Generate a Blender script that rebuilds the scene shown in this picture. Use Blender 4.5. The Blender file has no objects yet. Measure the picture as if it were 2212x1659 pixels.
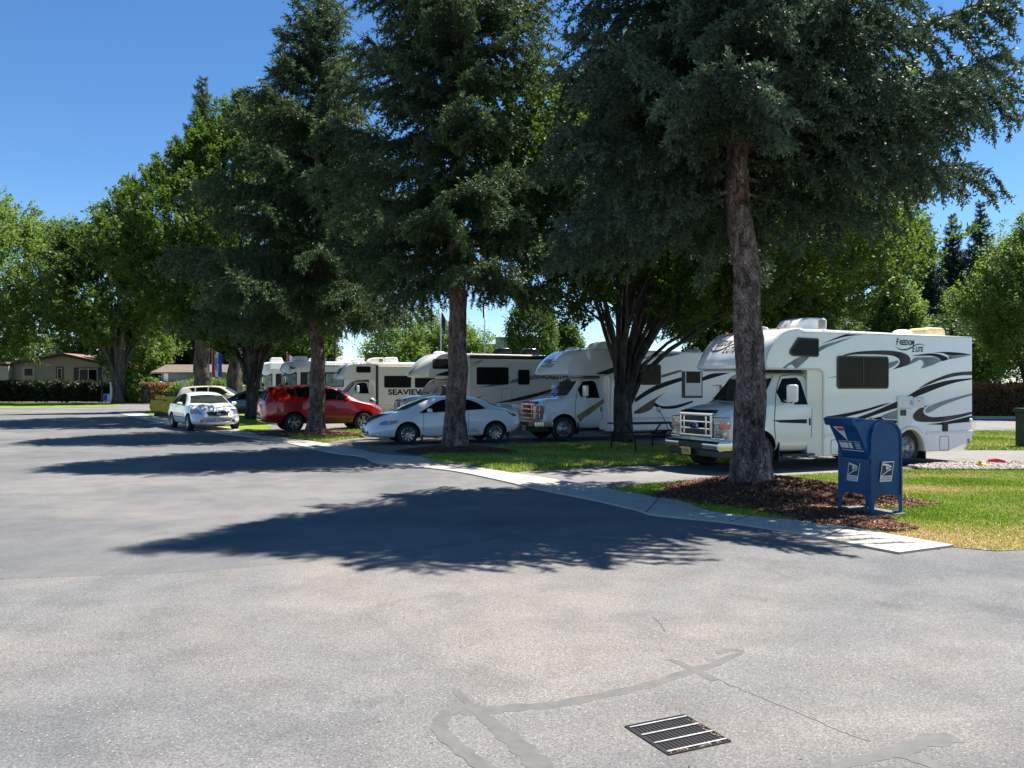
import bpy, bmesh, math, random
import numpy as np
from mathutils import Vector, Matrix
from mathutils.bvhtree import BVHTree
from mathutils.geometry import delaunay_2d_cdt, tessellate_polygon

scene = bpy.context.scene
COL = scene.collection
R = math.radians
F, HZ, CH = 828.0, 386.0, 1.75          # focal length in px, horizon row, camera height

def G(X, Y, z=0.0):
    """ground point seen at (X, Y) of the 2212-px-wide reference view"""
    px, py = X*0.46293, Y*0.46293
    d = F*CH/(py-HZ)
    return ((px-512)/F*d, d, z)
def A(X, d, z=0.0):
    return ((X*0.46293-512)/F*d, d, z)
def ZH(Y, d):
    return CH+(HZ-Y*0.46293)/F*d

# ---------------------------------------------------------------- materials
MATS = {}
def _new(name):
    m = bpy.data.materials.new(name); m.use_nodes = True
    nt = m.node_tree; b = nt.nodes['Principled BSDF']
    MATS[name] = m
    return m, nt, b
def N(nt, t, **kw):
    n = nt.nodes.new(t)
    for k, v in kw.items():
        if k.startswith('i_'): n.inputs[k[2:].replace('_', ' ')].default_value = v
        else: setattr(n, k, v)
    return n
def L(nt, a, b): nt.links.new(a, b)
def ramp(nt, fac, stops):
    r = nt.nodes.new('ShaderNodeValToRGB')
    e = r.color_ramp.elements
    while len(e) < len(stops): e.new(0.5)
    for i, (p, c) in enumerate(stops):
        e[i].position = p; e[i].color = (*c, 1) if len(c) == 3 else c
    L(nt, fac, r.inputs[0]); return r.outputs[0]
def noise(nt, scale, detail=3, rough=.5, vec=None, dist=0):
    n = N(nt, 'ShaderNodeTexNoise'); n.inputs['Scale'].default_value = scale
    n.inputs['Detail'].default_value = detail; n.inputs['Roughness'].default_value = rough
    n.inputs['Distortion'].default_value = dist
    if vec is None:
        vec = objc(nt)
    L(nt, vec, n.inputs['Vector']); return n.outputs['Fac']
def objc(nt):
    for n in nt.nodes:
        if n.bl_idname == 'ShaderNodeTexCoord': return n.outputs['Object']
    return nt.nodes.new('ShaderNodeTexCoord').outputs['Object']
def mixc(nt, fac, a, b, mode='MIX'):
    m = nt.nodes.new('ShaderNodeMix'); m.data_type = 'RGBA'; m.blend_type = mode
    for sock, v in ((m.inputs[0], fac), (m.inputs[6], a), (m.inputs[7], b)):
        if isinstance(v, (int, float)): sock.default_value = v
        elif isinstance(v, tuple): sock.default_value = (*v, 1) if len(v) == 3 else v
        else: L(nt, v, sock)
    return m.outputs[2]
def bump(nt, b, h, strength=.3, dist=.02):
    n = N(nt, 'ShaderNodeBump'); n.inputs['Strength'].default_value = strength
    n.inputs['Distance'].default_value = dist
    L(nt, h, n.inputs['Height']); L(nt, n.outputs[0], b.inputs['Normal'])
def simple(name, col, rough=.5, metal=0, var=.08, scale=6, bmp=0, coat=0, spec=None, bscale=None):
    """slightly uneven surface of one colour"""
    m, nt, b = _new(name)
    f = noise(nt, scale, 4, .6)
    dark = tuple(max(0, c*(1-var*2)) for c in col); lite = tuple(min(1, c*(1+var)) for c in col)
    L(nt, ramp(nt, f, [(.3, dark), (.7, lite)]), b.inputs['Base Color'])
    b.inputs['Roughness'].default_value = rough; b.inputs['Metallic'].default_value = metal
    if coat: b.inputs['Coat Weight'].default_value = coat; b.inputs['Coat Roughness'].default_value = .04
    if spec is not None: b.inputs['Specular IOR Level'].default_value = spec
    if bmp: bump(nt, b, noise(nt, bscale or scale*8, 3), bmp, .01)
    return m
def M(name): return MATS[name]

def foliage_mat(name, c1, c2, trans, gloss=.35, tcol=None, weight=.3):
    m, nt, b = _new(name)
    at = N(nt, 'ShaderNodeAttribute', attribute_name='var')
    n = noise(nt, .9, 2)
    mx = N(nt, 'ShaderNodeMath', operation='ADD'); L(nt, at.outputs['Fac'], mx.inputs[0]); L(nt, n, mx.inputs[1])
    md = N(nt, 'ShaderNodeMath', operation='MULTIPLY'); L(nt, mx.outputs[0], md.inputs[0]); md.inputs[1].default_value = .5
    col = ramp(nt, md.outputs[0], [(.25, c1), (.75, c2)])
    L(nt, col, b.inputs['Base Color']); b.inputs['Roughness'].default_value = .55
    b.inputs['Specular IOR Level'].default_value = gloss
    t = N(nt, 'ShaderNodeBsdfTranslucent')
    L(nt, mixc(nt, .85, col, trans), t.inputs['Color'])
    ms = N(nt, 'ShaderNodeMixShader'); ms.inputs[0].default_value = weight
    L(nt, b.outputs[0], ms.inputs[1]); L(nt, t.outputs[0], ms.inputs[2])
    out = nt.nodes['Material Output']; L(nt, ms.outputs[0], out.inputs['Surface'])
    return m

# ---------------------------------------------------------------- objects
def link(o, parent=None, label=None, cat=None, group=None, kind=None):
    if o.name not in COL.objects: COL.objects.link(o)
    if parent is not None: o.parent = parent
    return tag(o, label, cat, group, kind)
def tag(o, label=None, cat=None, group=None, kind=None):
    if label: o['label'] = label
    if cat: o['category'] = cat
    if group: o['group'] = group
    if kind: o['kind'] = kind
    return o
def thing(name, label, cat, loc=(0, 0, 0), rz=0, group=None, scale=1):
    o = bpy.data.objects.new(name, None); o.empty_display_size = .2
    o.location = loc; o.rotation_euler = (0, 0, rz); o.scale = (scale,)*3
    return link(o, None, label, cat, group)
def obj(name, me, mat=None, parent=None, smooth=False, **kw):
    o = bpy.data.objects.new(name, me)
    if mat is not None:
        for m in (mat if isinstance(mat, (list, tuple)) else [mat]): me.materials.append(m)
    if smooth:
        me.polygons.foreach_set('use_smooth', [True]*len(me.polygons))
    return link(o, parent, **kw)
def copy_tree(o, parent=None):
    c = o.copy(); COL.objects.link(c); c.parent = parent
    for ch in list(o.children): copy_tree(ch, c)
    return c
def np_mesh(name, V, Fc, var=None):
    """V (n,3), Fc (m,k) int: one mesh from arrays"""
    V = np.ascontiguousarray(V, dtype=np.float32); Fc = np.ascontiguousarray(Fc, dtype=np.int32)
    m, k = Fc.shape
    me = bpy.data.meshes.new(name)
    me.vertices.add(len(V)); me.vertices.foreach_set('co', V.ravel())
    me.loops.add(m*k); me.loops.foreach_set('vertex_index', Fc.ravel())
    me.polygons.add(m); me.polygons.foreach_set('loop_start', np.arange(0, m*k, k, dtype=np.int32))
    if var is not None:
        a = me.attributes.new('var', 'FLOAT', 'POINT'); a.data.foreach_set('value', var.astype(np.float32))
    me.update(calc_edges=True)
    return me

class MB:
    """collects shapes and builds ONE mesh"""
    def __init__(s): s.v = []; s.f = []; s.m = []
    def add(s, V, Fs, mi=0):
        o = len(s.v); s.v += [tuple(p) for p in V]; s.f += [tuple(i+o for i in f) for f in Fs]; s.m += [mi]*len(Fs); return s
    def box(s, x0, x1, y0, y1, z0, z1, mi=0, T=None):
        V = [(x, y, z) for x in (x0, x1) for y in (y0, y1) for z in (z0, z1)]
        if T is not None: V = [tuple(T @ Vector(p)) for p in V]
        return s.add(V, [(0, 1, 3, 2), (4, 6, 7, 5), (0, 4, 5, 1), (2, 3, 7, 6), (0, 2, 6, 4), (1, 5, 7, 3)], mi)
    def prism(s, poly, a0, a1, axis='y', mi=0):
        """poly of 2-D points (the two other axes), extruded along axis"""
        n = len(poly)
        def P(p, a):
            return {'y': (p[0], a, p[1]), 'x': (a, p[0], p[1]), 'z': (p[0], p[1], a)}[axis]
        V = [P(p, a0) for p in poly]+[P(p, a1) for p in poly]
        Fs = [tuple(range(n)), tuple(range(2*n-1, n-1, -1))]+[(i, (i+1) % n+0, (i+1) % n+n, i+n) for i in range(n)]
        return s.add(V, Fs, mi)
    def tube(s, pts, rad, n=8, mi=0, cap=True):
        pts = [Vector(p) for p in pts]; k = len(pts)
        if not isinstance(rad, (list, tuple)): rad = [rad]*k
        V = []; up = None
        for i, p in enumerate(pts):
            d = (pts[min(i+1, k-1)]-pts[max(i-1, 0)]).normalized()
            if up is None:
                up = Vector((0, 0, 1)) if abs(d.z) < .9 else Vector((1, 0, 0))
            u = d.cross(up).normalized(); w = u.cross(d).normalized(); up = w
            for j in range(n):
                t = 2*math.pi*j/n; V.append(p+(u*math.cos(t)+w*math.sin(t))*rad[i])
        Fs = [(i*n+j, i*n+(j+1) % n, (i+1)*n+(j+1) % n, (i+1)*n+j) for i in range(k-1) for j in range(n)]
        if cap: Fs += [tuple(range(n-1, -1, -1)), tuple(range((k-1)*n, k*n))]
        return s.add(V, Fs, mi)
    def lathe(s, prof, n=24, c=(0, 0, 0), axis='z', mi=0, cap=True):
        V = []
        for r, h in prof:
            for j in range(n):
                t = 2*math.pi*j/n; a, b = r*math.cos(t), r*math.sin(t)
                V.append({'z': (c[0]+a, c[1]+b, c[2]+h), 'y': (c[0]+a, c[1]+h, c[2]+b), 'x': (c[0]+h, c[1]+a, c[2]+b)}[axis])
        k = len(prof)
        Fs = [(i*n+j, i*n+(j+1) % n, (i+1)*n+(j+1) % n, (i+1)*n+j) for i in range(k-1) for j in range(n)]
        if cap: Fs += [tuple(range(n-1, -1, -1)), tuple(range((k-1)*n, k*n))]
        return s.add(V, Fs, mi)
    def mesh(s, name='m', fix=True):
        me = bpy.data.meshes.new(name); me.from_pydata(s.v, [], s.f)
        if len(set(s.m)) > 1: me.polygons.foreach_set('material_index', s.m)
        if fix:
            bm = bmesh.new(); bm.from_mesh(me); bmesh.ops.recalc_face_normals(bm, faces=bm.faces); bm.to_mesh(me); bm.free()
        me.update(); return me
    def build(s, name, mat, parent=None, smooth=False, bevel=0, seg=2, **kw):
        me = s.mesh(name); o = obj(name, me, mat, parent, smooth, **kw)
        if bevel:
            md = o.modifiers.new('bevel', 'BEVEL'); md.width = bevel; md.segments = seg; md.limit_method = 'ANGLE'; md.angle_limit = R(40)
            md.harden_normals = False
            me.polygons.foreach_set('use_smooth', [True]*len(me.polygons))
            w = o.modifiers.new('wn', 'WEIGHTED_NORMAL')
        return o

def spline(pts, n=6, closed=True, sharp=62):
    """smooth 2-D outline, keeping sharp corners"""
    P = [Vector(p) for p in pts]; k = len(P)
    def corner(i):
        a = P[i]-P[i-1]; b = P[(i+1) % k]-P[i]
        if a.length < 1e-9 or b.length < 1e-9: return True
        return math.degrees(a.angle(b)) > sharp
    C = [i for i in range(k) if corner(i)] if closed else [0, k-1]
    out = []
    def cr(p0, p1, p2, p3, t):
        return .5*((2*p1)+(p2-p0)*t+(2*p0-5*p1+4*p2-p3)*t*t+(3*p1-p0-3*p2+p3)*t**3)
    rng_ = range(k) if closed else range(k-1)
    for i in rng_:
        i0, i1, i2, i3 = (i-1) % k, i, (i+1) % k, (i+2) % k
        p1, p2 = P[i1], P[i2]
        p0 = P[i0] if i1 not in C else p1; p3 = P[i3] if i2 not in C else p2
        for j in range(n): out.append(tuple(cr(p0, p1, p2, p3, j/n)))
    if not closed: out.append(tuple(P[-1]))
    return out
def rrect(x0, z0, x1, z1, r, n=4):
    if x0 > x1: x0, x1 = x1, x0
    if z0 > z1: z0, z1 = z1, z0
    out = []
    for cx, cz, a in ((x1-r, z1-r, 0), (x0+r, z1-r, 90), (x0+r, z0+r, 180), (x1-r, z0+r, 270)):
        for i in range(n+1):
            t = R(a+90*i/n); out.append((cx+r*math.cos(t), cz+r*math.sin(t)))
    return out
def strip(pts, w, closed=False):
    """outline of a band of width w along pts (2-D); w may be a list"""
    P = [Vector(p) for p in pts]; k = len(P); Lf, Rt = [], []
    W = w if isinstance(w, (list, tuple)) else [w]*k
    for i, p in enumerate(P):
        d = (P[(i+1) % k]-P[i-1]) if closed else P[min(i+1, k-1)]-P[max(i-1, 0)]
        d.normalize(); nn = Vector((-d.y, d.x))*W[i]/2
        Lf.append(tuple(p+nn)); Rt.append(tuple(p-nn))
    return Lf, Rt

def tri2d(loops, grid=0):
    """triangulate loops (outer, holes) of 2-D points with optional interior grid"""
    vs, es = [], []
    for lp in loops:
        o = len(vs); vs += [Vector(p) for p in lp]; n = len(lp); es += [(o+i, o+(i+1) % n) for i in range(n)]
    if grid:
        xs = [v.x for v in vs]; ys = [v.y for v in vs]
        nx = int((max(xs)-min(xs))/grid); ny = int((max(ys)-min(ys))/grid)
        for i in range(1, nx+1):
            for j in range(1, ny+1):
                vs.append(Vector((min(xs)+i*(max(xs)-min(xs))/(nx+1)+1e-4, min(ys)+j*(max(ys)-min(ys))/(ny+1)+1e-4)))
    v, e, f, ov, oe, of = delaunay_2d_cdt(vs, es, [], 1 if len(loops) == 1 else 2, 1e-6)
    if len(loops) > 1:
        # drop triangles inside holes
        def inside(p, lp):
            c = False; n = len(lp)
            for i in range(n):
                a, b = lp[i], lp[i-1]
                if (a[1] > p[1]) != (b[1] > p[1]) and p[0] < (b[0]-a[0])*(p[1]-a[1])/(b[1]-a[1])+a[0]: c = not c
            return c
        v, e, f, ov, oe, of = delaunay_2d_cdt(vs, es, [], 0, 1e-6)
        g = []
        for t in f:
            c = (sum(v[i][0] for i in t)/3, sum(v[i][1] for i in t)/3)
            if inside(c, loops[0]) and not any(inside(c, h) for h in loops[1:]): g.append(t)
        f = g
    else:
        f = [t for t in f]
    return v, f
def project(bvh, loops, side, off=.004, grid=.12, far=6.0):
    """lay 2-D outlines on a body: side L/R = (x,z) onto +y/-y, F/B = (y,z) onto +x/-x, T = (x,y) from above"""
    if not isinstance(loops[0][0], (tuple, list)): loops = [loops]
    v, f = tri2d(loops, grid)
    V = []; ok = []
    D = {'L': Vector((0, -1, 0)), 'R': Vector((0, 1, 0)), 'F': Vector((-1, 0, 0)), 'B': Vector((1, 0, 0)), 'T': Vector((0, 0, -1))}[side]
    for p in v:
        if side in 'LR': o = Vector((p[0], -D.y*far, p[1]))
        elif side in 'FB': o = Vector((-D.x*far*2, p[0], p[1]))
        else: o = Vector((p[0], p[1], far))
        h, n, i, d = bvh.ray_cast(o, D)
        if h is None:
            V.append((0, 0, 0)); ok.append(False)
        else:
            if n.dot(D) > 0: n = -n
            n = (n-D*.6).normalized()
            V.append(tuple(h+n*off)); ok.append(True)
    f = [t for t in f if all(ok[i] for i in t)]
    mb = MB(); 
    used = sorted({i for t in f for i in t}); mp = {a: b for b, a in enumerate(used)}
    mb.add([V[i] for i in used], [tuple(mp[i] for i in t) for t in f]); return mb
def orient(me, c):
    """turn faces so that they look away from c"""
    bm = bmesh.new(); bm.from_mesh(me)
    fl = [f for f in bm.faces if (f.calc_center_median()-Vector(c)).dot(f.normal) < 0]
    bmesh.ops.reverse_faces(bm, faces=fl); bm.to_mesh(me); bm.free()
def patch(name, bvh, loops, side, mat, parent, off=.004, grid=.12, smooth=True, **kw):
    mb = project(bvh, loops, side, off, grid)
    me = mb.mesh(name, fix=False)
    D = {'L': (0, 1, 0), 'R': (0, -1, 0), 'F': (1, 0, 0), 'B': (-1, 0, 0), 'T': (0, 0, 1)}[side]
    bm = bmesh.new(); bm.from_mesh(me); Dv = Vector(D)
    bmesh.ops.reverse_faces(bm, faces=[f for f in bm.faces if f.normal.dot(Dv) < 0]); bm.to_mesh(me); bm.free()
    return obj(name, me, mat, parent, smooth, **kw)

def text_mesh(s, size=1, shear=0, sx=1, bold=0, spacing=1.0, extrude=0):
    cu = bpy.data.curves.new('t', 'FONT'); cu.body = s; cu.size = size; cu.shear = shear; cu.align_x = 'CENTER'; cu.align_y = 'CENTER'
    cu.offset = bold; cu.space_character = spacing; cu.resolution_u = 3; cu.extrude = extrude; cu.fill_mode = 'FRONT' if not extrude else 'BOTH'
    o = bpy.data.objects.new('t', cu); COL.objects.link(o)
    dg = bpy.context.evaluated_depsgraph_get()
    me = bpy.data.meshes.new_from_object(o.evaluated_get(dg)); 
    bpy.data.objects.remove(o); bpy.data.curves.remove(cu)
    for v in me.vertices: v.co.x *= sx
    return me
def lay_text(name, s, mat, parent, bvh, side, cx, cz, size, shear=0, sx=1, bold=0, rot=0, off=.006, flip=False, spacing=1.0, width=None):
    """text projected on a body; side L reads with +x to the LEFT of the viewer"""
    me = text_mesh(s, size, shear, sx, bold, spacing)
    D = {'L': Vector((0, -1, 0)), 'R': Vector((0, 1, 0)), 'F': Vector((-1, 0, 0)), 'B': Vector((1, 0, 0))}[side]
    if width:
        xs = [v.co.x for v in me.vertices]; k = width/(max(xs)-min(xs)); mid = (max(xs)+min(xs))/2
        for v in me.vertices: v.co.x = (v.co.x-mid)*k
    c, sn = math.cos(rot), math.sin(rot)
    for v in me.vertices:
        a, b = v.co.x*c-v.co.y*sn, v.co.x*sn+v.co.y*c
        if side == 'L': o = Vector((cx-a, 6, cz+b))
        elif side == 'R': o = Vector((cx+a, -6, cz+b))
        elif side == 'F': o = Vector((12, cx+a, cz+b))
        else: o = Vector((-12, cx-a, cz+b))
        h, n, i, d = bvh.ray_cast(o, D)
        if h is None: h = o+D*5; n = -D
        v.co = h-D*off
    bm = bmesh.new(); bm.from_mesh(me)
    bmesh.ops.reverse_faces(bm, faces=[f for f in bm.faces if f.normal.dot(D) > 0]); bm.to_mesh(me); bm.free()
    return obj(name, me, mat, parent)
def bvh_of(o):
    dg = bpy.context.evaluated_depsgraph_get(); e = o.evaluated_get(dg); me = e.to_mesh()
    b = BVHTree.FromPolygons([v.co.copy() for v in me.vertices], [tuple(p.vertices) for p in me.polygons]); e.to_mesh_clear()
    return b
def mesh_bvh(me):
    return BVHTree.FromPolygons([v.co.copy() for v in me.vertices], [tuple(p.vertices) for p in me.polygons])
def apply_mods(o):
    dg = bpy.context.evaluated_depsgraph_get()
    me = bpy.data.meshes.new_from_object(o.evaluated_get(dg)); o.modifiers.clear(); old = o.data; o.data = me
    return o
# ---------------------------------------------------------------- camera, light, sky
cam = bpy.data.objects.new('camera', bpy.data.cameras.new('camera')); COL.objects.link(cam)
cam.data.sensor_width = 36; cam.data.lens = 36*F/1024; cam.data.clip_end = 2000
cam.location = (0, 0, CH); cam.rotation_euler = (R(90)+math.atan(2/F), 0, 0)
scene.camera = cam
SUN_AZ, SUN_EL = R(60.5), R(61.5)         # azimuth clockwise from +Y
w = bpy.data.worlds.new('World'); scene.world = w; w.use_nodes = True
nt = w.node_tree; bg = nt.nodes['Background']
sky = nt.nodes.new('ShaderNodeTexSky'); sky.sky_type = 'NISHITA'; sky.sun_disc = False
sky.sun_elevation = SUN_EL; sky.sun_rotation = SUN_AZ; sky.air_density = .8; sky.dust_density = .0; sky.ozone_density = 3.0
sky.altitude = 0
hsv = N(nt, 'ShaderNodeHueSaturation'); hsv.inputs['Saturation'].default_value = 1.2; L(nt, sky.outputs[0], hsv.inputs['Color']); L(nt, hsv.outputs[0], bg.inputs[0]); bg.inputs[1].default_value = .075
sl = bpy.data.lights.new('sun', 'SUN'); sl.energy = 5.0; sl.angle = R(.55); sl.color = (1, .955, .88)
so = bpy.data.objects.new('sun', sl); COL.objects.link(so)
sd = Vector((math.sin(SUN_AZ)*math.cos(SUN_EL), math.cos(SUN_AZ)*math.cos(SUN_EL), math.sin(SUN_EL)))
so.rotation_euler = sd.to_track_quat('Z', 'Y').to_euler(); so.location = sd*60
scene.view_settings.view_transform = 'Standard'; scene.view_settings.look = 'None'
scene.view_settings.exposure = 1.25; scene.view_settings.gamma = 1
scene.cycles.max_bounces = 6; scene.cycles.diffuse_bounces = 3; scene.cycles.transmission_bounces = 4
scene.cycles.transparent_max_bounces = 8; scene.cycles.caustics_reflective = False; scene.cycles.caustics_refractive = False

# ---------------------------------------------------------------- ground materials
def mat_asphalt(name, base, tint=(1, 1, 1), speck=1.0, patches=True):
    m, nt, b = _new(name)
    v = objc(nt)
    big = noise(nt, .22, 4, .55, v, .6); mid = noise(nt, 1.7, 4, .6, v); fine = noise(nt, 85, 2, .6, v)
    vor = N(nt, 'ShaderNodeTexVoronoi'); vor.inputs['Scale'].default_value = 60; L(nt, v, vor.inputs['Vector'])
    c0 = tuple(base*t*.86 for t in tint); c1 = tuple(base*t*1.12 for t in tint)
    col = ramp(nt, big, [(.35, tuple(base*t for t in (.74, .77, .79))), (.60, c1)])
    col = mixc(nt, .6, col, ramp(nt, mid, [(.32, (.66, .67, .68)), (.6, (1, 1, 1))]), 'MULTIPLY')
    sm_ = noise(nt, .55, 6, .68, v, 1.2)
    col = mixc(nt, .7, col, ramp(nt, sm_, [(.30, (.70, .74, .76)), (.44, (1, 1, 1)), (.66, (1, 1, 1)), (.78, (1.08, 1.05, 1.02))]), 'MULTIPLY')
    col = mixc(nt, .8*speck, col, ramp(nt, fine, [(.3, (.5, .5, .5)), (.5, (.95, .95, .95)), (.68, (1.5, 1.45, 1.4))]), 'MULTIPLY')
    # pale stones in the binder
    sp = ramp(nt, vor.outputs['Color'], [(.80, (0, 0, 0)), (.86, (1, 1, 1))])
    edge = ramp(nt, vor.outputs['Distance'], [(.22, (1, 1, 1)), (.34, (0, 0, 0))])
    mk = mixc(nt, 1.0, sp, edge, 'MULTIPLY'); 
    col = mixc(nt, mk, col, tuple(min(1, base*2.1*t) for t in (1, .96, .9)))
    # rubbed tyre bands, faint and long
    sep = N(nt, 'ShaderNodeMapping'); sep.inputs['Scale'].default_value = (.09, .5, 1); sep.inputs['Rotation'].default_value = (0, 0, R(-24)); L(nt, v, sep.inputs[0])
    st = noise(nt, 1.0, 5, .6, sep.outputs[0])
    col = mixc(nt, .6, col, ramp(nt, st, [(.34, (.68, .72, .78)), (.6, (1, 1, 1))]), 'MULTIPLY')
    L(nt, col, b.inputs['Base Color']); b.inputs['Roughness'].default_value = .88
    b.inputs['Specular IOR Level'].default_value = .25
    bump(nt, b, fine, .35, .006)
    return m
mat_asphalt('asphalt', .178, (1.09, .98, .89))
mat_asphalt('asphalt_pad', .21, (1.09, .99, .90), .7)
m, nt, b = _new('crack_seal')
f = noise(nt, 9, 4, .6); 
L(nt, ramp(nt, f, [(.3, (.092, .089, .084)), (.75, (.135, .13, .122))]), b.inputs['Base Color']); b.inputs['Roughness'].default_value = .8
bump(nt, b, noise(nt, 70, 2), .2, .004)
simple('crack', (.055, .052, .05), .9, 0, .3, 20)
m, nt, b = _new('concrete')
f1 = noise(nt, .8, 5, .65); f2 = noise(nt, 40, 3, .6)
c = ramp(nt, f1, [(.3, (.38, .345, .29)), (.7, (.52, .475, .40))])
c = mixc(nt, .5, c, ramp(nt, f2, [(.35, (.75, .75, .75)), (.6, (1, 1, 1))]), 'MULTIPLY')
L(nt, c, b.inputs['Base Color']); b.inputs['Roughness'].default_value = .85; bump(nt, b, f2, .2, .004)
def mat_lawn(name):
    m, nt, b = _new(name)
    at = N(nt, 'ShaderNodeAttribute', attribute_name='dry')
    f1 = noise(nt, .7, 5, .65); f2 = noise(nt, 14, 4, .7); f3 = noise(nt, 55, 3, .7)
    green = ramp(nt, f1, [(.3, (.13, .19, .025)), (.55, (.20, .27, .035)), (.8, (.27, .32, .05))])
    tan = ramp(nt, f2, [(.3, (.34, .22, .11)), (.7, (.58, .42, .23))])
    fac = N(nt, 'ShaderNodeMath', operation='ADD'); L(nt, at.outputs['Fac'], fac.inputs[0]); L(nt, f2, fac.inputs[1])
    k = ramp(nt, fac.outputs[0], [(.74, (0, 0, 0)), (1.0, (1, 1, 1))])
    c = mixc(nt, k, green, tan)
    c = mixc(nt, .7, c, ramp(nt, f3, [(.3, (.45, .45, .45)), (.65, (1.15, 1.15, 1.15))]), 'MULTIPLY')
    L(nt, c, b.inputs['Base Color']); b.inputs['Roughness'].default_value = .95; b.inputs['Specular IOR Level'].default_value = .1
    bump(nt, b, f3, .6, .03)
    return m
mat_lawn('lawn')
m, nt, b = _new('grass_blade')
at = N(nt, 'ShaderNodeAttribute', attribute_name='var')
c = ramp(nt, at.outputs['Fac'], [(.0, (.13, .22, .02)), (.35, (.24, .37, .035)), (.6, (.34, .44, .06)), (.78, (.55, .43, .20)), (1, (.68, .52, .30))])
L(nt, c, b.inputs['Base Color']); b.inputs['Roughness'].default_value = .6; b.inputs['Specular IOR Level'].default_value = .25
t = N(nt, 'ShaderNodeBsdfTranslucent'); L(nt, c, t.inputs[0]); ms = N(nt, 'ShaderNodeMixShader'); ms.inputs[0].default_value = .35
L(nt, b.outputs[0], ms.inputs[1]); L(nt, t.outputs[0], ms.inputs[2]); L(nt, ms.outputs[0], nt.nodes['Material Output'].inputs[0])
m, nt, b = _new('mulch')
f1 = noise(nt, 26, 5, .75); 
L(nt, ramp(nt, f1, [(.3, (.022, .011, .006)), (.5, (.10, .042, .022)), (.72, (.25, .12, .065))]), b.inputs['Base Color'])
b.inputs['Roughness'].default_value = .95; bump(nt, b, f1, 1, .04)
m, nt, b = _new('mulch_chip')
at = N(nt, 'ShaderNodeAttribute', attribute_name='var')
L(nt, ramp(nt, at.outputs['Fac'], [(0, (.04, .016, .009)), (.5, (.16, .065, .032)), (.85, (.32, .15, .075)), (1, (.5, .3, .17))]), b.inputs['Base Color']); b.inputs['Roughness'].default_value = .9
m, nt, b = _new('gravel')
at = N(nt, 'ShaderNodeAttribute', attribute_name='var')
L(nt, ramp(nt, at.outputs['Fac'], [(0, (.12, .10, .085)), (.5, (.26, .225, .185)), (1, (.46, .41, .35))]), b.inputs['Base Color']); b.inputs['Roughness'].default_value = .85
simple('gravel_bed', (.24, .2, .16), .95, 0, .3, 30, .5)
simple('field', (.09, .12, .04), .95, 0, .25, .3)

def sheet(name, pts, z, mat, dry=None, grid=0, **kw):
    """flat area from a ground outline"""
    v, f = tri2d([[p[:2] for p in pts]], grid)
    me = bpy.data.meshes.new(name); me.from_pydata([(p[0], p[1], z) for p in v], [], [tuple(t) for t in f])
    bm = bmesh.new(); bm.from_mesh(me); bmesh.ops.reverse_faces(bm, faces=[q for q in bm.faces if q.normal.z < 0]); bm.to_mesh(me); bm.free()
    if dry is not None:
        a = me.attributes.new('dry', 'FLOAT', 'POINT'); a.data.foreach_set('value', [dry(x.co.x, x.co.y) for x in me.vertices])
    return obj(name, me, mat, kind='structure', **kw)
def GP(lst): return [G(x, y) for x, y in lst]

mat_asphalt('asphalt_old', .156, (1.04, .985, .94), .45)
S = 400
sheet('ground', [(-S, -60), (S, -60), (S, 600), (-S, 600)], -.03, M('field'))
sheet('road', [(-120, -30), (60, -30), (60, 9), (34, 60), (34, 120), (-70, 120), (-130, 88)], -.004, M('asphalt'), grid=6)

sheet('road_patch', GP([(-420, 1270), (0, 1249), (200, 1243), (380, 1236), (560, 1222), (760, 1203), (960, 1178), (1150, 1150), (1375, 1108), (1152, 1050), (885, 1004), (719, 975), (552, 942), (400, 920), (255, 890), (-420, 892)]), -.0028, M('asphalt_old'), grid=4)
# the flush concrete edge of the road, following its bends
edge_top = [(292, 889), (330, 899), (400, 912), (500, 926), (552, 938), (625, 948), (698, 958), (771, 971), (823, 982), (906, 988), (990, 1003), (1104, 1023), (1152, 1030), (1250, 1046),
            (1371, 1068), (1428, 1074), (1478, 1087), (1516, 1102), (1561, 1111), (1698, 1125), (1755, 1129), (1835, 1142), (2060, 1181)]
edge_bot = [(1942, 1197), (1775, 1165), (1687, 1148), (1561, 1129), (1447, 1118), (1402, 1112), (1371, 1102), (1270, 1079), (1152, 1056), (1070, 1037), (974, 1018), (885, 1009), (828, 1004), (805, 998),
            (781, 987), (719, 979), (615, 957), (552, 946), (480, 937), (400, 924), (333, 911), (292, 902), (255, 893)]
et = [G(x, y) for x, y in edge_top]; eb = [G(x, y) for x, y in edge_bot]
edge = [tuple(p)+(0,) for p in spline([p[:2] for p in et], 3, False)]+[tuple(p)+(0,) for p in spline([p[:2] for p in eb], 3, False)]
kerb = MB(); v, f = tri2d([[p[:2] for p in edge]])
kerb.add([(p[0], p[1], .022) for p in v], [tuple(t) for t in f])
n_ = len(edge); o_ = len(kerb.v)
kerb.add([(p[0], p[1], .022) for p in edge]+[(p[0], p[1], -.02) for p in edge], [(i, (i+1) % n_, (i+1) % n_+n_, i+n_) for i in range(n_)])
kerb.build('kerb_strip', M('concrete'), kind='structure')
# saw-cut joints across it
jt = MB()
for (a, b_) in (((1835, 1142), (1775, 1165)), ((1620, 1117), (1575, 1131)), ((1428, 1074), (1395, 1110)), ((1152, 1030), (1110, 1046)), ((990, 1003), (960, 1016)), ((823, 982), (800, 993)), ((698, 958), (672, 968))):
    p, q = Vector(G(*a)), Vector(G(*b_)); d = (q-p).normalized(); nn = Vector((-d.y, d.x, 0))*.008
    p += d*.03; q -= d*.03
    jt.add([p+nn+Vector((0, 0, .026)), p-nn+Vector((0, 0, .026)), q-nn+Vector((0, 0, .026)), q+nn+Vector((0, 0, .026))], [(0, 1, 2, 3)])
jt.build('kerb_joints', M('crack'), kind='structure')

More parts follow.
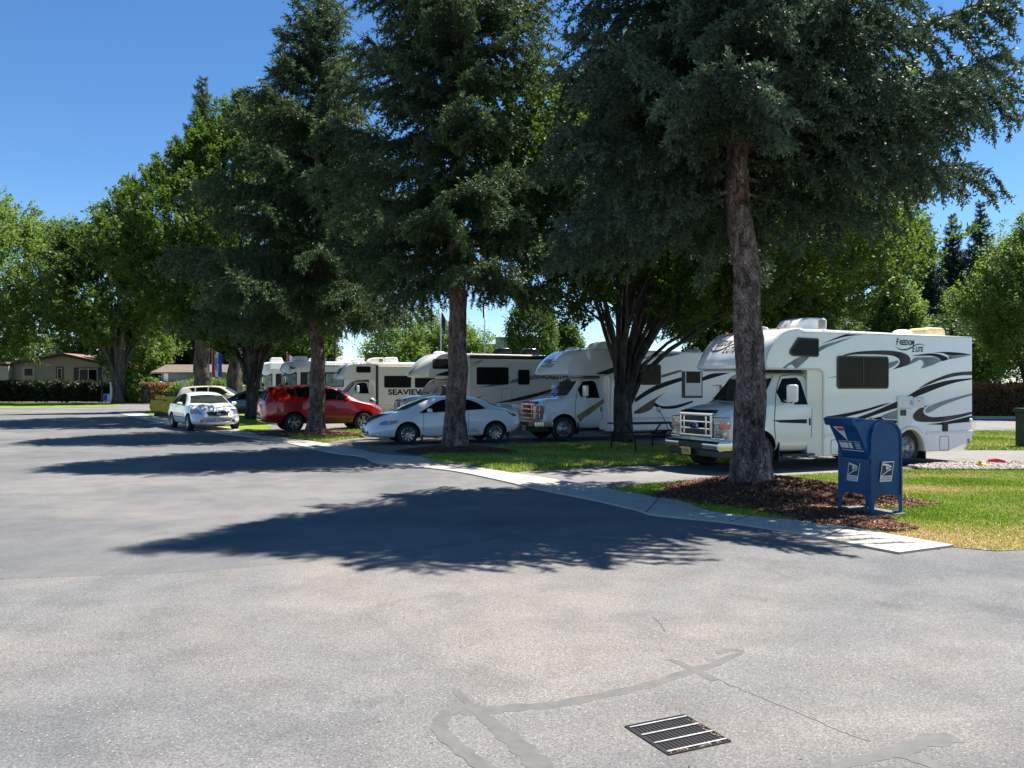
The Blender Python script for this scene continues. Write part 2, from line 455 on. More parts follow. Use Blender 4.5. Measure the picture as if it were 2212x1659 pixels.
# lawns
def blob(x, y, cx, cy, rx, ry): return math.exp(-(((x-cx)/rx)**2+((y-cy)/ry)**2))
def dry_near(x, y):
    p = G(1960, 1150); q = G(2100, 1165); r_ = G(2080, 1058); s_ = G(1990, 1030); t_ = G(1900, 1140); u_ = G(2150, 1070)
    return .1+1.2*blob(x, y, p[0], p[1]-.1, 1.4, .75)+1.2*blob(x, y, q[0], q[1]-.15, 1.2, .75)+.6*blob(x, y, r_[0]+.5, r_[1], 2.8, .5)+.5*blob(x, y, s_[0], s_[1], 1.6, .45)+.7*blob(x, y, t_[0], t_[1], .8, .4)-.04
lawn_near = [(1312, 1057), (1400, 1047), (1470, 1041), (1560, 1037), (1700, 1029), (1820, 1022), (1935, 1016), (2040, 1018), (2212, 1019), (2500, 1022), (2560, 1160), (2212, 1187), (2150, 1190), (2062, 1182), (1835, 1143), (1755, 1130), (1698, 1126), (1561, 1112), (1516, 1103), (1478, 1088), (1428, 1075), (1371, 1069)]
lawn_near_w = GP(lawn_near)
sheet('lawn', lawn_near_w, .003, M('lawn'), dry=dry_near, grid=.35)
dryc = lambda x, y: .08
lawns = {
 'a': [(940, 1001), (906, 987), (960, 975), (1100, 963), (1290, 957), (1450, 962), (1640, 980), (1620, 1000), (1450, 1004), (1290, 1006), (1210, 1013), (1104, 1020), (1040, 1011)],
 'b': [(625, 947), (640, 937), (700, 929), (790, 922), (900, 918), (900, 929), (830, 938), (740, 950), (698, 957)],
 'c': [(300, 890), (330, 886), (365, 884), (520, 892), (560, 905), (590, 921), (560, 934), (500, 925), (400, 911)],
 'd': [(-120, 883), (0, 882.5), (100, 881), (215, 878), (262, 876), (262, 872), (100, 870), (-120, 870)],
 'e': [(2085, 972), (2400, 972), (2400, 932), (2105, 932)],
}
for k, p in lawns.items():
    sheet('lawn', GP(p), .003, M('lawn'), dry=dryc, grid=.8)
sheet('lawn', [(-130, 92), (-33, 92), (-20, 70), (-4, 70), (30, 70), (30, 130), (-130, 130)], .006, M('lawn'), dry=dryc, grid=4)
sheet('lawn', [(22, 46), (60, 46), (60, 100), (30, 100)], .008, M('lawn'), dry=dryc, grid=4)
# pads where the vehicles stand, paler than the road
sheet('parking_pad', GP([(1110, 1022), (1150, 1015), (1300, 1009), (1460, 1006), (1640, 1001), (2060, 974), (2400, 974), (2400, 1000), (2212, 1001), (2040, 1003), (1960, 1009), (1935, 1015), (1820, 1021), (1700, 1028), (1560, 1036), (1470, 1040), (1400, 1046), (1316, 1056), (1250, 1044)]), .001, M('asphalt_pad'), grid=1.5)
sheet('far_road', GP([(2105, 931), (2500, 931), (2500, 908), (2110, 907)]), .002, M('asphalt_pad'), grid=3)
gb = MB(); p0, p1 = G(2106, 905), G(2500, 906); gb.box(p0[0], p1[0], p0[1], p0[1]+.35, -.02, .14); gb.build('kerb', M('concrete'), kind='structure')

# ---- blades on the near lawn
def pts_in(poly, n, rng):
    P = np.array([p[:2] for p in poly]); mn, mx = P.min(0), P.max(0); out = np.zeros((0, 2))
    while len(out) < n:
        q = rng.random((n*2, 2))*(mx-mn)+mn; c = np.zeros(len(q), bool)
        for i in range(len(P)):
            a, b_ = P[i], P[i-1]
            with np.errstate(divide='ignore', invalid='ignore'):
                cond = ((a[1] > q[:, 1]) != (b_[1] > q[:, 1])) & (q[:, 0] < (b_[0]-a[0])*(q[:, 1]-a[1])/(b_[1]-a[1]+1e-12)+a[0])
            c ^= cond
        out = np.vstack([out, q[c]])
    return out[:n]
def nz(P, s, seed=0):
    """cheap smooth noise in about -1..1"""
    r = np.random.default_rng(seed); o = 0
    for i in range(5):
        k = r.normal(size=P.shape[1]); k = k/np.linalg.norm(k)*s*(1+.35*i); o = o+np.sin(P@k+r.random()*6.28)
    return o/2.6
def blades(name, poly, n, h, seed, dry, parent=None, z=.002, wid=.006, **kw):
    rng = np.random.default_rng(seed); q = pts_in(poly, n, rng)
    keep = np.hypot(q[:, 0], q[:, 1]) < 60; q = q[keep]; n = len(q)
    dv = dry(q); H = h*(.5+rng.random(n)*.8)*(1-.45*np.clip(dv, 0, 1)); a = rng.random(n)*6.28; lean = rng.normal(size=(n, 2))*.35
    wv = np.stack([np.cos(a), np.sin(a)], 1)*wid*(1+(np.hypot(q[:, 0], q[:, 1])/14)[:, None])
    V = np.zeros((n, 3, 3)); V[:, 0, :2] = q-wv; V[:, 1, :2] = q+wv; V[:, 2, :2] = q+lean*H[:, None]; V[:, :2, 2] = z; V[:, 2, 2] = z+H
    var = np.clip(.35+.18*rng.normal(size=n)+.16*nz(q, 1.1, 3)+(dv > rng.random(n)*.6)*.42, 0, 1)
    me = np_mesh(name, V.reshape(-1, 3), np.arange(n*3).reshape(-1, 3), np.repeat(var, 3))
    return obj(name, me, M('grass_blade'), parent, **kw)
def dryv(q):
    return np.array([dry_near(x, y) for x, y in q])+.12*nz(q, 5, 8)
blades('grass', lawn_near_w, 170000, .04, 1, dryv, label='short sunlit lawn grass with dry tan patches beside the blue mailbox', cat='grass', kind='stuff')
blades('grass', GP(lawns['a']), 42000, .06, 2, lambda q: .12+.1*nz(q, 2, 5), label='shaded lawn grass between the white coupe and the nearest parking pad', cat='grass', kind='stuff', wid=.008)
blades('grass', GP(lawns['b'])+[], 12000, .07, 3, lambda q: .15+.1*nz(q, 2, 5), label='strip of grass beside the trunk in front of the red car', cat='grass', kind='stuff', wid=.01)
blades('grass', GP(lawns['e']), 25000, .07, 4, lambda q: .2+.2*nz(q, 1, 5), label='sunlit lawn strip far right behind the nearest motorhome', cat='grass', kind='stuff', wid=.012)

# ---- mulch mounds with loose bark
def mound(cx, cy, rx, ry, h, seed, rz=0, n=7000, label=''):
    rng = np.random.default_rng(seed); nr, na = 16, 48
    V = [(cx, cy, h)]; rr = []
    wob = [1+.13*math.sin(3*t+seed)+.08*math.sin(5*t+2*seed)+.05*math.sin(9*t) for t in [2*math.pi*j/na for j in range(na)]]
    c, s = math.cos(rz), math.sin(rz)
    def hh(u): return h*(1-u*u)**1.0*(1-.25*u) if u < 1 else 0
    def P(u, j, dz=0):
        t = 2*math.pi*j/na; w_ = wob[int(j) % na]; x, y = rx*u*w_*math.cos(t), ry*u*w_*math.sin(t)
        return (cx+x*c-y*s, cy+x*s+y*c, .008+hh(u)+dz)
    for i in range(1, nr+1):
        for j in range(na): V.append(P(i/nr, j, rng.normal()*.008))
    Fs = [(0, 1+j, 1+(j+1) % na) for j in range(na)]
    for i in range(nr-1):
        for j in range(na): Fs.append((1+i*na+j, 1+(i+1)*na+j, 1+(i+1)*na+(j+1) % na, 1+i*na+(j+1) % na))
    mb = MB(); mb.add(V, Fs); o = mb.build('mulch', M('mulch'), smooth=True, label=label, cat='mulch', kind='stuff')
    q = []; u = np.sqrt(rng.random(n))*1.04; j = rng.random(n)*na
    for k in range(n):
        p = P(min(u[k], .999), j[k]); 
        if u[k] > 1: p = (cx+(p[0]-cx)*u[k], cy+(p[1]-cy)*u[k], .02)
        q.append(p)
    q = np.array(q); a = rng.random(n)*6.28; ln = .008+rng.random(n)*.022; wd = .003+rng.random(n)*.005
    d = np.stack([np.cos(a), np.sin(a), rng.normal(size=n)*.35], 1)*ln[:, None]; e = np.stack([-np.sin(a), np.cos(a), rng.normal(size=n)*.3], 1)*wd[:, None]
    q[:, 2] += .006+rng.random(n)*.012
    V = np.stack([q-d-e, q+d-e, q+d+e, q-d+e], 1).reshape(-1, 3)
    me = np_mesh('bark_chips', V, np.arange(n*4).reshape(-1, 4), np.repeat(rng.random(n)**1.3, 4))
    obj('bark_chips', me, M('mulch_chip'), o, kind='stuff')
    return o
tr = G(1625, 1074)
mound(tr[0]+.28, tr[1]+.0, 1.9, 1.35, .32, 1, R(-28), 34000, 'heaped dark red bark mulch round the nearest spruce trunk')
mound(tr[0]+.16, tr[1]-1.50, 1.75, .62, .07, 4, R(-58), 19000, 'low spread of bark mulch between the concrete edge and the blue mailbox')
tm = G(985, 975); mound(tm[0]+.1, tm[1]-.1, 1.7, 1.1, .16, 2, R(-20), 7000, 'bark mulch round the middle spruce trunk in front of the coupe')
tl = G(683, 938); mound(tl[0], tl[1]-.2, 2.1, 1.6, .14, 3, R(-20), 5000, 'bark mulch round the left spruce trunk by the red car')

# ---- loose bark and dry needles blown along the concrete edge and the road margin
rng = np.random.default_rng(12); n = 1500; seg = rng.random(n)*(len(et)-1); i_ = seg.astype(int); fr_ = (seg-i_)[:, None]
ea = np.array([p[:2] for p in et]); q = ea[i_]*(1-fr_)+ea[np.minimum(i_+1, len(ea)-1)]*fr_; q += np.abs(rng.normal(size=(n, 1)))*.45*np.array([[-.45, -.8]])+rng.normal(size=(n, 2))*.08
a = rng.random(n)*6.28; ln = .006+rng.random(n)*.018; wd = .002+rng.random(n)*.005; d = np.stack([np.cos(a), np.sin(a), a*0], 1)*ln[:, None]; e = np.stack([-np.sin(a), np.cos(a), a*0], 1)*wd[:, None]; q3 = np.column_stack([q, np.full(n, .027)])
nr_ = 420; q3[:nr_] = np.column_stack([rng.uniform(-7, 7, nr_), 2.6+rng.random(nr_)**.8*8, np.full(nr_, .003)]); d[:nr_] *= .42; e[:nr_] *= .6
me = np_mesh('litter', np.stack([q3-d-e, q3+d-e, q3+d+e, q3-d+e], 1).reshape(-1, 3), np.arange(n*4).reshape(-1, 4), np.repeat(rng.random(n), 4))
obj('litter', me, M('mulch_chip'), label='loose bark bits and dry needles scattered along the concrete road edge', cat='litter', kind='stuff')

# ---- gravel bed at the right
gpoly = GP([(1962, 1010), (2030, 1004), (2120, 1001), (2212, 1000), (2330, 1000), (2330, 1017), (2212, 1018), (2100, 1018), (2000, 1017)])
sheet('gravel_bed', gpoly, .022, M('gravel_bed'))
rng = np.random.default_rng(5); n = 5200; q = pts_in(gpoly, n, rng)
ico = bmesh.new(); bmesh.ops.create_icosphere(ico, subdivisions=1, radius=1); iv = np.array([v.co[:] for v in ico.verts]); fi = np.array([[v.index for v in f.verts] for f in ico.faces]); ico.free()
sc_ = .012+rng.random((n, 1))*.03; sq = rng.random((n, 1, 3))*.5+.6
V = iv[None]*sc_[:, None, :]*sq; V[:, :, :2] += q[:, None]; V[:, :, 2] += .024+sc_*.4
me = np_mesh('gravel', V.reshape(-1, 3), (fi[None]+(np.arange(n)*len(iv))[:, None, None]).reshape(-1, 3), np.repeat(rng.random(n), len(iv)))
obj('gravel', me, M('gravel'), label='bed of pale river pebbles beside the lawn at right', cat='gravel', kind='stuff')

# ---- tar lines and cracks in the road
def ribbon(mb, pts, w, z, jit=.0, seed=0, n=6):
    r = random.Random(seed); z = -.0032+z*.18; P = [G(x, y)[:2] for x, y in pts]; P = spline(P, n, False)
    k = len(P); W = [(w if not isinstance(w, list) else w[min(len(w)-1, int(i*(len(w)-1)/max(1, k-1)))])*(1+.16*math.sin(i*.9+seed)+.08*r.uniform(-1, 1)) for i in range(k)]
    Lf, Rt = strip(P, W); V = [(a[0], a[1], z) for a in Lf]+[(a[0], a[1], z) for a in Rt]
    mb.add(V, [(i, i+1, i+1+k, i+k) for i in range(k-1)])
ts = MB()
ribbon(ts, [(1592, 1412), (1570, 1420), (1540, 1434), (1480, 1452), (1400, 1478), (1300, 1500), (1200, 1519), (1120, 1526), (1050, 1532), (990, 1535), (950, 1540)], [.05, .07, .08, .08, .085, .09, .10, .10, .08, .07], .0, seed=1, n=9)
ribbon(ts, [(1445, 1422), (1480, 1436), (1520, 1455), (1545, 1468)], [.05, .07, .07, .04], .003, seed=2, n=9)
ribbon(ts, [(985, 1490), (1010, 1515), (1050, 1550), (1100, 1590), (1140, 1625), (1180, 1665), (1230, 1720)], [.05, .08, .11, .12, .11, .11], .003, seed=3, n=9)
ribbon(ts, [(1000, 1520), (960, 1545), (950, 1570), (975, 1600), (1020, 1635), (1060, 1670), (1120, 1730)], [.08, .085, .08, .08, .08], .006, seed=4, n=9)
ribbon(ts, [(1710, 1668), (1780, 1660), (1850, 1642), (1930, 1622), (2000, 1600), (2062, 1590)], [.06, .07, .08, .1, .13, .12], .003, seed=5, n=9)
ribbon(ts, [(1930, 1622), (1990, 1640), (2050, 1668)], [.1, .08, .07], .006, seed=6, n=9)
ribbon(ts, [(1595, 1412), (1600, 1404), (1575, 1402), (1550, 1410)], [.04, .05, .04], .003, seed=7, n=9)
ts.build('tar_seal', M('crack_seal'), kind='structure')
ck = MB(); r7 = random.Random(4)
def crack(pts, w, seed):
    r = random.Random(seed); P = []
    for i in range(len(pts)-1):
        for j in range(7):
            t = j/7; P.append((pts[i][0]*(1-t)+pts[i+1][0]*t+r.uniform(-3, 3), pts[i][1]*(1-t)+pts[i+1][1]*t+r.uniform(-1.6, 1.6)))
    P.append(pts[-1]); ribbon(ck, P, w, .001, seed=seed, n=1)
crack([(1510, 1450), (1570, 1475), (1650, 1508), (1740, 1545), (1820, 1580), (1880, 1600)], .006, 1)
crack([(1408, 1330), (1425, 1345), (1436, 1362)], .006, 2)
crack([(700, 1208), (760, 1203), (960, 1178), (1150, 1150)], .010, 3); crack([(0, 1249), (40, 1247), (95, 1246)], .012, 5)
ck.build('road_cracks', M('crack'), kind='structure')

# ---- storm drain grate
simple('galvanised', (.70, .68, .68), .45, .75, .15, 30, .2, bscale=200)
simple('iron_dark', (.028, .026, .026), .6, .5, .2, 30)
simple('drain_shade', (.012, .012, .013), .9)
simple('leaf_litter', (.22, .14, .09), .9, 0, .3, 60)
ga, gbp, gc, gd = [Vector(G(*p)) for p in ((1350, 1568), (1477, 1543), (1578, 1600), (1455, 1628))]
gt = thing('storm_drain_grate', 'steel storm drain grate with four pale crossbars set in the foreground asphalt', 'drain grate', tuple((ga+gbp+gc+gd)/4-Vector((0, 0, .008))))
cen = (ga+gbp+gc+gd)/4; ux = (gbp-ga).normalized(); uy = (gc-gbp).normalized(); side_ = ((gbp-ga).length+(gc-gbp).length)/2
def gl(a, b_, z): return ga-cen+ux*(a*side_)+uy*(b_*side_)+Vector((0, 0, z))
def gbar(mb, a0, b0, a1, b1, w_, z0, z1):
    p, q = gl(a0, b0, 0), gl(a1, b1, 0); d = (q-p).normalized(); n_ = Vector((-d.y, d.x, 0))*w_/2
    V = [p-n_+Vector((0, 0, z0)), p+n_+Vector((0, 0, z0)), q+n_+Vector((0, 0, z0)), q-n_+Vector((0, 0, z0)), p-n_+Vector((0, 0, z1)), p+n_+Vector((0, 0, z1)), q+n_+Vector((0, 0, z1)), q-n_+Vector((0, 0, z1))]
    mb.add(V, [(0, 3, 2, 1), (4, 5, 6, 7), (0, 1, 5, 4), (1, 2, 6, 5), (2, 3, 7, 6), (3, 0, 4, 7)])
pit_shade = MB(); V = [gl(0, 0, .0055), gl(1, 0, .0055), gl(1, 1, .0055), gl(0, 1, .0055)]; pit_shade.add(V, [(0, 1, 2, 3)]); pit_shade.build('pit_shade', M('drain_shade'), gt)  # flat dark sheet painted as the shade under the bars, no hollow below
fr = MB()
for q in ((0, 0, 1, 0), (1, 0, 1, 1), (1, 1, 0, 1), (0, 1, 0, 0)): gbar(fr, *q, .009, .005, .0095)
fr.build('frame', M('iron_dark'), gt)
br = MB()
for i in range(1, 15): gbar(br, .03+i*.063, .02, .03+i*.063, .98, .0016, .0057, .0085)
br.build('bearing_bars', M('iron_dark'), gt)
for i in (.07, .355, .64, .925):
    cb = MB(); gbar(cb, .03, i, .99, i, .011, .0087, .0125); cb.build('crossbar', M('galvanised'), gt)
lt = MB(); rr_ = random.Random(3)
for i in range(60):
    a, b_ = (rr_.uniform(.93, .985), rr_.uniform(.02, .9)) if i % 2 else (rr_.uniform(.05, .95), rr_.uniform(.945, .985))
    p = gl(a, b_, .008); s_ = rr_.uniform(.003, .008); lt.add([p+Vector((s_, 0, 0)), p+Vector((0, s_, .002)), p+Vector((-s_, 0, 0)), p+Vector((0, -s_, .001))], [(0, 1, 2, 3)])
lt.build('leaf_litter', M('leaf_litter'), gt, kind='stuff')
# ---------------------------------------------------------------- trees
def mat_bark(name, c0, c1, c2, sc=9, stretch=.35, bs=.9, lich=0):
    m, nt, b = _new(name)
    mp = N(nt, 'ShaderNodeMapping'); mp.inputs['Scale'].default_value = (1, 1, stretch); L(nt, objc(nt), mp.inputs[0])
    v = mp.outputs[0]
    n1 = noise(nt, sc, 6, .7, v, .8); vo = N(nt, 'ShaderNodeTexVoronoi', feature='DISTANCE_TO_EDGE'); vo.inputs['Scale'].default_value = sc*2.6
    wv = N(nt, 'ShaderNodeVectorMath', operation='MULTIPLY_ADD'); 
    nn = N(nt, 'ShaderNodeTexNoise'); nn.inputs['Scale'].default_value = sc*1.2; L(nt, v, nn.inputs['Vector'])
    L(nt, nn.outputs['Color'], wv.inputs[0]); wv.inputs[1].default_value = (.22, .22, .22); L(nt, v, wv.inputs[2]); L(nt, wv.outputs[0], vo.inputs['Vector'])
    cr = ramp(nt, vo.outputs['Distance'], [(0, (.5, .48, .46)), (.10, (1, 1, 1))])
    c = ramp(nt, n1, [(.36, c0), (.50, c1), (.66, c2)])
    c = mixc(nt, 1, c, cr, 'MULTIPLY')
    c = mixc(nt, .8, c, ramp(nt, noise(nt, 2.6, 5, .65, v), [(.34, (.38, .34, .34)), (.5, (1, 1, 1)), (.7, (1.3, 1.25, 1.25))]), 'MULTIPLY')
    if lich: c = mixc(nt, ramp(nt, noise(nt, 3.2, 5, .7), [(.62, (0, 0, 0)), (.72, (.7, .7, .7))]), c, (.3, .29, .27))
    L(nt, c, b.inputs['Base Color']); b.inputs['Roughness'].default_value = .95; b.inputs['Specular IOR Level'].default_value = .15
    h = mixc(nt, .5, n1, cr); bump(nt, b, h, bs, .05)
    return m
mat_bark('bark_spruce', (.07, .052, .046), (.19, .145, .128), (.36, .29, .26), 8, .5, 1, 1)
mat_bark('bark_smooth', (.035, .035, .03), (.075, .072, .062), (.12, .115, .10), 5, .25, .6)
mat_bark('bark_far', (.05, .045, .035), (.10, .085, .07), (.16, .14, .11), 5, .3, .5)
foliage_mat('needles_blue', (.012, .027, .019), (.105, .160, .098), (.10, .17, .08), .3, weight=.18)  # second colour is the painted sunlight on needle tips
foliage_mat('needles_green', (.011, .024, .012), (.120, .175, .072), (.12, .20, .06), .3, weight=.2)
foliage_mat('needles_far', (.015, .032, .022), (.045, .075, .045), (.08, .12, .05), .2, weight=.15)
foliage_mat('leaves_hornbeam', (.007, .022, .004), (.066, .122, .016), (.20, .34, .025), .3, weight=.27)
foliage_mat('leaves_maple', (.015, .035, .007), (.09, .14, .034), (.20, .32, .045), .3, weight=.28)
foliage_mat('leaves_light', (.045, .085, .018), (.14, .205, .05), (.28, .42, .065), .25, weight=.4)
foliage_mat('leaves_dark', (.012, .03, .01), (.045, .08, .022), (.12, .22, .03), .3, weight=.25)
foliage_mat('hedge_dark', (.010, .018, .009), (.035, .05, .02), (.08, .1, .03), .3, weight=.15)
foliage_mat('hedge_red', (.09, .078, .04), (.30, .15, .07), (.35, .2, .06), .3, weight=.25)
simple('cone', (.16, .085, .05), .8, 0, .2, 20)

def rot_to(D, rng, n):
    """frames with z axis along D (n,3) and random roll -> X, Y, Z"""
    Z = D/np.linalg.norm(D, axis=1, keepdims=True)
    r = rng.normal(size=(n, 3)); X = np.cross(Z, r); X /= np.linalg.norm(X, axis=1, keepdims=True)+1e-9
    return X, np.cross(Z, X), Z
def twig_mesh(P, D, Ln, W, rng, k=9):
    """bottle-brush twigs: P (n,3) roots, D directions, Ln lengths, W needle reach"""
    n = len(P); X, Y, Z = rot_to(D, rng, n)
    s = (np.arange(k)+.3)/k; ang = np.arange(k)*2.4
    a = P[:, None]+Z[:, None]*(Ln[:, None]*s)[..., None]
    rad = X[:, None]*np.cos(ang)[None, :, None]+Y[:, None]*np.sin(ang)[None, :, None]
    tan = -X[:, None]*np.sin(ang)[None, :, None]+Y[:, None]*np.cos(ang)[None, :, None]
    Wt = (W[:, None]*(1-.35*s[None]))[..., None]
    ln = Ln[:, None, None]*(1.9/k)
    tip = a+rad*Wt+Z[:, None]*ln*1.1
    hw = Wt*.48
    v0 = a-tan*hw*.8-Z[:, None]*ln*.25; v1 = a+tan*hw*.8+Z[:, None]*ln*.35
    V = np.stack([v0, v1, tip], 2).reshape(-1, 3)
    return V, np.full((n*k*3,), 0.0)
def spruce_branch(Lb, rng, tw=.13, dens=1.0, droop=.5, k=9):
    """one limb along +x: twigs as triangles, returned with the woody axis"""
    ns = max(6, int(Lb/.13*dens)); P, D, Ln, V_ = [], [], [], []
    def ax(s):
        x = s*Lb; return np.array([x*(1-.05*s), 0, -droop*.25*Lb*s**1.3+.15*Lb*s**3.0*droop])
    def axd(s): 
        d = ax(min(1, s+.02))-ax(max(0, s-.02)); return d/np.linalg.norm(d)
    wood = []
    for i in range(ns):
        s = .10+.90*(i+rng.random()*.6)/ns; c = ax(s); d = axd(s)
        side = 1 if i % 2 else -1
        lb = Lb*(.13+.30*math.sin(math.pi*min(1, (1.02-s)*1.05)**.8))*(.55+.65*rng.random())
        lb = min(lb, 1.0)
        out = np.array([.62, side*(.75+.3*rng.random()), -.12-.25*rng.random()]); hang = np.array([.12, side*.12, -1.0])
        nb = max(3, int(lb/.062*dens)); h0 = .45+.55*rng.random()*(1-.3*s)
        p = c.copy(); dirv = out/np.linalg.norm(out)
        for j in range(nb):
            t = j/nb; dv = dirv*(1-h0*t)+hang*(h0*t); dv /= np.linalg.norm(dv)
            p = p+dv*(lb/nb)
            tdir = dv*.9+rng.normal(size=3)*.34+np.array([0, 0, -.30*h0+.08])
            P.append(p.copy()); D.append(tdir); Ln.append(tw*(.75+.5*rng.random())); V_.append(.25+.5*t+.2*s)  # needle tint rises towards the tips, painting them as sunlit
            for _q in range(2 if rng.random() < .55*dens else 1):
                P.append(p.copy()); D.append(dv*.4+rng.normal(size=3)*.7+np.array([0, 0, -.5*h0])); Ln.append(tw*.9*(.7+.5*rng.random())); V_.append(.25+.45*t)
        # twigs right on the limb
        for _ in range(3):
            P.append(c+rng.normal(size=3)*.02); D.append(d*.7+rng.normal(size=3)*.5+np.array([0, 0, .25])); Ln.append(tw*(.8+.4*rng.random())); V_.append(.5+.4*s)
    for j in range(5):
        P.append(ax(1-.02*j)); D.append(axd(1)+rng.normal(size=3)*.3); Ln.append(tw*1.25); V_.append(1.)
    P, D, Ln, V_ = np.array(P), np.array(D), np.array(Ln), np.array(V_)
    V, _ = twig_mesh(P, D, Ln, np.full(len(P), tw*.32), rng, k)
    return V, np.repeat(V_, k*3), [ax(s) for s in (0, .25, .5, .75, 1)]
def spruce(name, base, H, z0, Rf, seed, label, mat='needles_blue', trunk_r=.24, lean=(0, 0), tw=.13, dens=1.0, whorl=.36, nb=7, k=9, flare=1.5, droop0=1.0, bark='bark_spruce', group=None, tm=1, tn=4, cones=0, Rmul=None):
    """conifer: tapered trunk > crown. Rf(t) gives limb length at relative crown height t"""
    rng = np.random.default_rng(seed); rnd = random.Random(seed)
    root = thing(name, label, 'tree', base, 0, group)
    # trunk
    n = 40; pts = []; rad = []
    for i in range(n+1):
        t = i/n; z = H*.97*t**1.25
        wob = .05*math.sin(z*1.3+seed)+.03*math.sin(z*3.1+seed*2)
        pts.append((lean[0]*z+wob*min(1, z/2), lean[1]*z, z-.05)); rr = trunk_r*(1-.9*(z/H))+.012
        rr *= 1+(flare-1)*math.exp(-z/.22)+.10*math.exp(-z/1.2); rad.append(rr*(1+.04*math.sin(z*7+seed)))
    mb = MB(); mb.tube(pts, rad, 28); me = mb.mesh('trunk', False)
    co = np.array([v.co[:] for v in me.vertices]); nn = nz(co*np.array([1, 1, .45]), 24, seed)*.016+nz(co*np.array([1, 1, .6]), 55, seed+1)*.010
    ax_ = np.repeat(np.array(pts), 28, 0); dr = co-ax_; dr[:, 2] = 0; ln = np.linalg.norm(dr, axis=1, keepdims=True)+1e-6
    flut = (nz(np.arctan2(dr[:, 1], dr[:, 0])[:, None]*np.ones((1, 1)), 3, seed)*.07*np.exp(-co[:, 2]/.35))[:, None]
    co = co+dr/ln*(nn[:, None]*np.clip(ln/.2, 0, 1))+dr*flut
    me.vertices.foreach_set('co', co.ravel().astype(np.float32)); me.update()
    obj('trunk', me, M(bark), root, True)
    # limb templates
    Ls = [1.0, 1.8, 2.6, 3.4, 4.2]; T = {}
    for Lb in Ls:
        for q in range(tm+1): T[(Lb, q)] = spruce_branch(Lb, rng, tw, dens, droop0, k)
    Vs, As = [], []; limbs = MB()
    z = z0; wi = 0
    while z < H-.25:
        t = (z-z0)/(H-z0); Lr = Rf(t); cnt = nb if Lr > 1 else max(4, nb-2)
        a0 = rnd.random()*6.28
        for j in range(cnt):
            a = a0+6.283*j/cnt+rnd.uniform(-.25, .25); Lb = Lr*rnd.choice((rnd.uniform(.55, .8), rnd.uniform(.8, 1.12), rnd.uniform(.9, 1.15)))
            if Rmul: Lb *= Rmul(a, z)
            if Lb < .15: continue
            key = min(Ls, key=lambda q: abs(q-Lb)); V, var, axp = T[(key, rnd.randrange(tm+1))]
            s = Lb/key; s = min(max(s, .35), 1.25)
            tilt = R(-4+38*t+rnd.uniform(-7, 7))+R(4 if t < .12 else 0)
            ca, sa, ct, st = math.cos(a), math.sin(a), math.cos(tilt), math.sin(tilt)
            roll = rnd.uniform(-.25, .25); cr, sr = math.cos(roll), math.sin(roll)
            Rm = np.array([[ca, -sa, 0], [sa, ca, 0], [0, 0, 1]])@np.array([[ct, 0, -st], [0, 1, 0], [st, 0, ct]])@np.array([[1, 0, 0], [0, cr, -sr], [0, sr, cr]])
            zz = z+rnd.uniform(-.15, .15); c = np.array([lean[0]*zz, lean[1]*zz, zz])
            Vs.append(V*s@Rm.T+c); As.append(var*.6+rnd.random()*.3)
            ap = [tuple(Rm@(p*s)+c) for p in axp]; r0 = .012+.011*Lb
            limbs.tube(ap, [r0, r0*.8, r0*.6, r0*.4, r0*.12], 5, cap=False)
        z += whorl*(1-.45*t)*rnd.uniform(.8, 1.2); wi += 1
    V = np.vstack(Vs); var = np.clip(np.concatenate(As), 0, 1)
    me = np_mesh('crown', V, np.arange(len(V)).reshape(-1, 3), var); obj('crown', me, M(mat), root)
    limbs.build('limbs', M(bark), root, True)
    if cones:                            # hanging brown cones in the upper crown
        cb_ = MB(); pick = rng.choice(len(V)//3, cones*3, replace=False)
        for i in pick:
            p_ = V[i*3]; rr_ = math.hypot(p_[0], p_[1])
            if p_[2] < z0+1.5 or rr_ < Rf((p_[2]-z0)/(H-z0))*.55: continue
            l_ = .07+.05*rng.random(); o_ = (p_[0], p_[1], p_[2]-.05)
            cb_.lathe([(.004, 0), (.018, -l_*.25), (.019, -l_*.7), (.006, -l_*1.1)], 5, o_, cap=False)
        cb_.build('cones', M('cone'), root, kind='stuff')
    print(name, 'crown tris', len(V)//3)
    return root

pR = (G(1625, 1074)[0], G(1625, 1074)[1], .22); pM = (tm[0], tm[1], .1); pL = (tl[0], tl[1], .08)
def Rprof(a, b, p=.85):
    def f(t):
        low = .80+.20*min(1, t/.10)
        return (a*(1-t)**p+b)*low
    return f
spruce('spruce_tree', pR, 15.4, 4.5, Rprof(4.0, .2, 1.15), 11, 'large blue green spruce right of centre, its trunk in front of the nearest motorhome', trunk_r=.235, lean=(-.038, 0), tw=.155, dens=1.12, whorl=.42, nb=9, k=8, flare=1.75, group='spruces along the road', tm=2,
       Rmul=lambda a, z: (.95+.10*math.cos(a+.15))*(.05 if (math.sin(a) < -.45 and z < 5.35) else 1)*(1.12 if 5.4 < z < 6.5 and math.cos(a) > .8 else 1)*(.78 if z < 5.4 and math.cos(a) > .3 else 1)*(.86 if z > 6.6 and math.cos(a) > 0 else 1))
spruce('spruce_tree', pM, 16.8, 4.6, Rprof(3.75, .15, .55), 23, 'tall dark green spruce in the middle, its trunk in front of the white coupe', 'needles_green', trunk_r=.27, lean=(.004, 0), tw=.185, dens=.85, whorl=.58, nb=7, k=8, flare=1.45, group='spruces along the road', tm=2, cones=420)
spruce('spruce_tree', pL, 16.9, 4.4, Rprof(5.3, .1, .9), 37, 'tall pointed spruce left of centre, its trunk in front of the red car', 'needles_green', trunk_r=.27, lean=(.012, 0), tw=.22, dens=.75, whorl=.66, nb=7, k=7, flare=1.6, group='spruces along the road', tm=2, cones=300,
       Rmul=lambda a, z: .93-.14*math.cos(a))

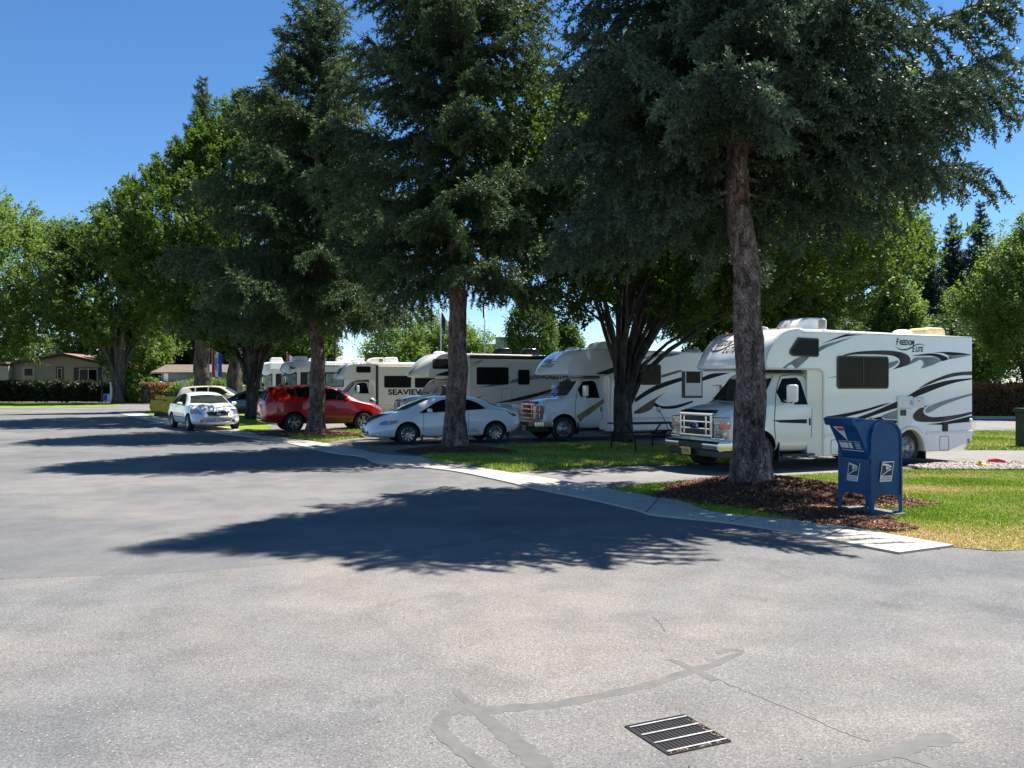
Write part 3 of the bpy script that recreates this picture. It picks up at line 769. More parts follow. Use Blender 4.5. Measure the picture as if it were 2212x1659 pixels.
# ---- broadleaf trees
LEAF = None
def leaves(P, D, per, shoot, size, rng, flat=.6):
    """shoots with alternate leaves -> vertices (quads) and shade value"""
    n = len(P); X, Y, Z = rot_to(D, rng, n)
    s = (np.arange(per)+.5)/per; sg = np.where(np.arange(per) % 2, 1., -1.)
    a = P[:, None]+Z[:, None]*(shoot[:, None]*s)[..., None]
    out = X[:, None]*sg[None, :, None]*.85+Z[:, None]*.5+Y[:, None]*rng.normal(size=(n, per, 1))*.5
    out /= np.linalg.norm(out, axis=2, keepdims=True)
    nrm = np.cross(out, rng.normal(size=(n, per, 3))*(1-flat)+np.array([0, 0, flat])); nrm /= np.linalg.norm(nrm, axis=2, keepdims=True)+1e-9
    sz = size*(.7+.6*rng.random((n, per, 1))); tipw = .38
    v0 = a; v2 = a+out*sz; v1 = a+out*sz*.5+nrm*sz*tipw; v3 = a+out*sz*.5-nrm*sz*tipw
    V = np.stack([v0, v1, v2, v3], 2).reshape(-1, 3)
    var = np.repeat(np.clip(.5+.25*rng.normal(size=(n, per)), 0, 1).ravel(), 4)
    return V, var
def broadleaf(name, base, H, zb, rx, label, seed, mat, n=6000, per=10, leaf=.10, shoot=.5, trunk_r=.25, limbs=14, fork=1.6, ry=None, vase=.35, lump=.16, up=.7, bark='bark_smooth', group=None, hollow=.55, gap=-.55, zc=.5, off=(0, 0), egg=0, spread=1.0, limb_r=None, cut=None, spray=1):
    rng = np.random.default_rng(seed); rnd = random.Random(seed); ry = ry or rx
    root = thing(name, label, 'tree', base, 0, group)
    cz = zb+(H-zb)*zc; hz_u = H-cz; hz_d = cz-zb
    m_ = int(n*1.7); d = rng.normal(size=(m_, 3)); d /= np.linalg.norm(d, axis=1, keepdims=True)
    lob = 1+lump*nz(d, 3.2, seed)+lump*.6*nz(d, 8, seed+1)+.05*nz(d, 18, seed+2)
    u = hollow+(1-hollow)*rng.random(m_)**(.55 if spray < 10 else .38)
    sx = np.where(d[:, 2] > 0, 1-egg*d[:, 2], 1-vase*(-d[:, 2])**1.2)
    P = np.stack([d[:, 0]*rx*sx*lob*u+off[0], d[:, 1]*ry*sx*lob*u+off[1], cz+d[:, 2]*np.where(d[:, 2] > 0, hz_u, hz_d)*lob*u], 1)
    keep = nz(P, 1.6, seed+5)+.5*nz(P, 4.5, seed+6) > gap
    P, d = P[keep][:n], d[keep][:n]
    D = d*np.array([1, 1, .5])*.7+np.array([0, 0, up])+rng.normal(size=P.shape)*.35
    if spray > 1:                       # group shoots into flame-like sprays
        g_ = len(P)//spray; C_, Dc = P[:g_], D[:g_]/np.linalg.norm(D[:g_], axis=1, keepdims=True)
        C_ = np.repeat(C_, spray, 0); Dc = np.repeat(Dc, spray, 0); t_ = rng.random((len(C_), 1)); Ls_ = shoot*np.repeat(1.3+1.4*rng.random((g_, 1)), spray, 0)
        P = C_+Dc*Ls_*(t_-.35)+rng.normal(size=C_.shape)*shoot*.42*(1.05-t_); D = Dc+rng.normal(size=C_.shape)*.38
    if cut is not None:
        kc = cut(P); P, D = P[kc], D[kc]
    V, var = leaves(P, D, per, shoot*(.6+.8*rng.random(len(P))), leaf, rng)
    me = np_mesh('crown', V, np.arange(len(V)).reshape(-1, 4), var)
    # wood
    mb = MB(); lr = limb_r or trunk_r*.42
    mb.tube([(0, 0, -.05), (.02, 0, fork*.25), (0, .02, fork*.6), (0, 0, fork*1.02)], [trunk_r*1.3, trunk_r*1.02, trunk_r*.97, trunk_r*.9], 14)
    for i in range(limbs):
        a = 6.283*i/limbs+rnd.uniform(-.3, .3); f = rnd.uniform(.25, 1); e = rnd.uniform(.35, .85)
        tx, ty = math.cos(a)*rx*f*.85*spread+off[0], math.sin(a)*ry*f*.85*spread+off[1]; tz = zb+(H-zb)*(.25+.6*(1-f)+rnd.uniform(0, .1))
        s0 = Vector((math.cos(a)*trunk_r*.45, math.sin(a)*trunk_r*.45, fork*rnd.uniform(.55, .98))); pts = []
        for j in range(7):
            t = j/6; pts.append((s0.x+(tx-s0.x)*t**1.55+rnd.uniform(-.08, .08)*t*2, s0.y+(ty-s0.y)*t**1.55+rnd.uniform(-.08, .08)*t*2, s0.z+(tz-s0.z)*t**.85))
        r0 = lr*rnd.uniform(.7, 1.2); mb.tube(pts, [r0*1.2, r0, r0*.8, r0*.6, r0*.42, r0*.25, r0*.1], 7, cap=False)
        for q in range(3):
            j = rnd.choice((2, 3, 4)); p = Vector(pts[j]); dd = Vector((math.cos(a+rnd.uniform(-1, 1)), math.sin(a+rnd.uniform(-1, 1)), rnd.uniform(.5, 1.2))).normalized()
            l_ = rnd.uniform(.2, .4)*rx; mb.tube([p, p+dd*l_*.5+Vector((0, 0, .05)), p+dd*l_+Vector((0, 0, .2))], [r0*.4, r0*.25, r0*.06], 5, cap=False)
    mb.build('trunk', M(bark), root, True)
    obj('crown', me, M(mat), root)
    return root
# foreground hornbeams
h1 = A(1345, 25.9)
broadleaf('hornbeam_tree', h1, 12.5, 3.0, 6.9, 'dark vase shaped broadleaf tree between the two nearest motorhomes, limbs fanning from a thick trunk', 3, 'leaves_hornbeam', n=26000, per=10, leaf=.115, shoot=.42, trunk_r=.30, limbs=34, fork=1.7, ry=7.1, vase=.2, up=.9, group='broadleaf trees among the motorhomes', hollow=.35, gap=-1.1, off=(2.2, .3), limb_r=.075, egg=.3, spray=11,
          cut=lambda P: ~((P[:, 0] < .6) & (P[:, 2] < 4.9+.25*np.sin(P[:, 0]*1.7)-.9*np.exp(-((P[:, 0]+1.2)/1.2)**2))) & ~((P[:, 0] >= .6) & (P[:, 2] < 3.3+.2*np.sin(P[:, 0]*2))) & ~((np.hypot(P[:, 0], P[:, 1]) < 2.2) & (P[:, 2] < 5.2)))
broadleaf('hornbeam_tree', A(1610, 33.5), 11.2, 3.2, 6.4, 'sunlit layered broadleaf tree rising behind the nearest motorhome', 9, 'leaves_hornbeam', n=27000, per=10, leaf=.11, shoot=.36, trunk_r=.38, limbs=20, fork=2.2, vase=.3, up=.45, group='broadleaf trees among the motorhomes', hollow=.5, gap=-1.0, egg=.12, limb_r=.10, lump=.05, spray=12)
broadleaf('hornbeam_tree', G(545, 905), 16.6, 3.4, 7.9, 'largest oval broadleaf tree, left, standing behind the white sedan and red car', 17, 'leaves_hornbeam', n=34000, per=9, leaf=.13, shoot=.36, trunk_r=.34, limbs=26, fork=2.4, vase=.3, up=1.1, egg=.5, group='broadleaf trees among the motorhomes', hollow=.5, gap=-1.0, limb_r=.10, zc=.42, lump=.04, off=(.2, 0), spray=14)
# left background
broadleaf('maple_tree', A(-35, 84), 20.5, 5.2, 8.4, 'pale green maple at the far left edge, spreading over the beige house', 21, 'leaves_light', n=9000, per=9, leaf=.27, shoot=1.0, trunk_r=.4, fork=3, up=.5, bark='bark_far', gap=-.55, lump=.2, zc=.55, vase=.1, spray=7)
broadleaf('maple_tree', G(255, 872), 17.6, 5.0, 5.6, 'maple with a forked trunk growing at the right corner of the beige house', 22, 'leaves_maple', n=6500, per=9, leaf=.28, shoot=.9, trunk_r=.55, fork=2.2, up=.45, bark='bark_far', gap=-.35, lump=.24, zc=.55, vase=.1, limbs=9, limb_r=.3, off=(-.8, 0), spray=7)
broadleaf('shade_tree', A(300, 98), 9.5, 1.5, 4.2, 'yellow green tree lit by the sun between the two houses', 23, 'leaves_light', n=2200, per=8, leaf=.3, shoot=.9, trunk_r=.2, fork=2, up=.4, bark='bark_far', gap=-.4)
for i, (X, d, H_, r_, lab) in enumerate(((360, 112, 13, 7, 'dark tree behind the grey roofed house, above its left end'), (430, 118, 14, 7, 'dark tree behind the grey roofed house, above its middle'),
                                       (505, 108, 13, 6.5, 'dark tree behind the grey roofed house, seen through the big oval tree'), (575, 116, 12, 6, 'dark tree in the gap left of the white motorhomes'), (655, 104, 10.5, 4.2, 'green tree behind the roofs of the white motorhomes'),
                                       (235, 112, 12, 6, 'dark tree behind the right roof slope of the beige house'), (60, 125, 9, 6, 'green tree low behind the left roof slope of the beige house'))):
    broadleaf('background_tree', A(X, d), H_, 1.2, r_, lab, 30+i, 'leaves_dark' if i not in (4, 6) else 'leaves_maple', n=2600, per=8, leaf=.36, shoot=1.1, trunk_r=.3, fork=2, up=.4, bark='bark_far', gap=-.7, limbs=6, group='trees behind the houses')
spruce('spruce_tree', A(437, 56), 22.6, 5.5, Rprof(2.3, .1, .65), 51, 'narrow spruce whose tip stands above the big oval tree, its trunk behind the white sedan', 'needles_green', trunk_r=.56, tw=.3, dens=.6, whorl=.6, nb=7, k=6, tm=0, flare=1.2, bark='bark_far')
spruce('spruce_tree', A(508, 60), 15, 7, Rprof(3.0, .1, .9), 52, 'conifer trunk half hidden behind the limbs of the big oval tree', 'needles_green', trunk_r=.58, tw=.3, dens=.4, whorl=.8, nb=6, k=5, tm=0, flare=1.2, bark='bark_far')
# middle background
for i, (X, d, H_, r_, m_, lab) in enumerate(((868, 92, 8.6, 3.6, 'leaves_light', 'airy pale green tree above the cream motorhome, left of the flagpole'), (940, 95, 9.6, 3.4, 'leaves_light', 'airy pale green tree behind the left flagpole'), (1008, 96, 8.4, 2.6, 'leaves_light', 'airy pale green tree right of the middle spruce trunk'),
                                           (1150, 84, 10.4, 2.3, 'leaves_maple', 'compact round crowned tree beside the grey building'), (1228, 88, 8.0, 1.2, 'leaves_maple', 'small tree beside the short utility pole'))):
    broadleaf('background_tree', A(X, d), H_, 1.6, r_, lab, 60+i, m_, n=2300 if i < 3 else 2600, per=7, leaf=.24, shoot=.9, trunk_r=.15, fork=2, up=.9, bark='bark_far', gap=-.15 if i < 3 else -1, limbs=8, hollow=.25 if i < 3 else .6, group='trees beyond the motorhomes', vase=.2, lump=.25 if i < 3 else .06)
# right background
for i, (X, d, H_, lab) in enumerate(((2000, 72, 16.4, 'dark fir far right, leftmost of three'), (2058, 76, 17.8, 'dark fir far right, middle one of three'), (2118, 74, 18.4, 'dark fir far right, tallest and rightmost of three'))):
    spruce('fir_tree', A(X, d), H_, .8, Rprof(2.5, .1, .8), 70+i, lab, 'needles_far', trunk_r=.25, tw=.36, dens=.42, whorl=.62, nb=7, k=6, tm=1, flare=1.1, bark='bark_far', group='firs at the far right', droop0=1.2)
broadleaf('background_tree', A(2225, 47), 10.4, 2.2, 3.7, 'green multi stemmed tree standing behind the right hand hedge', 81, 'leaves_light', n=6500, per=9, leaf=.15, shoot=.7, trunk_r=.17, fork=1.2, up=1.0, bark='bark_smooth', gap=-.55, limbs=12, lump=.2, limb_r=.09, vase=.3, egg=.6)
broadleaf('background_tree', A(2330, 50), 10.8, 2.0, 4.6, 'green tree at the right edge of the view behind the hedge', 82, 'leaves_light', n=5000, per=9, leaf=.16, shoot=.7, trunk_r=.17, fork=1.2, up=1.0, bark='bark_smooth', gap=-.6, limbs=10, lump=.2, limb_r=.09)
broadleaf('background_tree', A(1925, 60), 8.8, 1.5, 2.0, 'light green tree rising behind the rear of the nearest motorhome', 83, 'leaves_light', n=4200, per=8, leaf=.2, shoot=.8, trunk_r=.15, fork=1.6, up=.8, bark='bark_far', gap=-.5, lump=.2, hollow=.4)
broadleaf('background_tree', A(1800, 62), 8.0, 1.5, 4.0, 'leafy tree low behind the air conditioner of the nearest motorhome', 84, 'leaves_maple', n=3500, per=8, leaf=.22, shoot=.8, trunk_r=.15, fork=1.6, up=.6, bark='bark_far', gap=-.6)
broadleaf('background_tree', A(2050, 66), 6.4, 1.2, 4.6, 'dark leafy tree below the firs at right', 85, 'leaves_dark', n=3500, per=8, leaf=.24, shoot=.8, trunk_r=.15, fork=1.6, up=.6, bark='bark_far', gap=-.8)

def hedge(name, p0, p1, h, dep, seed, mat, label, n=5000, leaf=.12, top=None, cat='hedge'):
    """clipped hedge of small leaves over a dense twiggy core"""
    rng = np.random.default_rng(seed); p0 = np.array(p0[:2]); p1 = np.array(p1[:2]); Lh = np.linalg.norm(p1-p0); u = (p1-p0)/Lh; v = np.array([-u[1], u[0]])
    root = thing(name, label, cat, (p0[0], p0[1], 0), math.atan2(u[1], u[0]))
    x = rng.random(n)*Lh; r = rng.random(n); y = np.where(r < .45, rng.random(n)*.12, np.where(r < .6, dep-rng.random(n)*.12, rng.random(n)*dep)); z = np.where(r < .6, rng.random(n)*h, h-rng.random(n)**2*.25)
    hh = 1+.07*nz(x[:, None], 2.2, seed)+.04*nz(x[:, None], 7, seed+2)
    P = np.stack([x, y+rng.normal(size=n)*.05, z*hh], 1); D = np.stack([rng.normal(size=n)*.5, np.where(r < .45, -.6, .4)+rng.normal(size=n)*.3, .5+rng.random(n)], 1)
    V, var = leaves(P, D, 6, np.full(n, leaf*2.2), leaf, rng, .3)
    if top: var = np.clip(var*.35+.65*(V[:, 2] > h*top+.1*nz(V, 3, 5)), 0, 1)
    obj('foliage', np_mesh('foliage', V, np.arange(len(V)).reshape(-1, 4), var), M(mat), root)
    mb = MB(); mb.box(0, Lh, .12, dep-.12, .1, h*.86); mb.build('core', M('bark_smooth'), root)
    return root
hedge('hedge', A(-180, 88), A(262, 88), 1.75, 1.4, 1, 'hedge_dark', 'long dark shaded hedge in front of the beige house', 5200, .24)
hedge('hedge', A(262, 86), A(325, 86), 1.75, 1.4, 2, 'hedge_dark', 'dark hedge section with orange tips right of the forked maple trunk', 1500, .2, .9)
hedge('hedge', A(322, 80), A(400, 83), 1.7, 1.3, 3, 'hedge_red', 'hedge with red orange new leaves behind the yellow machine', 3000, .17, .8)
hedge('hedge', A(2098, 45.5), A(2500, 45.5), 1.7, 1.1, 4, 'hedge_red', 'brown leaved hedge with red tips behind the kerb at far right', 9000, .09, .93)
for i, (X, d, r_, h_, lab) in enumerate(((425, 68, 2.0, 2.0, 'rounded light green shrub, leftmost of the clipped three behind the sedan'), (462, 69, 2.0, 2.1, 'rounded light green shrub, middle one of the clipped three behind the sedan'), (488, 70, 1.9, 1.7, 'rounded light green shrub, rightmost of the clipped three behind the sedan'), (305, 84, 1.8, 2.7, 'loose green bush above the red tipped hedge'))):
    broadleaf('shrub', A(X, d), h_, .1, r_, lab, 90+i, 'leaves_light', n=1300, per=8, leaf=.16, shoot=.35, trunk_r=.06, fork=.3, up=.5, bark='bark_far', gap=-2, limbs=6, hollow=.75, lump=.08, group='shrubs behind the sedan' if i < 3 else None)
# ---------------------------------------------------------------- vehicle materials
def paint(name, col, var=.03, rough=.25, coat=1.0, metal=0, dirt=0):
    m, nt, b = _new(name)
    f = noise(nt, 1.3, 4, .6); c = ramp(nt, f, [(.3, tuple(x*(1-var) for x in col)), (.7, col)])
    if dirt:
        sp = N(nt, 'ShaderNodeSeparateXYZ'); L(nt, objc(nt), sp.inputs[0])
        zz = ramp(nt, sp.outputs['Z'], [(.25, (1, 1, 1)), (.8, (0, 0, 0))])
        mp = N(nt, 'ShaderNodeMapping'); mp.inputs['Scale'].default_value = (14, 14, .8); L(nt, objc(nt), mp.inputs[0])
        st = ramp(nt, noise(nt, 1, 4, .7, mp.outputs[0]), [(.5, (0, 0, 0)), (.8, (1, 1, 1))])
        k = mixc(nt, .5, zz, st, 'ADD'); k2 = mixc(nt, 1, k, (dirt, dirt, dirt), 'MULTIPLY'); c = mixc(nt, k2, c, (.36, .33, .27))
    L(nt, c, b.inputs['Base Color']); b.inputs['Roughness'].default_value = rough; b.inputs['Metallic'].default_value = metal
    b.inputs['Coat Weight'].default_value = coat; b.inputs['Coat Roughness'].default_value = .05
    bump(nt, b, noise(nt, 2.2, 2), .05, .02)
    return m
paint('gelcoat', (.86, .86, .85), dirt=.14); paint('gelcoat_cream', (.66, .64, .50), dirt=.15, rough=.35, coat=.5); paint('gelcoat_pale', (.70, .70, .64), dirt=.15, rough=.35, coat=.6)
paint('van_white', (.80, .80, .78), dirt=.1); paint('van_cream', (.62, .62, .52), dirt=.1)
paint('car_white', (.80, .82, .84)); paint('car_white_two', (.83, .83, .84)); paint('car_red', (.42, .006, .008), rough=.3, metal=.25, var=.15); paint('car_green_grey', (.07, .085, .075), metal=.3); paint('car_beige', (.62, .56, .45))
simple('chrome', (.86, .86, .87), .12, 1, .03, 3); simple('chrome_dull', (.36, .36, .36), .38, .9, .15, 8)
simple('black_plastic', (.018, .018, .019), .45, 0, .2, 12); simple('black_gloss', (.012, .012, .013), .15, 0, .1, 4, spec=.3)
simple('grey_plastic', (.07, .07, .072), .55, 0, .15, 12, .1); simple('tyre', (.022, .022, .022), .8, 0, .3, 30, .2); simple('under', (.014, .013, .012), .9, 0, .3, 6)
simple('alloy', (.55, .55, .56), .28, .9, .1, 20); simple('seam', (.05, .05, .052), .7); simple('g_black', (.014, .012, .013), .55, 0, .15, 2, spec=.2)
simple('g_brown', (.055, .042, .038), .5, 0, .4, 3, spec=.25); simple('g_grey', (.25, .27, .29), .5, 0, .22, 2, spec=.25); simple('g_tan', (.28, .17, .085), .5, 0, .3, 3, spec=.25); simple('g_gold', (.30, .22, .10), .5, 0, .25, 3, spec=.25); simple('g_teal', (.07, .12, .16), .4, 0, .1, 3)
simple('marker_orange', (.75, .13, .03), .25, 0, .1, 10, coat=1); simple('lamp_red', (.45, .012, .012), .15, 0, .2, 20, coat=1); simple('plate_white', (.78, .79, .80), .4); simple('plate_yellow', (.72, .45, .05), .4, 0, .1, 12)
simple('ink_dark', (.03, .03, .045), .5); simple('ink_blue', (.03, .05, .22), .5); simple('ink_green', (.12, .3, .16), .5); simple('badge_blue', (.01, .03, .10), .2, 0, .1, 10, coat=1); simple('vinyl', (.42, .42, .40), .75, 0, .2, 2.5, .8, bscale=3)
simple('cream_cover', (.70, .58, .30), .45, 0, .08, 3); simple('curtain', (.34, .42, .38), .85, 0, .3, 4); simple('roof_white', (.8, .79, .77), .5, 0, .06, 1.5)
m, nt, b = _new('glass_dark'); f = noise(nt, 1.1, 3, .5); L(nt, ramp(nt, f, [(.35, (.004, .005, .006)), (.7, (.012, .015, .017))]), b.inputs['Base Color']); b.inputs['Roughness'].default_value = .03; b.inputs['Specular IOR Level'].default_value = .09
m, nt, b = _new('windscreen'); f = noise(nt, 1.6, 3, .5); L(nt, ramp(nt, f, [(.35, (.010, .013, .012)), (.7, (.035, .045, .042))]), b.inputs['Base Color']); b.inputs['Roughness'].default_value = .025; b.inputs['Specular IOR Level'].default_value = .2
m, nt, b = _new('lamp_glass'); vo = N(nt, 'ShaderNodeTexVoronoi'); vo.inputs['Scale'].default_value = 14; L(nt, objc(nt), vo.inputs['Vector']); L(nt, ramp(nt, vo.outputs['Distance'], [(.1, (.75, .77, .8)), (.5, (.25, .27, .3))]), b.inputs['Base Color'])
b.inputs['Metallic'].default_value = .6; b.inputs['Roughness'].default_value = .1; b.inputs['Coat Weight'].default_value = 1

def pchip(xs, ys, q):
    xs, ys = np.array(xs, float), np.array(ys, float); h = np.diff(xs); dl = np.diff(ys)/h; m = np.zeros_like(ys)
    for i in range(1, len(xs)-1):
        if dl[i-1]*dl[i] > 0:
            w1, w2 = 2*h[i]+h[i-1], h[i]+2*h[i-1]; m[i] = (w1+w2)/(w1/dl[i-1]+w2/dl[i])
    m[0], m[-1] = dl[0], dl[-1]
    i = np.clip(np.searchsorted(xs, q)-1, 0, len(h)-1); t = (q-xs[i])/h[i]
    return (2*t**3-3*t**2+1)*ys[i]+(t**3-2*t**2+t)*h[i]*m[i]+(-2*t**3+3*t**2)*ys[i+1]+(t**3-t**2)*h[i]*m[i+1]
def loft(name, keys, mat, parent, n=96, bow=(.16, .10), endr=(.14, .12), sub=3, tumble=.035):
    """keys rows: x, z_bottom, z_top, z_belt, w_low, w_mid, w_belt, w_top"""
    K = np.array(sorted(keys)); x0, x1 = K[0, 0], K[-1, 0]
    q = np.concatenate([[x0+endr[1]*(1-math.cos(a)) for a in np.linspace(.0, 1.45, 7)], np.linspace(x0+endr[1]+.01, x1-endr[0]-.01, n), [x1-endr[0]*(1-math.sin(a)) for a in np.linspace(.12, 1.57, 7)]])
    vals = [pchip(K[:, 0], K[:, i], q) for i in range(1, 8)]
    V = []; cnt = None
    for s, x in enumerate(q):
        zb, zt, zl, wl, wm, wb, wt = [v[s] for v in vals]
        zm = zb+(zl-zb)*.55
        half = [(0, zb), (wl*.75, zb), (wl, zb+.03), (wm, zb+(zl-zb)*.25), (wm, zm), (wb+.012, zl-.03), (wb, zl+.01), (wt+(wb-wt)*.25, zt-(zt-zl)*.30), (wt, zt-min(.05, (zt-zl)*.3)), (wt*.66, zt-.004), (0, zt+.01)]
        P = np.array(half)
        for _ in range(sub):
            a, b_ = P[:-1], P[1:]; P = np.vstack([P[:1], np.stack([a*.75+b_*.25, a*.25+b_*.75], 1).reshape(-1, 2)[1:-1], P[-1:]])
        k = 1.0
        e = x-x0
        if e < endr[1]: k = math.sqrt(max(0, 1-(1-e/endr[1])**2))
        e2 = x1-x
        if e2 < endr[0]: k = math.sqrt(max(0, 1-(1-e2/endr[0])**2))
        dk = (1-k)*(endr[1] if x < 0 else endr[0])*1.0
        zc = (zb+zt)/2; Y = np.maximum(0, P[:, 0]-dk*np.minimum(1, P[:, 0]/.2)); Z = zc+(P[:, 1]-zc)*(1-dk/max(.2, (zt-zb)/2)*.8)
        fr = max(0, (x-(x1-1.1))/1.1); rr = max(0, ((x0+.9)-x)/.9)
        X = x-bow[0]*fr**1.5*(Y/.9)**2.2+bow[1]*rr**1.5*(Y/.9)**2.2
        ring = [(X[i], Y[i], Z[i]) for i in range(len(P))]+[(X[i], -Y[i], Z[i]) for i in range(len(P)-2, 0, -1)]
        cnt = len(ring); V += ring
    S_ = len(q); Fs = [(i*cnt+j, i*cnt+(j+1) % cnt, (i+1)*cnt+(j+1) % cnt, (i+1)*cnt+j) for i in range(S_-1) for j in range(cnt)]
    Fs += [tuple(range(cnt)), tuple(range((S_-1)*cnt+cnt-1, (S_-1)*cnt-1, -1))]
    mb = MB(); mb.add(V, Fs); me = mb.mesh(name); return obj(name, me, mat, parent, True)
def cut_arches(o, wells, mat):
    """wells: (x, z, r, y_in, y_out)"""
    o.data.materials.append(mat)
    mb = MB()
    for x, z, r, yi, yo in wells:
        for s in (1, -1):
            a, b_ = (yi, yo) if s > 0 else (-yo, -yi)
            mb.lathe([(r, a), (r, b_)], 40, (x, 0, z), 'y')
    c = bpy.data.objects.new('cut', mb.mesh('cut')); c.data.materials.append(mat); COL.objects.link(c); c.parent = o.parent
    md = o.modifiers.new('b', 'BOOLEAN'); md.operation = 'DIFFERENCE'; md.object = c; md.solver = 'EXACT'; md.material_mode = 'TRANSFER'
    apply_mods(o); bpy.data.objects.remove(c)
    o.data.set_sharp_from_angle(angle=R(38))
def wheel(x, y, r, wd, parent, rim='alloy10', side=1, rim_mat='alloy', rr=.66):
    """wheel (an empty-free mesh: tyre with a rim under it); side = outward y direction"""
    t = MB(); t.lathe([(r*rr, -wd/2), (r*.90, -wd/2), (r*.985, -wd*.40), (r, -wd*.22), (r, wd*.22), (r*.985, wd*.40), (r*.90, wd/2), (r*rr, wd/2)], 40, (x, y, r), 'y', cap=False)
    w_ = t.build('wheel', M('tyre'), parent, True); w_.data.set_sharp_from_angle(angle=R(40))
    o = side; ri = r*rr
    m_ = MB(); m_.lathe([(ri+.004, wd*.47*o), (ri-.012, wd*.50*o), (ri*.93, wd*.42*o), (ri*.9, wd*.12*o)], 36, (x, y, r), 'y', cap=False)
    m_.lathe([(.001, wd*.02*o), (ri*.95, wd*.0*o)], 24, (x, y, r), 'y', mi=1, cap=False)
    def spoke(a, w0, w1, r0, r1, z0, z1):
        ca, sa = math.cos(a), math.sin(a)
        def P(rad, tt, dy): return (x+rad*ca-tt*sa, y+dy*o, r+rad*sa+tt*ca)
        V = [P(r0, -w0/2, z0), P(r0, w0/2, z0), P(r1, w1/2, z1), P(r1, -w1/2, z1), P(r0, -w0/2, z0-.03), P(r0, w0/2, z0-.03), P(r1, w1/2, z1-.03), P(r1, -w1/2, z1-.03)]
        m_.add(V, [(0, 1, 2, 3), (7, 6, 5, 4), (0, 4, 5, 1), (1, 5, 6, 2), (2, 6, 7, 3), (3, 7, 4, 0)])
    d0 = wd*.36
    if rim == 'alloy10':
        for i in range(10): spoke(6.283*i/10+.2, .030, .052, ri*.22, ri*.93, d0, wd*.44)
    elif rim == 'alloy5':
        for i in range(5):
            for s in (-.2, .2): spoke(6.283*i/5+s+.3, .034, .040, ri*.2, ri*.93, d0, wd*.44)
            spoke(6.283*i/5+.3-.31+.31, .02, .07, ri*.2, ri*.36, d0, wd*.38)
    else:
        m_.lathe([(ri*.93, wd*.40*o), (ri*.80, wd*.22*o), (ri*.55, wd*.30*o), (ri*.30, wd*.45*o), (ri*.24, wd*.55*o), (.002, wd*.58*o)], 30, (x, y, r), 'y', cap=False)
        for i in range(8):
            a = 6.283*i/8; m_.lathe([(.018, wd*.24*o), (.018, wd*.30*o), (.001, wd*.31*o)], 8, (x+ri*.70*math.cos(a), y, r+ri*.70*math.sin(a)), 'y', mi=1, cap=False)
    m_.lathe([(ri*.24, d0*o), (ri*.22, (d0+.02)*o), (.001, (d0+.024)*o)], 16, (x, y, r), 'y', cap=False)
    r_ = m_.build('rim', [M(rim_mat), M('black_plastic')], w_, True); r_.data.set_sharp_from_angle(angle=R(35))
    return w_

def plate(parent, x, y, z, face, txt, bg, ink, w=.31, h=.155, tilt=0, mid=None):
    """number plate on the front (face=1) or rear (face=-1)"""
    mb = MB(); mb.box(0, .012*face, -w/2, w/2, -h/2, h/2)
    p = mb.build('number_plate', M(bg), parent, bevel=.003); p.location = (x, y, z); p.rotation_euler = (0, tilt, 0)
    me = text_mesh(txt, h*.72, 0, .8, .002)
    for v in me.vertices: v.co = Vector((.0135*face, v.co.x*face, v.co.y-.005))
    obj('plate_number', me, M(ink), p)
    return p
def mirror(parent, x, y, z, s, w, h, mat, arm=True, dx=.1):
    """door mirror on side s; housing with a dark stem"""
    mb = MB(); V = []
    hx = dx
    prof = [(-.5, -.5), (-.42, .5), (.5, .42), (.5, -.42)]
    mb.box(x-hx/2, x+hx/2, y+(0.04*s), y+(.04+w)*s, z-h/2, z+h/2)
    o = mb.build('mirror', M(mat), parent, bevel=min(w, h, dx)*.38, seg=4)
    g_ = MB(); g_.box(x-hx/2-.006, x-hx/2+.002, y+(.06*s), y+(.02+w)*s, z-h*.4, z+h*.4); g_.build('mirror_glass', M('glass_dark'), o)
    st = MB(); st.tube([(x, y-.06*s, z-h*.5+.02), (x, y+.08*s, z-h*.5+.03)], .02, 8); st.build('mirror_arm', M('black_plastic'), o)
    return o
def seam(bvh, pts, side, w, parent, name='seam', mat='seam', off=.0035, closed=False, sm=4):
    P = spline(pts, sm, closed) if sm else pts
    Lf, Rt = strip(P, w, closed)
    if closed: lp = [Lf, Rt]
    else: lp = Lf+Rt[::-1]
    if closed:
        a = max(abs(p[0])+abs(p[1]) for p in Lf); 
        def area(q): return abs(sum(q[i][0]*q[i-1][1]-q[i-1][0]*q[i][1] for i in range(len(q))))
        lp = [Lf, Rt] if area(Lf) > area(Rt) else [Rt, Lf]
    return project(bvh, lp, side, off, 0)
def group_mesh(name, mbs, mat, parent, out, **kw):
    mb = MB()
    for q in mbs: mb.add(q.v, q.f)
    me = mb.mesh(name, fix=False); bm = bmesh.new(); bm.from_mesh(me)
    bmesh.ops.reverse_faces(bm, faces=[f for f in bm.faces if f.normal.dot(Vector(out(f.calc_center_median()))) < 0]); bm.to_mesh(me); bm.free()
    return obj(name, me, mat, parent, **kw)
def sideout(c): return (0, 1 if c.y > 0 else -1, 0)

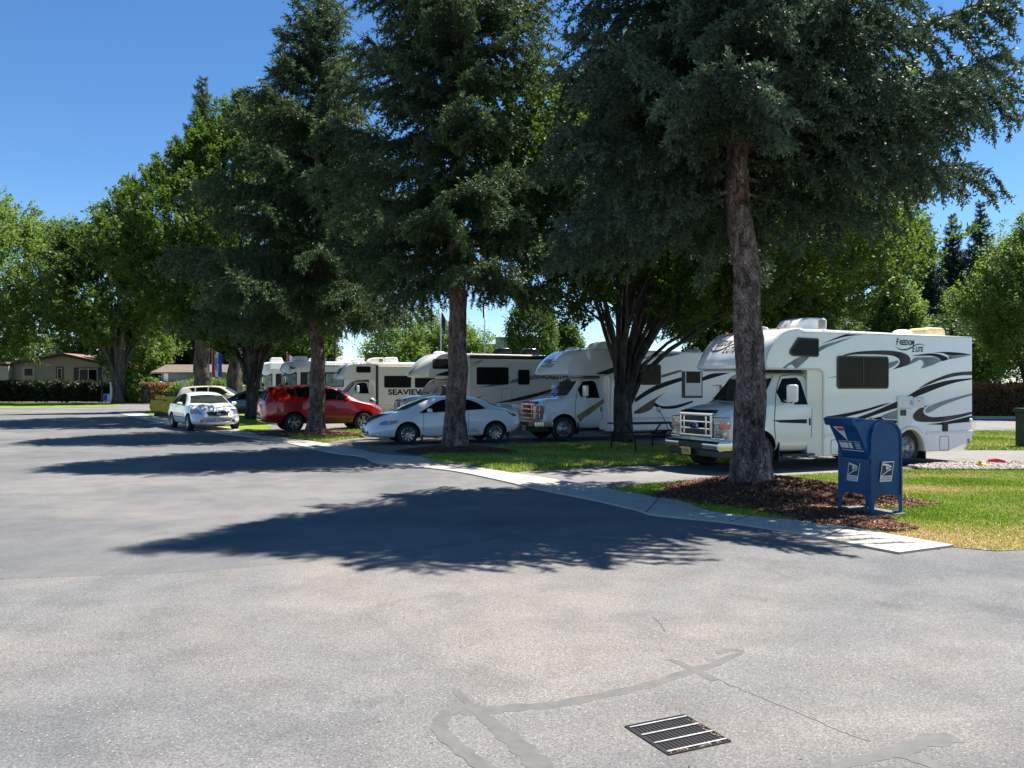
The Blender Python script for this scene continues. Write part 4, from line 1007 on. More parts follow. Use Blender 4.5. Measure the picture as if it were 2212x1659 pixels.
# ---------------------------------------------------------------- class C motorhome
def van_front(root, wb, white='van_white', cover=False, plate_txt=None, lamps='marker_orange', stripe=None):
    """the cutaway van: body, doors, glass, grille, lamps, bumper, wheels. x measured from the rear axle"""
    f = wb-4.0
    keys = [(2.2+f, .36, 2.04, 1.30, .86, .97, .97, .86), (2.75+f, .36, 2.05, 1.34, .88, .985, .975, .84), (3.25+f, .36, 2.04, 1.38, .88, .99, .965, .80), (3.38+f, .37, 2.01, 1.38, .88, .99, .96, .78),
            (3.55+f, .38, 1.83, 1.37, .88, .99, .955, .77), (3.75+f, .38, 1.60, 1.36, .88, .99, .95, .76), (3.90+f, .38, 1.45, 1.33, .88, .99, .93, .76), (4.00+f, .38, 1.405, 1.30, .88, .99, .92, .76), (4.4+f, .40, 1.35, 1.22, .88, .98, .90, .74), (4.72+f, .42, 1.26, 1.14, .86, .95, .87, .72), (4.83+f, .44, 1.20, 1.10, .84, .92, .85, .70)]
    b_ = loft('cab', keys, M(white), root, 80, (.10, 0), (.07, .02))
    cut_arches(b_, [(4.02+f, .40, .47, .55, 1.2)], M('under'))
    bv = mesh_bvh(b_.data)
    for s, sd in ((1, 'L'), (-1, 'R')):
        dr = [(3.54+f, .42), (3.63+f, .80), (3.62+f, 1.22), (3.52+f, 1.55), (3.36+f, 1.90), (3.22+f, 1.965), (2.86+f, 1.975), (2.72+f, 1.9), (2.67+f, 1.7), (2.66+f, 1.2), (2.69+f, .5), (2.75+f, .41)]
        d = patch('door', bv, spline(dr, 3, True, 50), sd, M(white), root, .006, .08)
        mb = seam(bv, dr, sd, .014, root, closed=True, off=.0075, sm=3); group_mesh('door_gap', [mb], M('seam'), d, sideout)
        wn = [(3.30+f, 1.90), (2.95+f, 1.925), (2.87+f, 1.85), (2.84+f, 1.75), (2.76+f, 1.36), (3.42+f, 1.37), (3.49+f, 1.62)]
        patch('window', bv, spline(wn, 3, True, 40), sd, M('glass_dark') if not cover else M('glass_dark'), d, .010, .1)
        h_ = MB(); h_.box(2.70+f, 2.74+f, s*.985, s*1.005, .93, 1.08); h_.build('handle', M('black_gloss'), d, bevel=.006)
        # towing mirror on a long bracket
        mm = MB(); mm.box(3.33+f, 3.45+f, s*1.10, s*1.36, 1.42, 1.78); mo = mm.build('mirror', M('van_white' if not cover else 'black_plastic'), root, bevel=.045, seg=4)
        g_ = MB(); g_.box(3.322+f, 3.332+f, s*1.13, s*1.33, 1.47, 1.73); g_.build('mirror_glass', M('glass_dark'), mo)
        ar = MB(); ar.tube([(3.43+f, s*.96, 1.40), (3.40+f, s*1.08, 1.385), (3.39+f, s*1.26, 1.39), (3.39+f, s*1.26, 1.45)], .018, 8); ar.tube([(3.36+f, s*.94, 1.46), (3.37+f, s*1.1, 1.42)], .014, 8); ar.build('mirror_arm', M('van_white' if not cover else 'black_plastic'), mo, True)
        # headlamp wrapping the corner
        wheel(4.02+f, s*.86, .385, .24, root, 'truck', s, 'chrome_dull')
        fl = MB(); fl.box(3.50+f, 3.52+f, s*.62, s*.98, .20, .60); fl.build('mud_flap', M('black_plastic'), root)
        st = MB(); st.box(2.6+f, 3.45+f, s*.74, s*1.02, .30, .345); st.build('step', M('black_plastic'), root, bevel=.01)
        if stripe:
            for (nm, poly, mt) in stripe: patch(nm, bv, poly if s > 0 else poly, sd, M(mt), d, .0125, .1)
    # windscreen, wipers
    ws = [(-.80, 1.455), (-.74, 1.75), (-.68, 1.965), (0, 1.985), (.68, 1.965), (.74, 1.75), (.80, 1.455), (.4, 1.43), (0, 1.42), (-.4, 1.43)]
    if cover:
        patch('windscreen_cover', bv, [(-.9, 1.43), (-.78, 1.99), (.78, 1.99), (.9, 1.43), (0, 1.40)], 'F', M('vinyl'), root, .02, .1)
        for s, sd in ((1, 'L'), (-1, 'R')): patch('side_cover', bv, [(3.66+f, 1.42), (3.40+f, 1.98), (2.74+f, 1.98), (2.70+f, 1.38)], sd, M('vinyl'), root, .02, .1)
    w_ = patch('windscreen', bv, ws, 'F', M('windscreen'), root, .006, .12)
    wp = MB()
    for s in (-.55, .12): wp.tube([(4.02+f, s, 1.425), (3.90+f, s+.22, 1.50), (3.88+f, s+.5, 1.505)], .011, 6)
    wp.build('wipers', M('black_plastic'), root)
    # grille
    fx = 4.86+f
    g_ = thing_part('grille', root)
    fr = MB(); fr.box(fx-.10, fx+.02, -.56, -.50, .70, 1.19); fr.box(fx-.10, fx+.02, .50, .56, .70, 1.19); fr.box(fx-.1, fx+.022, -.56, .56, 1.13, 1.20); fr.box(fx-.1, fx+.022, -.56, .56, .69, .75)
    for zz in (.845, .985): fr.box(fx-.08, fx+.026, -.50, .50, zz, zz+.045)
    for s in (1, -1): fr.box(fx-.08, fx+.035, s*.36, s*.41, .75, 1.13); fr.box(fx-.08, fx+.032, s*.56, s*.86, .67, .70)
    for s in (1, -1): fr.box(fx-.06, fx+.03, s*.385-.05*0, s*.50, .75, .77)
    gg = fr.build('grille', M('chrome'), root, bevel=.008)
    bk = MB(); bk.box(fx-.14, fx-.045, -.54, .54, .71, 1.18); bk.build('grille_mesh', M('black_plastic'), gg)
    em = MB(); em.lathe([(1, 0), (1, .03), (.9, .045), (.001, .045)], 28, (0, 0, 0), 'x'); e = em.build('emblem', M('badge_blue'), gg, True); e.location = (fx+.02, 0, .93); e.scale = (1, .135, .058)
    er = MB(); er.lathe([(1.0, 0), (1.12, .02), (1.12, .05), (.96, .05)], 28, (0, 0, 0), 'x', cap=False); er.build('emblem_ring', M('chrome'), e, True)
    # blacked vent lip at the hood edge
    hd = MB(); hd.prism([(fx-.16, 1.16), (fx+.01, 1.19), (fx-.01, 1.225), (fx-.15, 1.262)], -.56, .56, 'y'); hd.build('hood_deflector', M('black_gloss'), root, bevel=.012)
    for s in (1, -1):
        hl = MB(); hl.box(fx-.22, fx-.012, s*.575, s*.905, .70, 1.12); h = hl.build('headlamp', M('lamp_glass'), root, bevel=.03, seg=3)
        for zz in (.72, .86, .995): q = MB(); q.box(fx-.03, fx-.005, s*.60, s*.80, zz, zz+.012); q.build('lamp_bar', M('chrome'), h)
        ind = MB(); ind.box(fx-.20, fx-.008, s*.80, s*.912, .88, .97); ind.build('indicator', M(lamps), h, bevel=.01)
    # bumper
    bp = MB(); pr = [(fx-.16, .44), (fx+.10, .43), (fx+.145, .48), (fx+.145, .585), (fx+.10, .635), (fx-.16, .635)]
    bp.prism(pr, -.93, .93, 'y'); 
    for s in (1, -1): bp.box(fx-.45, fx-.10, s*.93, s*1.0, .45, .63); bp.prism([(fx+.145, s*.93), (fx-.12, s*1.0), (fx-.2, s*.9), (fx+.0, s*.9)], .452, .618, 'z')
    bo = bp.build('bumper', M('chrome'), root, bevel=.02, seg=3)
    sl_ = MB(); sl_.box(fx+.12, fx+.149, -.42, .42, .475, .585); sl_.build('bumper_intake', M('black_plastic'), bo, bevel=.01)
    lo = MB(); lo.box(fx-.35, fx+.06, -.90, .90, .30, .44); lo.build('lower_valance', M('black_plastic'), bo, bevel=.02)
    if plate_txt: plate(bo, fx+.15, -.12 if plate_txt[0] == '02945' else 0, .40, 1, plate_txt[0], plate_txt[1], plate_txt[2])
    return bv
def thing_part(n, r): return None

def class_c(name, label, P, x_l, phi, wb=4.0, rear=-1.97, white='gelcoat', van='van_white', roof=2.92, graphics=(), windows=(), capstyle='round', group='class C motorhomes', plate_txt=None, cover=False, stripe=None, ac='roof_white', over=3.95, top_lights=True, doorbox=None, cap_mat=None, hw=1.1):
    fwd = Vector((-math.cos(phi), -math.sin(phi))); lf = Vector((math.sin(phi), -math.cos(phi)))
    o2 = Vector(P[:2])-fwd*x_l-lf*hw
    root = thing(name, label, 'motorhome', (o2.x, o2.y, 0), phi+math.pi, group); f = wb-4.0
    arch = [(.46*math.cos(R(a)), .36+.46*math.sin(R(a))) for a in range(0, 181, 12)]
    out = [(rear, roof-.10), (rear, .50), (rear+.72, .29), (-.47, .29)]+[(-x, z) for x, z in arch]+[(.47, .29), (2.44+f, .28), (2.44+f, 1.98), (2.47+f, 2.05), (2.56+f, 2.09), (over-.08+f, 2.09), (over+f, 2.14), (over+f, 2.20)]
    if capstyle == 'round': out += [(over-.02+f, 2.32), (over-.10+f, 2.50), (over-.22+f, 2.67), (over-.42+f, 2.83), (over-.62+f, 2.90), (over-.85+f, 2.93)]
    else: out += [(over+.0+f, 2.26), (over-.25+f, 2.74), (over-.40+f, 2.83), (over-1.45+f, 2.93)]
    if roof != 2.92: out = [(x, z+(roof-2.92)*max(0, min(1, (z-2.2)/.7))) for x, z in out]
    out += [(over-1.6+f, roof+.01), (rear+.10, roof-.04)]
    mb = MB(); mb.prism(out, -hw, hw, 'y'); cbody = mb.build('coach_body', M(white), root, bevel=.035, seg=3)
    bv = bvh_of(cbody)
    # cab-over cap
    prof = [(over+f, 2.09), (over+f, 2.14), (over+f, 2.20), (over-.02+f, 2.32), (over-.10+f, 2.50), (over-.22+f, 2.67), (over-.42+f, 2.83), (over-.62+f, 2.90), (over-.9+f, 2.935)] if capstyle == 'round' else [(over+f, 2.09), (over+f, 2.14), (over+f, 2.2), (over+.0+f, 2.26), (over-.12+f, 2.5), (over-.25+f, 2.74), (over-.40+f, 2.83), (over-1.0+f, 2.89), (over-1.45+f, 2.935)]
    prof = [(x, z+(roof-2.92)*max(0, min(1, (z-2.2)/.7))) for x, z in prof]
    pp = spline(prof, 4, False); npf = len(pp); ny = 40; V = []
    B = .56 if capstyle == 'round' else .34
    for i, (x, z) in enumerate(pp):
        wgt = 1-(i/(npf-1))**1.6; und = max(0, 1-i/5)
        for j in range(ny+1):
            yy = -1+2*j/ny; yb = math.copysign(1-(1-abs(yy))**1.7, yy)*1.0
            V.append((x+B*(1-abs(yb)**2.8)*wgt-.05*und*(1-abs(yb)**8), yb*(hw-.012), z+.035*(1-yb*yb)*(i/npf)+.02))
    Fs = [(i*(ny+1)+j, i*(ny+1)+j+1, (i+1)*(ny+1)+j+1, (i+1)*(ny+1)+j) for i in range(npf-1) for j in range(ny)]
    base = len(V); V += [(over-.5+f, (-1+2*j/ny)*(hw-.012), 2.09) for j in range(ny+1)]
    Fs += [(j, base+j, base+j+1, j+1) for j in range(ny)]
    cb = MB(); cb.add(V, Fs); cap = cb.build('cab_over_cap', M(cap_mat or white), root, True); cvh = mesh_bvh(cap.data)
    trim = MB()
    ed = [p for p in out if p[0] > 2.3+f and p[1] > 2.0]
    tr_ = [(2.452+f, .30), (2.452+f, 1.98), (2.48+f, 2.05), (2.56+f, 2.095)]+[(over-.08+f, 2.095)]+[(x-.004, z) for x, z in pp]
    trim.tube([(x, hw+.004, z) for x, z in tr_], .014, 6); trim.tube([(x, -hw-.004, z) for x, z in tr_], .014, 6)
    for s in (1, -1):
        trim.box(rear+.05, over-.95+f, s*(hw-.01), s*(hw+.022), roof-.075, roof-.045)
        for a, b_ in ((.50, 2.43+f), (rear+.01, -.50)): trim.box(a, b_, s*(hw-.005), s*(hw+.02), .665, .725)
    trim.build('trim', M('roof_white'), root, bevel=.006)
    for s in (1, -1):
        ft = MB(); am = [(.47*math.cos(R(a)), .36+.47*math.sin(R(a))) for a in range(-8, 189, 10)]; Lf, Rt = strip(am, .075); k = len(am)
        ft.add([(x, s*(hw+.028), z) for x, z in Lf+Rt]+[(x, s*(hw-.02), z) for x, z in Lf+Rt], [(i, i+1, i+1+k, i+k) for i in range(k-1)]+[(i+2*k, i+1+2*k, i+1, i) for i in range(k-1)]+[(i+k, i+1+k, i+1+3*k, i+3*k) for i in range(k-1)])
        ft.build('wheel_trim', M('roof_white'), root, True)
        wheel(0, s*(hw-.19), .385, .24, root, 'truck', s, 'chrome_dull')
        wd = MB(); wd.box(-.52, -.49, s*.6, s*(hw-.02), .12, .40); wd.build('mud_flap', M('black_plastic'), root)
    # flare from cab to coach
    for s in (1, -1): fl = MB(); fl.prism([(2.445+f, s*(hw-.02)), (2.62+f, s*.99), (2.76+f, s*.965), (2.60+f, s*.6), (2.445+f, s*.6)], .29, 2.085, 'z'); fl.build('cab_surround', M(van), root, True).data.set_sharp_from_angle(angle=R(30))
    un = MB(); un.box(-1.6, 2.6+f, -.75, .75, .26, .62); un.box(-.50, .50, -.68, .68, .3, 1.0); un.build('underbody', M('under'), root)
    van_front(root, wb, van, cover, plate_txt, stripe=stripe)
    # graphics
    GS = {}
    for mt, poly in graphics: GS.setdefault(mt, []).append(project(bv, spline(poly, 5, True, 55), 'L', .004, .25))
    if GS:
        mb = MB(); mats = []
        for i, (mt, ms) in enumerate(GS.items()):
            mats.append(M(mt))
            for q in ms: mb.add([(v[0], v[1]+.0008*i, v[2]) for v in q.v], q.f, i)
        me = mb.mesh('graphics', fix=False); bm = bmesh.new(); bm.from_mesh(me); bmesh.ops.reverse_faces(bm, faces=[q for q in bm.faces if q.normal.y < 0]); bm.to_mesh(me); bm.free()
        obj('graphics', me, mats, root)
    for wdw in windows:
        if isinstance(wdw[0], (int, float)): pl = rrect(wdw[0], wdw[1], wdw[2], wdw[3], .07); div = wdw[4] if len(wdw) > 4 else None
        else: pl = spline(wdw, 2, True, 30); div = None
        cx = sum(p[0] for p in pl)/len(pl); cz = sum(p[1] for p in pl)/len(pl)
        fr = MB(); n_ = len(pl); inner = [(cx+(x-cx)*(1-.035/max(.2, abs(x-cx))) if abs(x-cx) > .05 else x, cz+(z-cz)*(1-.035/max(.2, abs(z-cz))) if abs(z-cz) > .05 else z) for x, z in pl]
        fr.add([(x, hw+.002, z) for x, z in pl]+[(x, hw+.022, z) for x, z in pl]+[(x, hw+.022, z) for x, z in inner]+[(x, hw+.010, z) for x, z in inner],
               [(i+a*n_, (i+1) % n_+a*n_, (i+1) % n_+(a+1)*n_, i+(a+1)*n_) for a in range(3) for i in range(n_)])
        if div: fr.box(div-.012, div+.012, hw+.008, hw+.019, cz-(max(p[1] for p in pl)-cz)+.02, max(p[1] for p in pl)-.02)
        fo = fr.build('window', M('black_gloss'), root)
        gl_ = MB(); gl_.add([(x, hw+.012, z) for x, z in inner], [tuple(range(n_))]); gl_.build('pane', M('glass_dark'), fo)
    # roof gear
    if ac:
        a = MB(); ax0 = 1.92+f
        a.prism([(ax0, roof+.01), (ax0-.02, roof+.26), (ax0+.05, roof+.30), (ax0+.48, roof+.30), (ax0+.70, roof+.24), (ax0+.82, roof+.10), (ax0+.84, roof+.01)], -.05, .65, 'y'); ao = a.build('air_conditioner', M(ac), root, bevel=.05, seg=4)
        lv = MB()
        for i in range(9): lv.box(ax0+.04, ax0+.24, .648, .660, roof+.065+i*.022, roof+.075+i*.022); lv.box(ax0-.028, ax0-.015, .03, .58, roof+.065+i*.022, roof+.075+i*.022)
        lv.build('louvres', M('grey_plastic'), ao)
    v_ = MB(); v_.lathe([(.30, 0), (.30, .05), (.26, .09), (.12, .13), (.001, .14)], 4, (.0+.7*0-.60, .35, roof+.0)); v_.build('roof_vent', M('roof_white'), root, bevel=.02)
    v_ = MB(); v_.lathe([(.28, 0), (.27, .06), (.15, .10), (.001, .11)], 4, (3.2+f, 0, roof+.02)); v_.build('roof_vent', M('roof_white'), root, bevel=.02)
    if top_lights:
        for yy in (-.16, 0, .16, .85, -.85):
            q = MB(); q.lathe([(.045, 0), (.04, .02), (.001, .035)], 10, (over-.55+f+(.25 if abs(yy) < .5 else 0), yy, roof+.01-(.03 if abs(yy) < .5 else 0.01))); q.build('marker_lamp', M('marker_orange'), root)
    return root, bv, cvh

def T(lst): return [(-t, z) for t, z in lst]
g1 = [('g_black', T([(-2.52, 2.62), (-1.81, 2.85), (-1.3, 2.85), (-1.87, 2.79), (-2.37, 2.66)])), ('g_grey', T([(-2.57, 2.46), (-2.57, 2.55), (-2.39, 2.62), (-1.61, 2.8), (-2.16, 2.62), (-2.42, 2.53)])),
 ('g_grey', T([(-3.53, 2.12), (-3.11, 2.34), (-2.83, 2.35), (-3.18, 2.11)])),
 ('g_brown', T([(-2.35, 2.26), (-2.07, 2.35), (-1.72, 2.45), (-1.27, 2.5), (-0.71, 2.52), (-0.33, 2.5), (-0.08, 2.44), (0.02, 2.36), (0.0, 2.26), (-0.14, 2.19), (-0.49, 2.11), (-0.33, 2.21), (-0.29, 2.28), (-0.33, 2.35), (-0.52, 2.41), (-0.96, 2.43), (-1.57, 2.42), (-1.93, 2.38), (-2.1, 2.34)])),
 ('g_grey', T([(-0.63, 2.25), (-0.36, 2.31), (-0.33, 2.27), (-0.46, 2.19), (-0.63, 2.12)])), ('g_black', T([(0.03, 2.41), (0.31, 2.45), (0.7, 2.48), (0.97, 2.45), (1.14, 2.4), (1.19, 2.35), (0.99, 2.31), (0.9, 2.37), (0.7, 2.42), (0.41, 2.42)])),
 ('g_black', T([(0.7, 2.5), (1.14, 2.52), (1.65, 2.5), (1.95, 2.47), (1.31, 2.44), (1.17, 2.45), (1.01, 2.49)])), ('g_grey', T([(-0.11, 2.19), (0.05, 2.31), (0.18, 2.38), (0.51, 2.39), (0.8, 2.39), (0.97, 2.31), (0.67, 2.21), (0.33, 2.13), (0.42, 2.22), (0.41, 2.29), (0.31, 2.33), (0.15, 2.27)])),
 ('g_grey', T([(1.19, 2.43), (1.95, 2.46), (1.65, 2.41), (1.21, 2.35)])), ('g_brown', T([(0.25, 1.69), (0.51, 1.81), (0.8, 1.91), (1.31, 2.04), (1.95, 2.09), (1.95, 2.0), (1.48, 1.98), (0.97, 1.89), (0.61, 1.79)])),
 ('g_black', T([(-0.06, 1.53), (0.31, 1.69), (0.8, 1.81), (1.31, 1.89), (1.95, 1.93), (1.95, 1.9), (1.48, 1.84), (0.97, 1.73), (0.47, 1.59), (0.08, 1.49)])),
 ('g_black', T([(-0.38, 1.41), (-0.38, 1.27), (-0.84, 1.17), (-1.27, 1.06), (-1.48, 1.0), (-1.78, 1.02), (-1.33, 1.13), (-0.96, 1.23), (-0.65, 1.33)])), ('g_black', T([(-2.4, 1.11), (-1.87, 1.17), (-1.27, 1.26), (-0.84, 1.35), (-0.55, 1.39), (-0.9, 1.29), (-1.42, 1.17), (-2.01, 1.07), (-2.4, 1.01)])),
 ('g_black', T([(-1.08, 1.05), (-0.84, 1.09), (-0.77, 1.03), (-0.38, 1.0), (-0.38, 0.94), (-0.84, 0.97)])), ('g_grey', T([(-0.84, 1.1), (-0.65, 1.16), (-0.38, 1.23), (-0.38, 1.02), (-0.71, 1.04)])),
 ('g_brown', T([(0.59, 1.34), (0.31, 1.26), (0.13, 1.15), (0.09, 1.06), (0.18, 0.98), (0.44, 0.95), (0.97, 0.95), (1.48, 1.02), (1.95, 1.11), (1.95, 1.16), (1.48, 1.1), (0.97, 1.06), (0.64, 1.06), (0.44, 1.13), (0.41, 1.21), (0.47, 1.28)])),
 ('g_grey', T([(0.47, 1.15), (0.46, 1.21), (0.57, 1.29), (0.97, 1.4), (1.48, 1.5), (1.95, 1.58), (1.95, 1.54), (1.48, 1.44), (0.97, 1.3), (0.64, 1.17)])), ('g_black', T([(0.49, 0.9), (0.87, 0.92), (1.31, 0.97), (1.95, 1.07), (1.95, 0.93), (1.48, 0.91), (0.97, 0.88)])), ('g_grey', T([(-2.4, 1.91), (-2.1, 1.96), (-2.1, 1.94)]))]
door_st = [('door_stripe', [(3.70, 1.05), (2.80, 1.06), (2.80, .97), (3.50, 1.0)], 'g_black')]
PH1 = R(23); P1 = (8.752, 18.226)
rv1, bv1, cv1 = class_c('motorhome', 'nearest white motorhome with black and grey swooshes, yellow plate and a trunk before its cab', P1, 0, PH1, graphics=g1,
    windows=[(2.09, 1.69, .64, 2.39, 1.36), T([(-3.13, 2.75), (-2.62, 2.74), (-2.59, 2.71), (-2.59, 2.38), (-2.63, 2.35), (-3.27, 2.36), (-3.35, 2.41), (-3.34, 2.49)])], plate_txt=('02945', 'plate_yellow', 'ink_blue'), stripe=door_st, cap_mat='gelcoat')
def elite(root, bv, side, cx, cz, s, mat='g_black'):
    """the two-line slanted lettering with its swash"""
    sg = -1 if side == 'L' else 1
    for tx, u, v, h_, wd_ in (('F', -.42, .065, .22, .085), ('REEDOM', -.125, .055, .165, .47), ('E', .085, -.085, .22, .085), ('LITE', .27, -.095, .165, .25)):
        lay_text('lettering', tx, M(mat), root, bv, side, cx+sg*u*s, cz+v*s, h_*s, .22, 1, .004, width=wd_*s)
    c = [(-.50, -.03), (-.35, -.085), (-.2, -.09), (-.02, -.05), (.15, .02), (.3, .045), (.48, .0), (.30, .025), (.15, -.0), (-.02, -.08), (-.2, -.12), (-.36, -.105)]
    patch('swash', bv, spline([(cx+sg*x*s, cz+z*s) for x, z in c], 3, True, 60), side, M(mat), root, .006, 0)
elite(rv1, bv1, 'L', -.04, 2.645, .95)
elite(rv1, cv1, 'F', .10, 2.60, 1.0, 'g_brown')
def sbox(nm, x0, z0, x1, z1, d, mat, root, hw=1.1, bev=.015):
    mb = MB(); mb.box(min(x0, x1), max(x0, x1), hw-.01, hw+d, min(z0, z1), max(z0, z1)); return mb.build(nm, M(mat), root, bevel=bev, seg=3)
o = sbox('heater_panel', .38, 1.53, -.06, 1.27, .04, 'roof_white', rv1); q = MB(); q.box(-.03, .02, 1.135, 1.15, 1.33, 1.44); q.build('latch', M('chrome_dull'), o)
o = sbox('hatch', -.09, 1.50, -.42, 1.27, .03, 'roof_white', rv1); q = MB(); q.box(-.27, -.24, 1.125, 1.14, 1.40, 1.44); q.build('latch', M('chrome_dull'), o)
o = sbox('utility_door', .37, 1.26, -.06, .87, .035, 'roof_white', rv1); q = MB(); q.box(.15, .32, 1.13, 1.143, 1.10, 1.23); q.build('vent_opening', M('black_plastic'), o)
sbox('exhaust_port', -1.0, .94, -1.16, .73, .03, 'black_gloss', rv1)
for a, b_, c, d in ((-.92, .62, -1.20, .30), (2.25, .62, 1.94, .31), (1.75, .60, .75, .32)):
    pl = rrect(a, b_, c, d, .05); Lf, Rt = strip(pl, .012, True); k = len(pl); mb = MB(); mb.add([(x, 1.1045, z) for x, z in Lf+Rt], [(i, (i+1) % k, (i+1) % k+k, i+k) for i in range(k)]); h_ = mb.build('hatch', M('seam'), rv1); q = MB(); q.box(min(a, c)+.12, min(a, c)+.15, 1.10, 1.12, min(b_, d)+.04, min(b_, d)+.07); q.build('latch', M('chrome'), h_)
mb = MB(); mb.lathe([(.055, 0), (.05, .05), (.03, .07), (.001, .075)], 14, (1.15, 1.1, 1.02), 'y'); mb.build('fuel_cap', M('cream_cover'), rv1, True)
mb = MB(); mb.lathe([(.045, 0), (.04, .03), (.001, .04)], 14, (-1.89, 1.1, .97), 'y'); mb.build('clearance_lamp', M('roof_white'), rv1, True)
mb = MB(); mb.box(-1.86, -1.80, 1.095, 1.12, .48, .54); mb.build('side_lamp', M('lamp_red'), rv1, bevel=.01)
mb = MB(); mb.box(-2.12, -1.95, -.9, .9, .42, .56); mb.build('rear_bumper', M('black_plastic'), rv1, bevel=.01)
mb = MB(); mb.lathe([(.2, -.1), (.33, -.1), (.36, -.05), (.36, .05), (.33, .1), (.2, .1)], 32, (-2.10, .15, 1.08), 'x'); mb.build('spare_tyre', M('tyre'), rv1, True)
mb = MB(); mb.prism([(-1.50, 2.88), (-1.47, 3.03), (-1.38, 3.09), (-.98, 3.09), (-.85, 3.04), (-.80, 2.88)], .25, .8, 'y'); mb.build('vent_cover', M('cream_cover'), rv1, bevel=.04, seg=4)

g2 = [(m_, [(8.6-x, z) if 0 else (4.6-x, z) for x, z in p]) for m_, p in [
 ('g_black', [(2.47, 1.21), (3.21, 1.59), (4.26, 1.93), (4.26, 2.05), (3.47, 1.85), (2.9, 1.61), (2.45, 1.33)]), ('g_black', [(5.03, 1.91), (5.95, 2.15), (6.18, 2.21), (5.44, 2.17), (5.03, 2.03)]),
 ('g_tan', [(3.47, 2.02), (4.26, 2.24), (4.17, 2.28), (3.64, 2.16), (3.44, 2.1)]), ('g_tan', [(2.43, .91), (2.95, 1.21), (3.64, 1.55), (3.25, 1.28), (3.12, 1.02), (2.77, .87), (2.43, .84)]),
 ('g_black', [(3.25, 1.36), (3.21, 1.21), (3.47, 1.09), (4.0, 1.11), (4.67, 1.26), (4.67, 1.2), (4.04, 1.01), (3.47, 1.0), (3.16, 1.1)]), ('g_grey', [(3.16, 2.65), (3.82, 2.83), (4.26, 2.83), (3.64, 2.70)]), ('g_brown', [(1.0, 2.14), (1.5, 2.3), (2.3, 2.55), (1.9, 2.3), (1.5, 2.13)]),
 ('g_grey', [(2.5, 2.6), (3.3, 2.8), (3.9, 2.84), (3.2, 2.7)]), ('g_black', [(5.6, 1.3), (6.6, 1.7), (7.0, 1.75), (6.4, 1.5)])]]
PH2 = R(21); P2 = (1.7153, 26.155)
rv2, bv2, cv2 = class_c('motorhome', 'second white motorhome with a gold door stripe, behind the tree whose limbs fan out', P2, 4.6, PH2, wb=4.6, rear=-2.6, graphics=g2,
    windows=[(1.93, 1.78, 1.17, 2.47)], plate_txt=('B48 J71', 'plate_white', 'ink_dark'), stripe=[('door_stripe', [(4.20, .80), (3.10, 1.42), (3.10, 1.29), (4.06, .60)], 'g_gold')], ac='roof_white')
elite(rv2, cv2, 'F', .25, 2.50, 1.0)
mb = MB(); mb.box(-.45, .36, 1.095, 1.11, 1.35, 2.24); so_ = mb.build('slide_out', M('black_plastic'), rv2); mb = MB(); mb.box(-.40, .24, 1.11, 1.125, 1.42, 2.22); mb.build('slide_wall', M('gelcoat_pale'), so_); mb = MB(); mb.box(-.35, .20, 1.125, 1.135, 1.85, 2.22); mb.build('pane', M('glass_dark'), so_, bevel=.005)
mb = MB(); mb.lathe([(.09, 0), (.085, .02), (.05, .03), (.001, .03)], 16, (1.25, 1.1, .98), 'y'); h_ = mb.build('power_inlet', M('roof_white'), rv2, True)
mb = MB(); mb.tube([(1.25, 1.13, .97), (1.2, 1.22, .8), (1.05, 1.28, .45), (.9, 1.3, .1), (.8, 1.4, .02)], .012, 6); mb.build('power_cord', M('black_plastic'), h_, True)

PH3 = R(21); P3 = (-3.334, 32.0)
g3 = [(m_, [(4.07-x, z) for x, z in p]) for m_, p in [('g_black', [(.35, 2.16), (.9, 2.34), (1.5, 2.4), (1.5, 2.13)]), ('g_black', [(1.75, 2.62), (2.36, 2.80), (2.2, 2.72)]), ('g_black', [(1.75, 2.5), (2.36, 2.76), (2.1, 2.62)]), ('g_grey', [(3.45, 1.93), (4.0, 2.1), (5.6, 2.35), (5.0, 2.1), (3.5, 1.85)]), ('g_grey', [(2.05, 1.68), (2.7, 1.80), (3.3, 1.80), (2.6, 1.72)]),
 ('g_brown', [(2.75, 1.05), (3.8, 1.28), (5.0, 1.55), (5.8, 1.8), (5.8, 1.7), (5.0, 1.42), (3.9, 1.16)]), ('g_black', [(1.8, 1.26), (2.1, 1.30), (2.38, 1.40), (2.1, 1.25), (1.8, 1.16)])]]
rv3, bv3, cv3 = class_c('motorhome', 'third motorhome, off white with a grey cover over its windscreen, behind the coupe', P3, 4.07, PH3, wb=4.0, rear=-4.6, white='gelcoat_pale', van='van_cream', roof=3.02, graphics=g3,
    windows=[(2.0, 1.80, .65, 2.50), (.24, 1.80, -.26, 2.41), (3.80, 2.41, 2.6, 2.80)], cover=True, ac=None, cap_mat='gelcoat', plate_txt=('C17 4RD', 'plate_white', 'ink_dark'))
for s in (.35, -.35): patch('swash', cv3, spline([(s*.2, 2.25), (s*.55, 2.42), (s*1.2, 2.65), (s*.8, 2.42), (s*.3, 2.22)], 3, True, 60), 'F', M('g_black'), rv3, .006, 0)
lay_text('lettering', 'FORESTER', M('g_black'), rv3, bv3, 'L', -1.4, 2.12, .27, 0, 1.0, .010)
mb = MB(); mb.tube([(2.3, 1.17, 2.90), (-4.3, 1.17, 2.90)], .075, 12); aw = mb.build('awning', M('black_plastic'), rv3, True)
mb = MB(); mb.box(2.28, 2.4, 1.09, 1.13, .4, 2.95); mb.build('awning_post', M('roof_white'), rv3)
for x in (.3, -.9):
    mb = MB(); mb.prism([(x, 2.98), (x+.05, 3.22), (x+.2, 3.3), (x+.6, 3.3), (x+.75, 3.0)], .1, .7, 'y'); mb.build('air_conditioner' if x < 0 else 'roof_vent', M('black_gloss'), rv3, bevel=.06, seg=3)
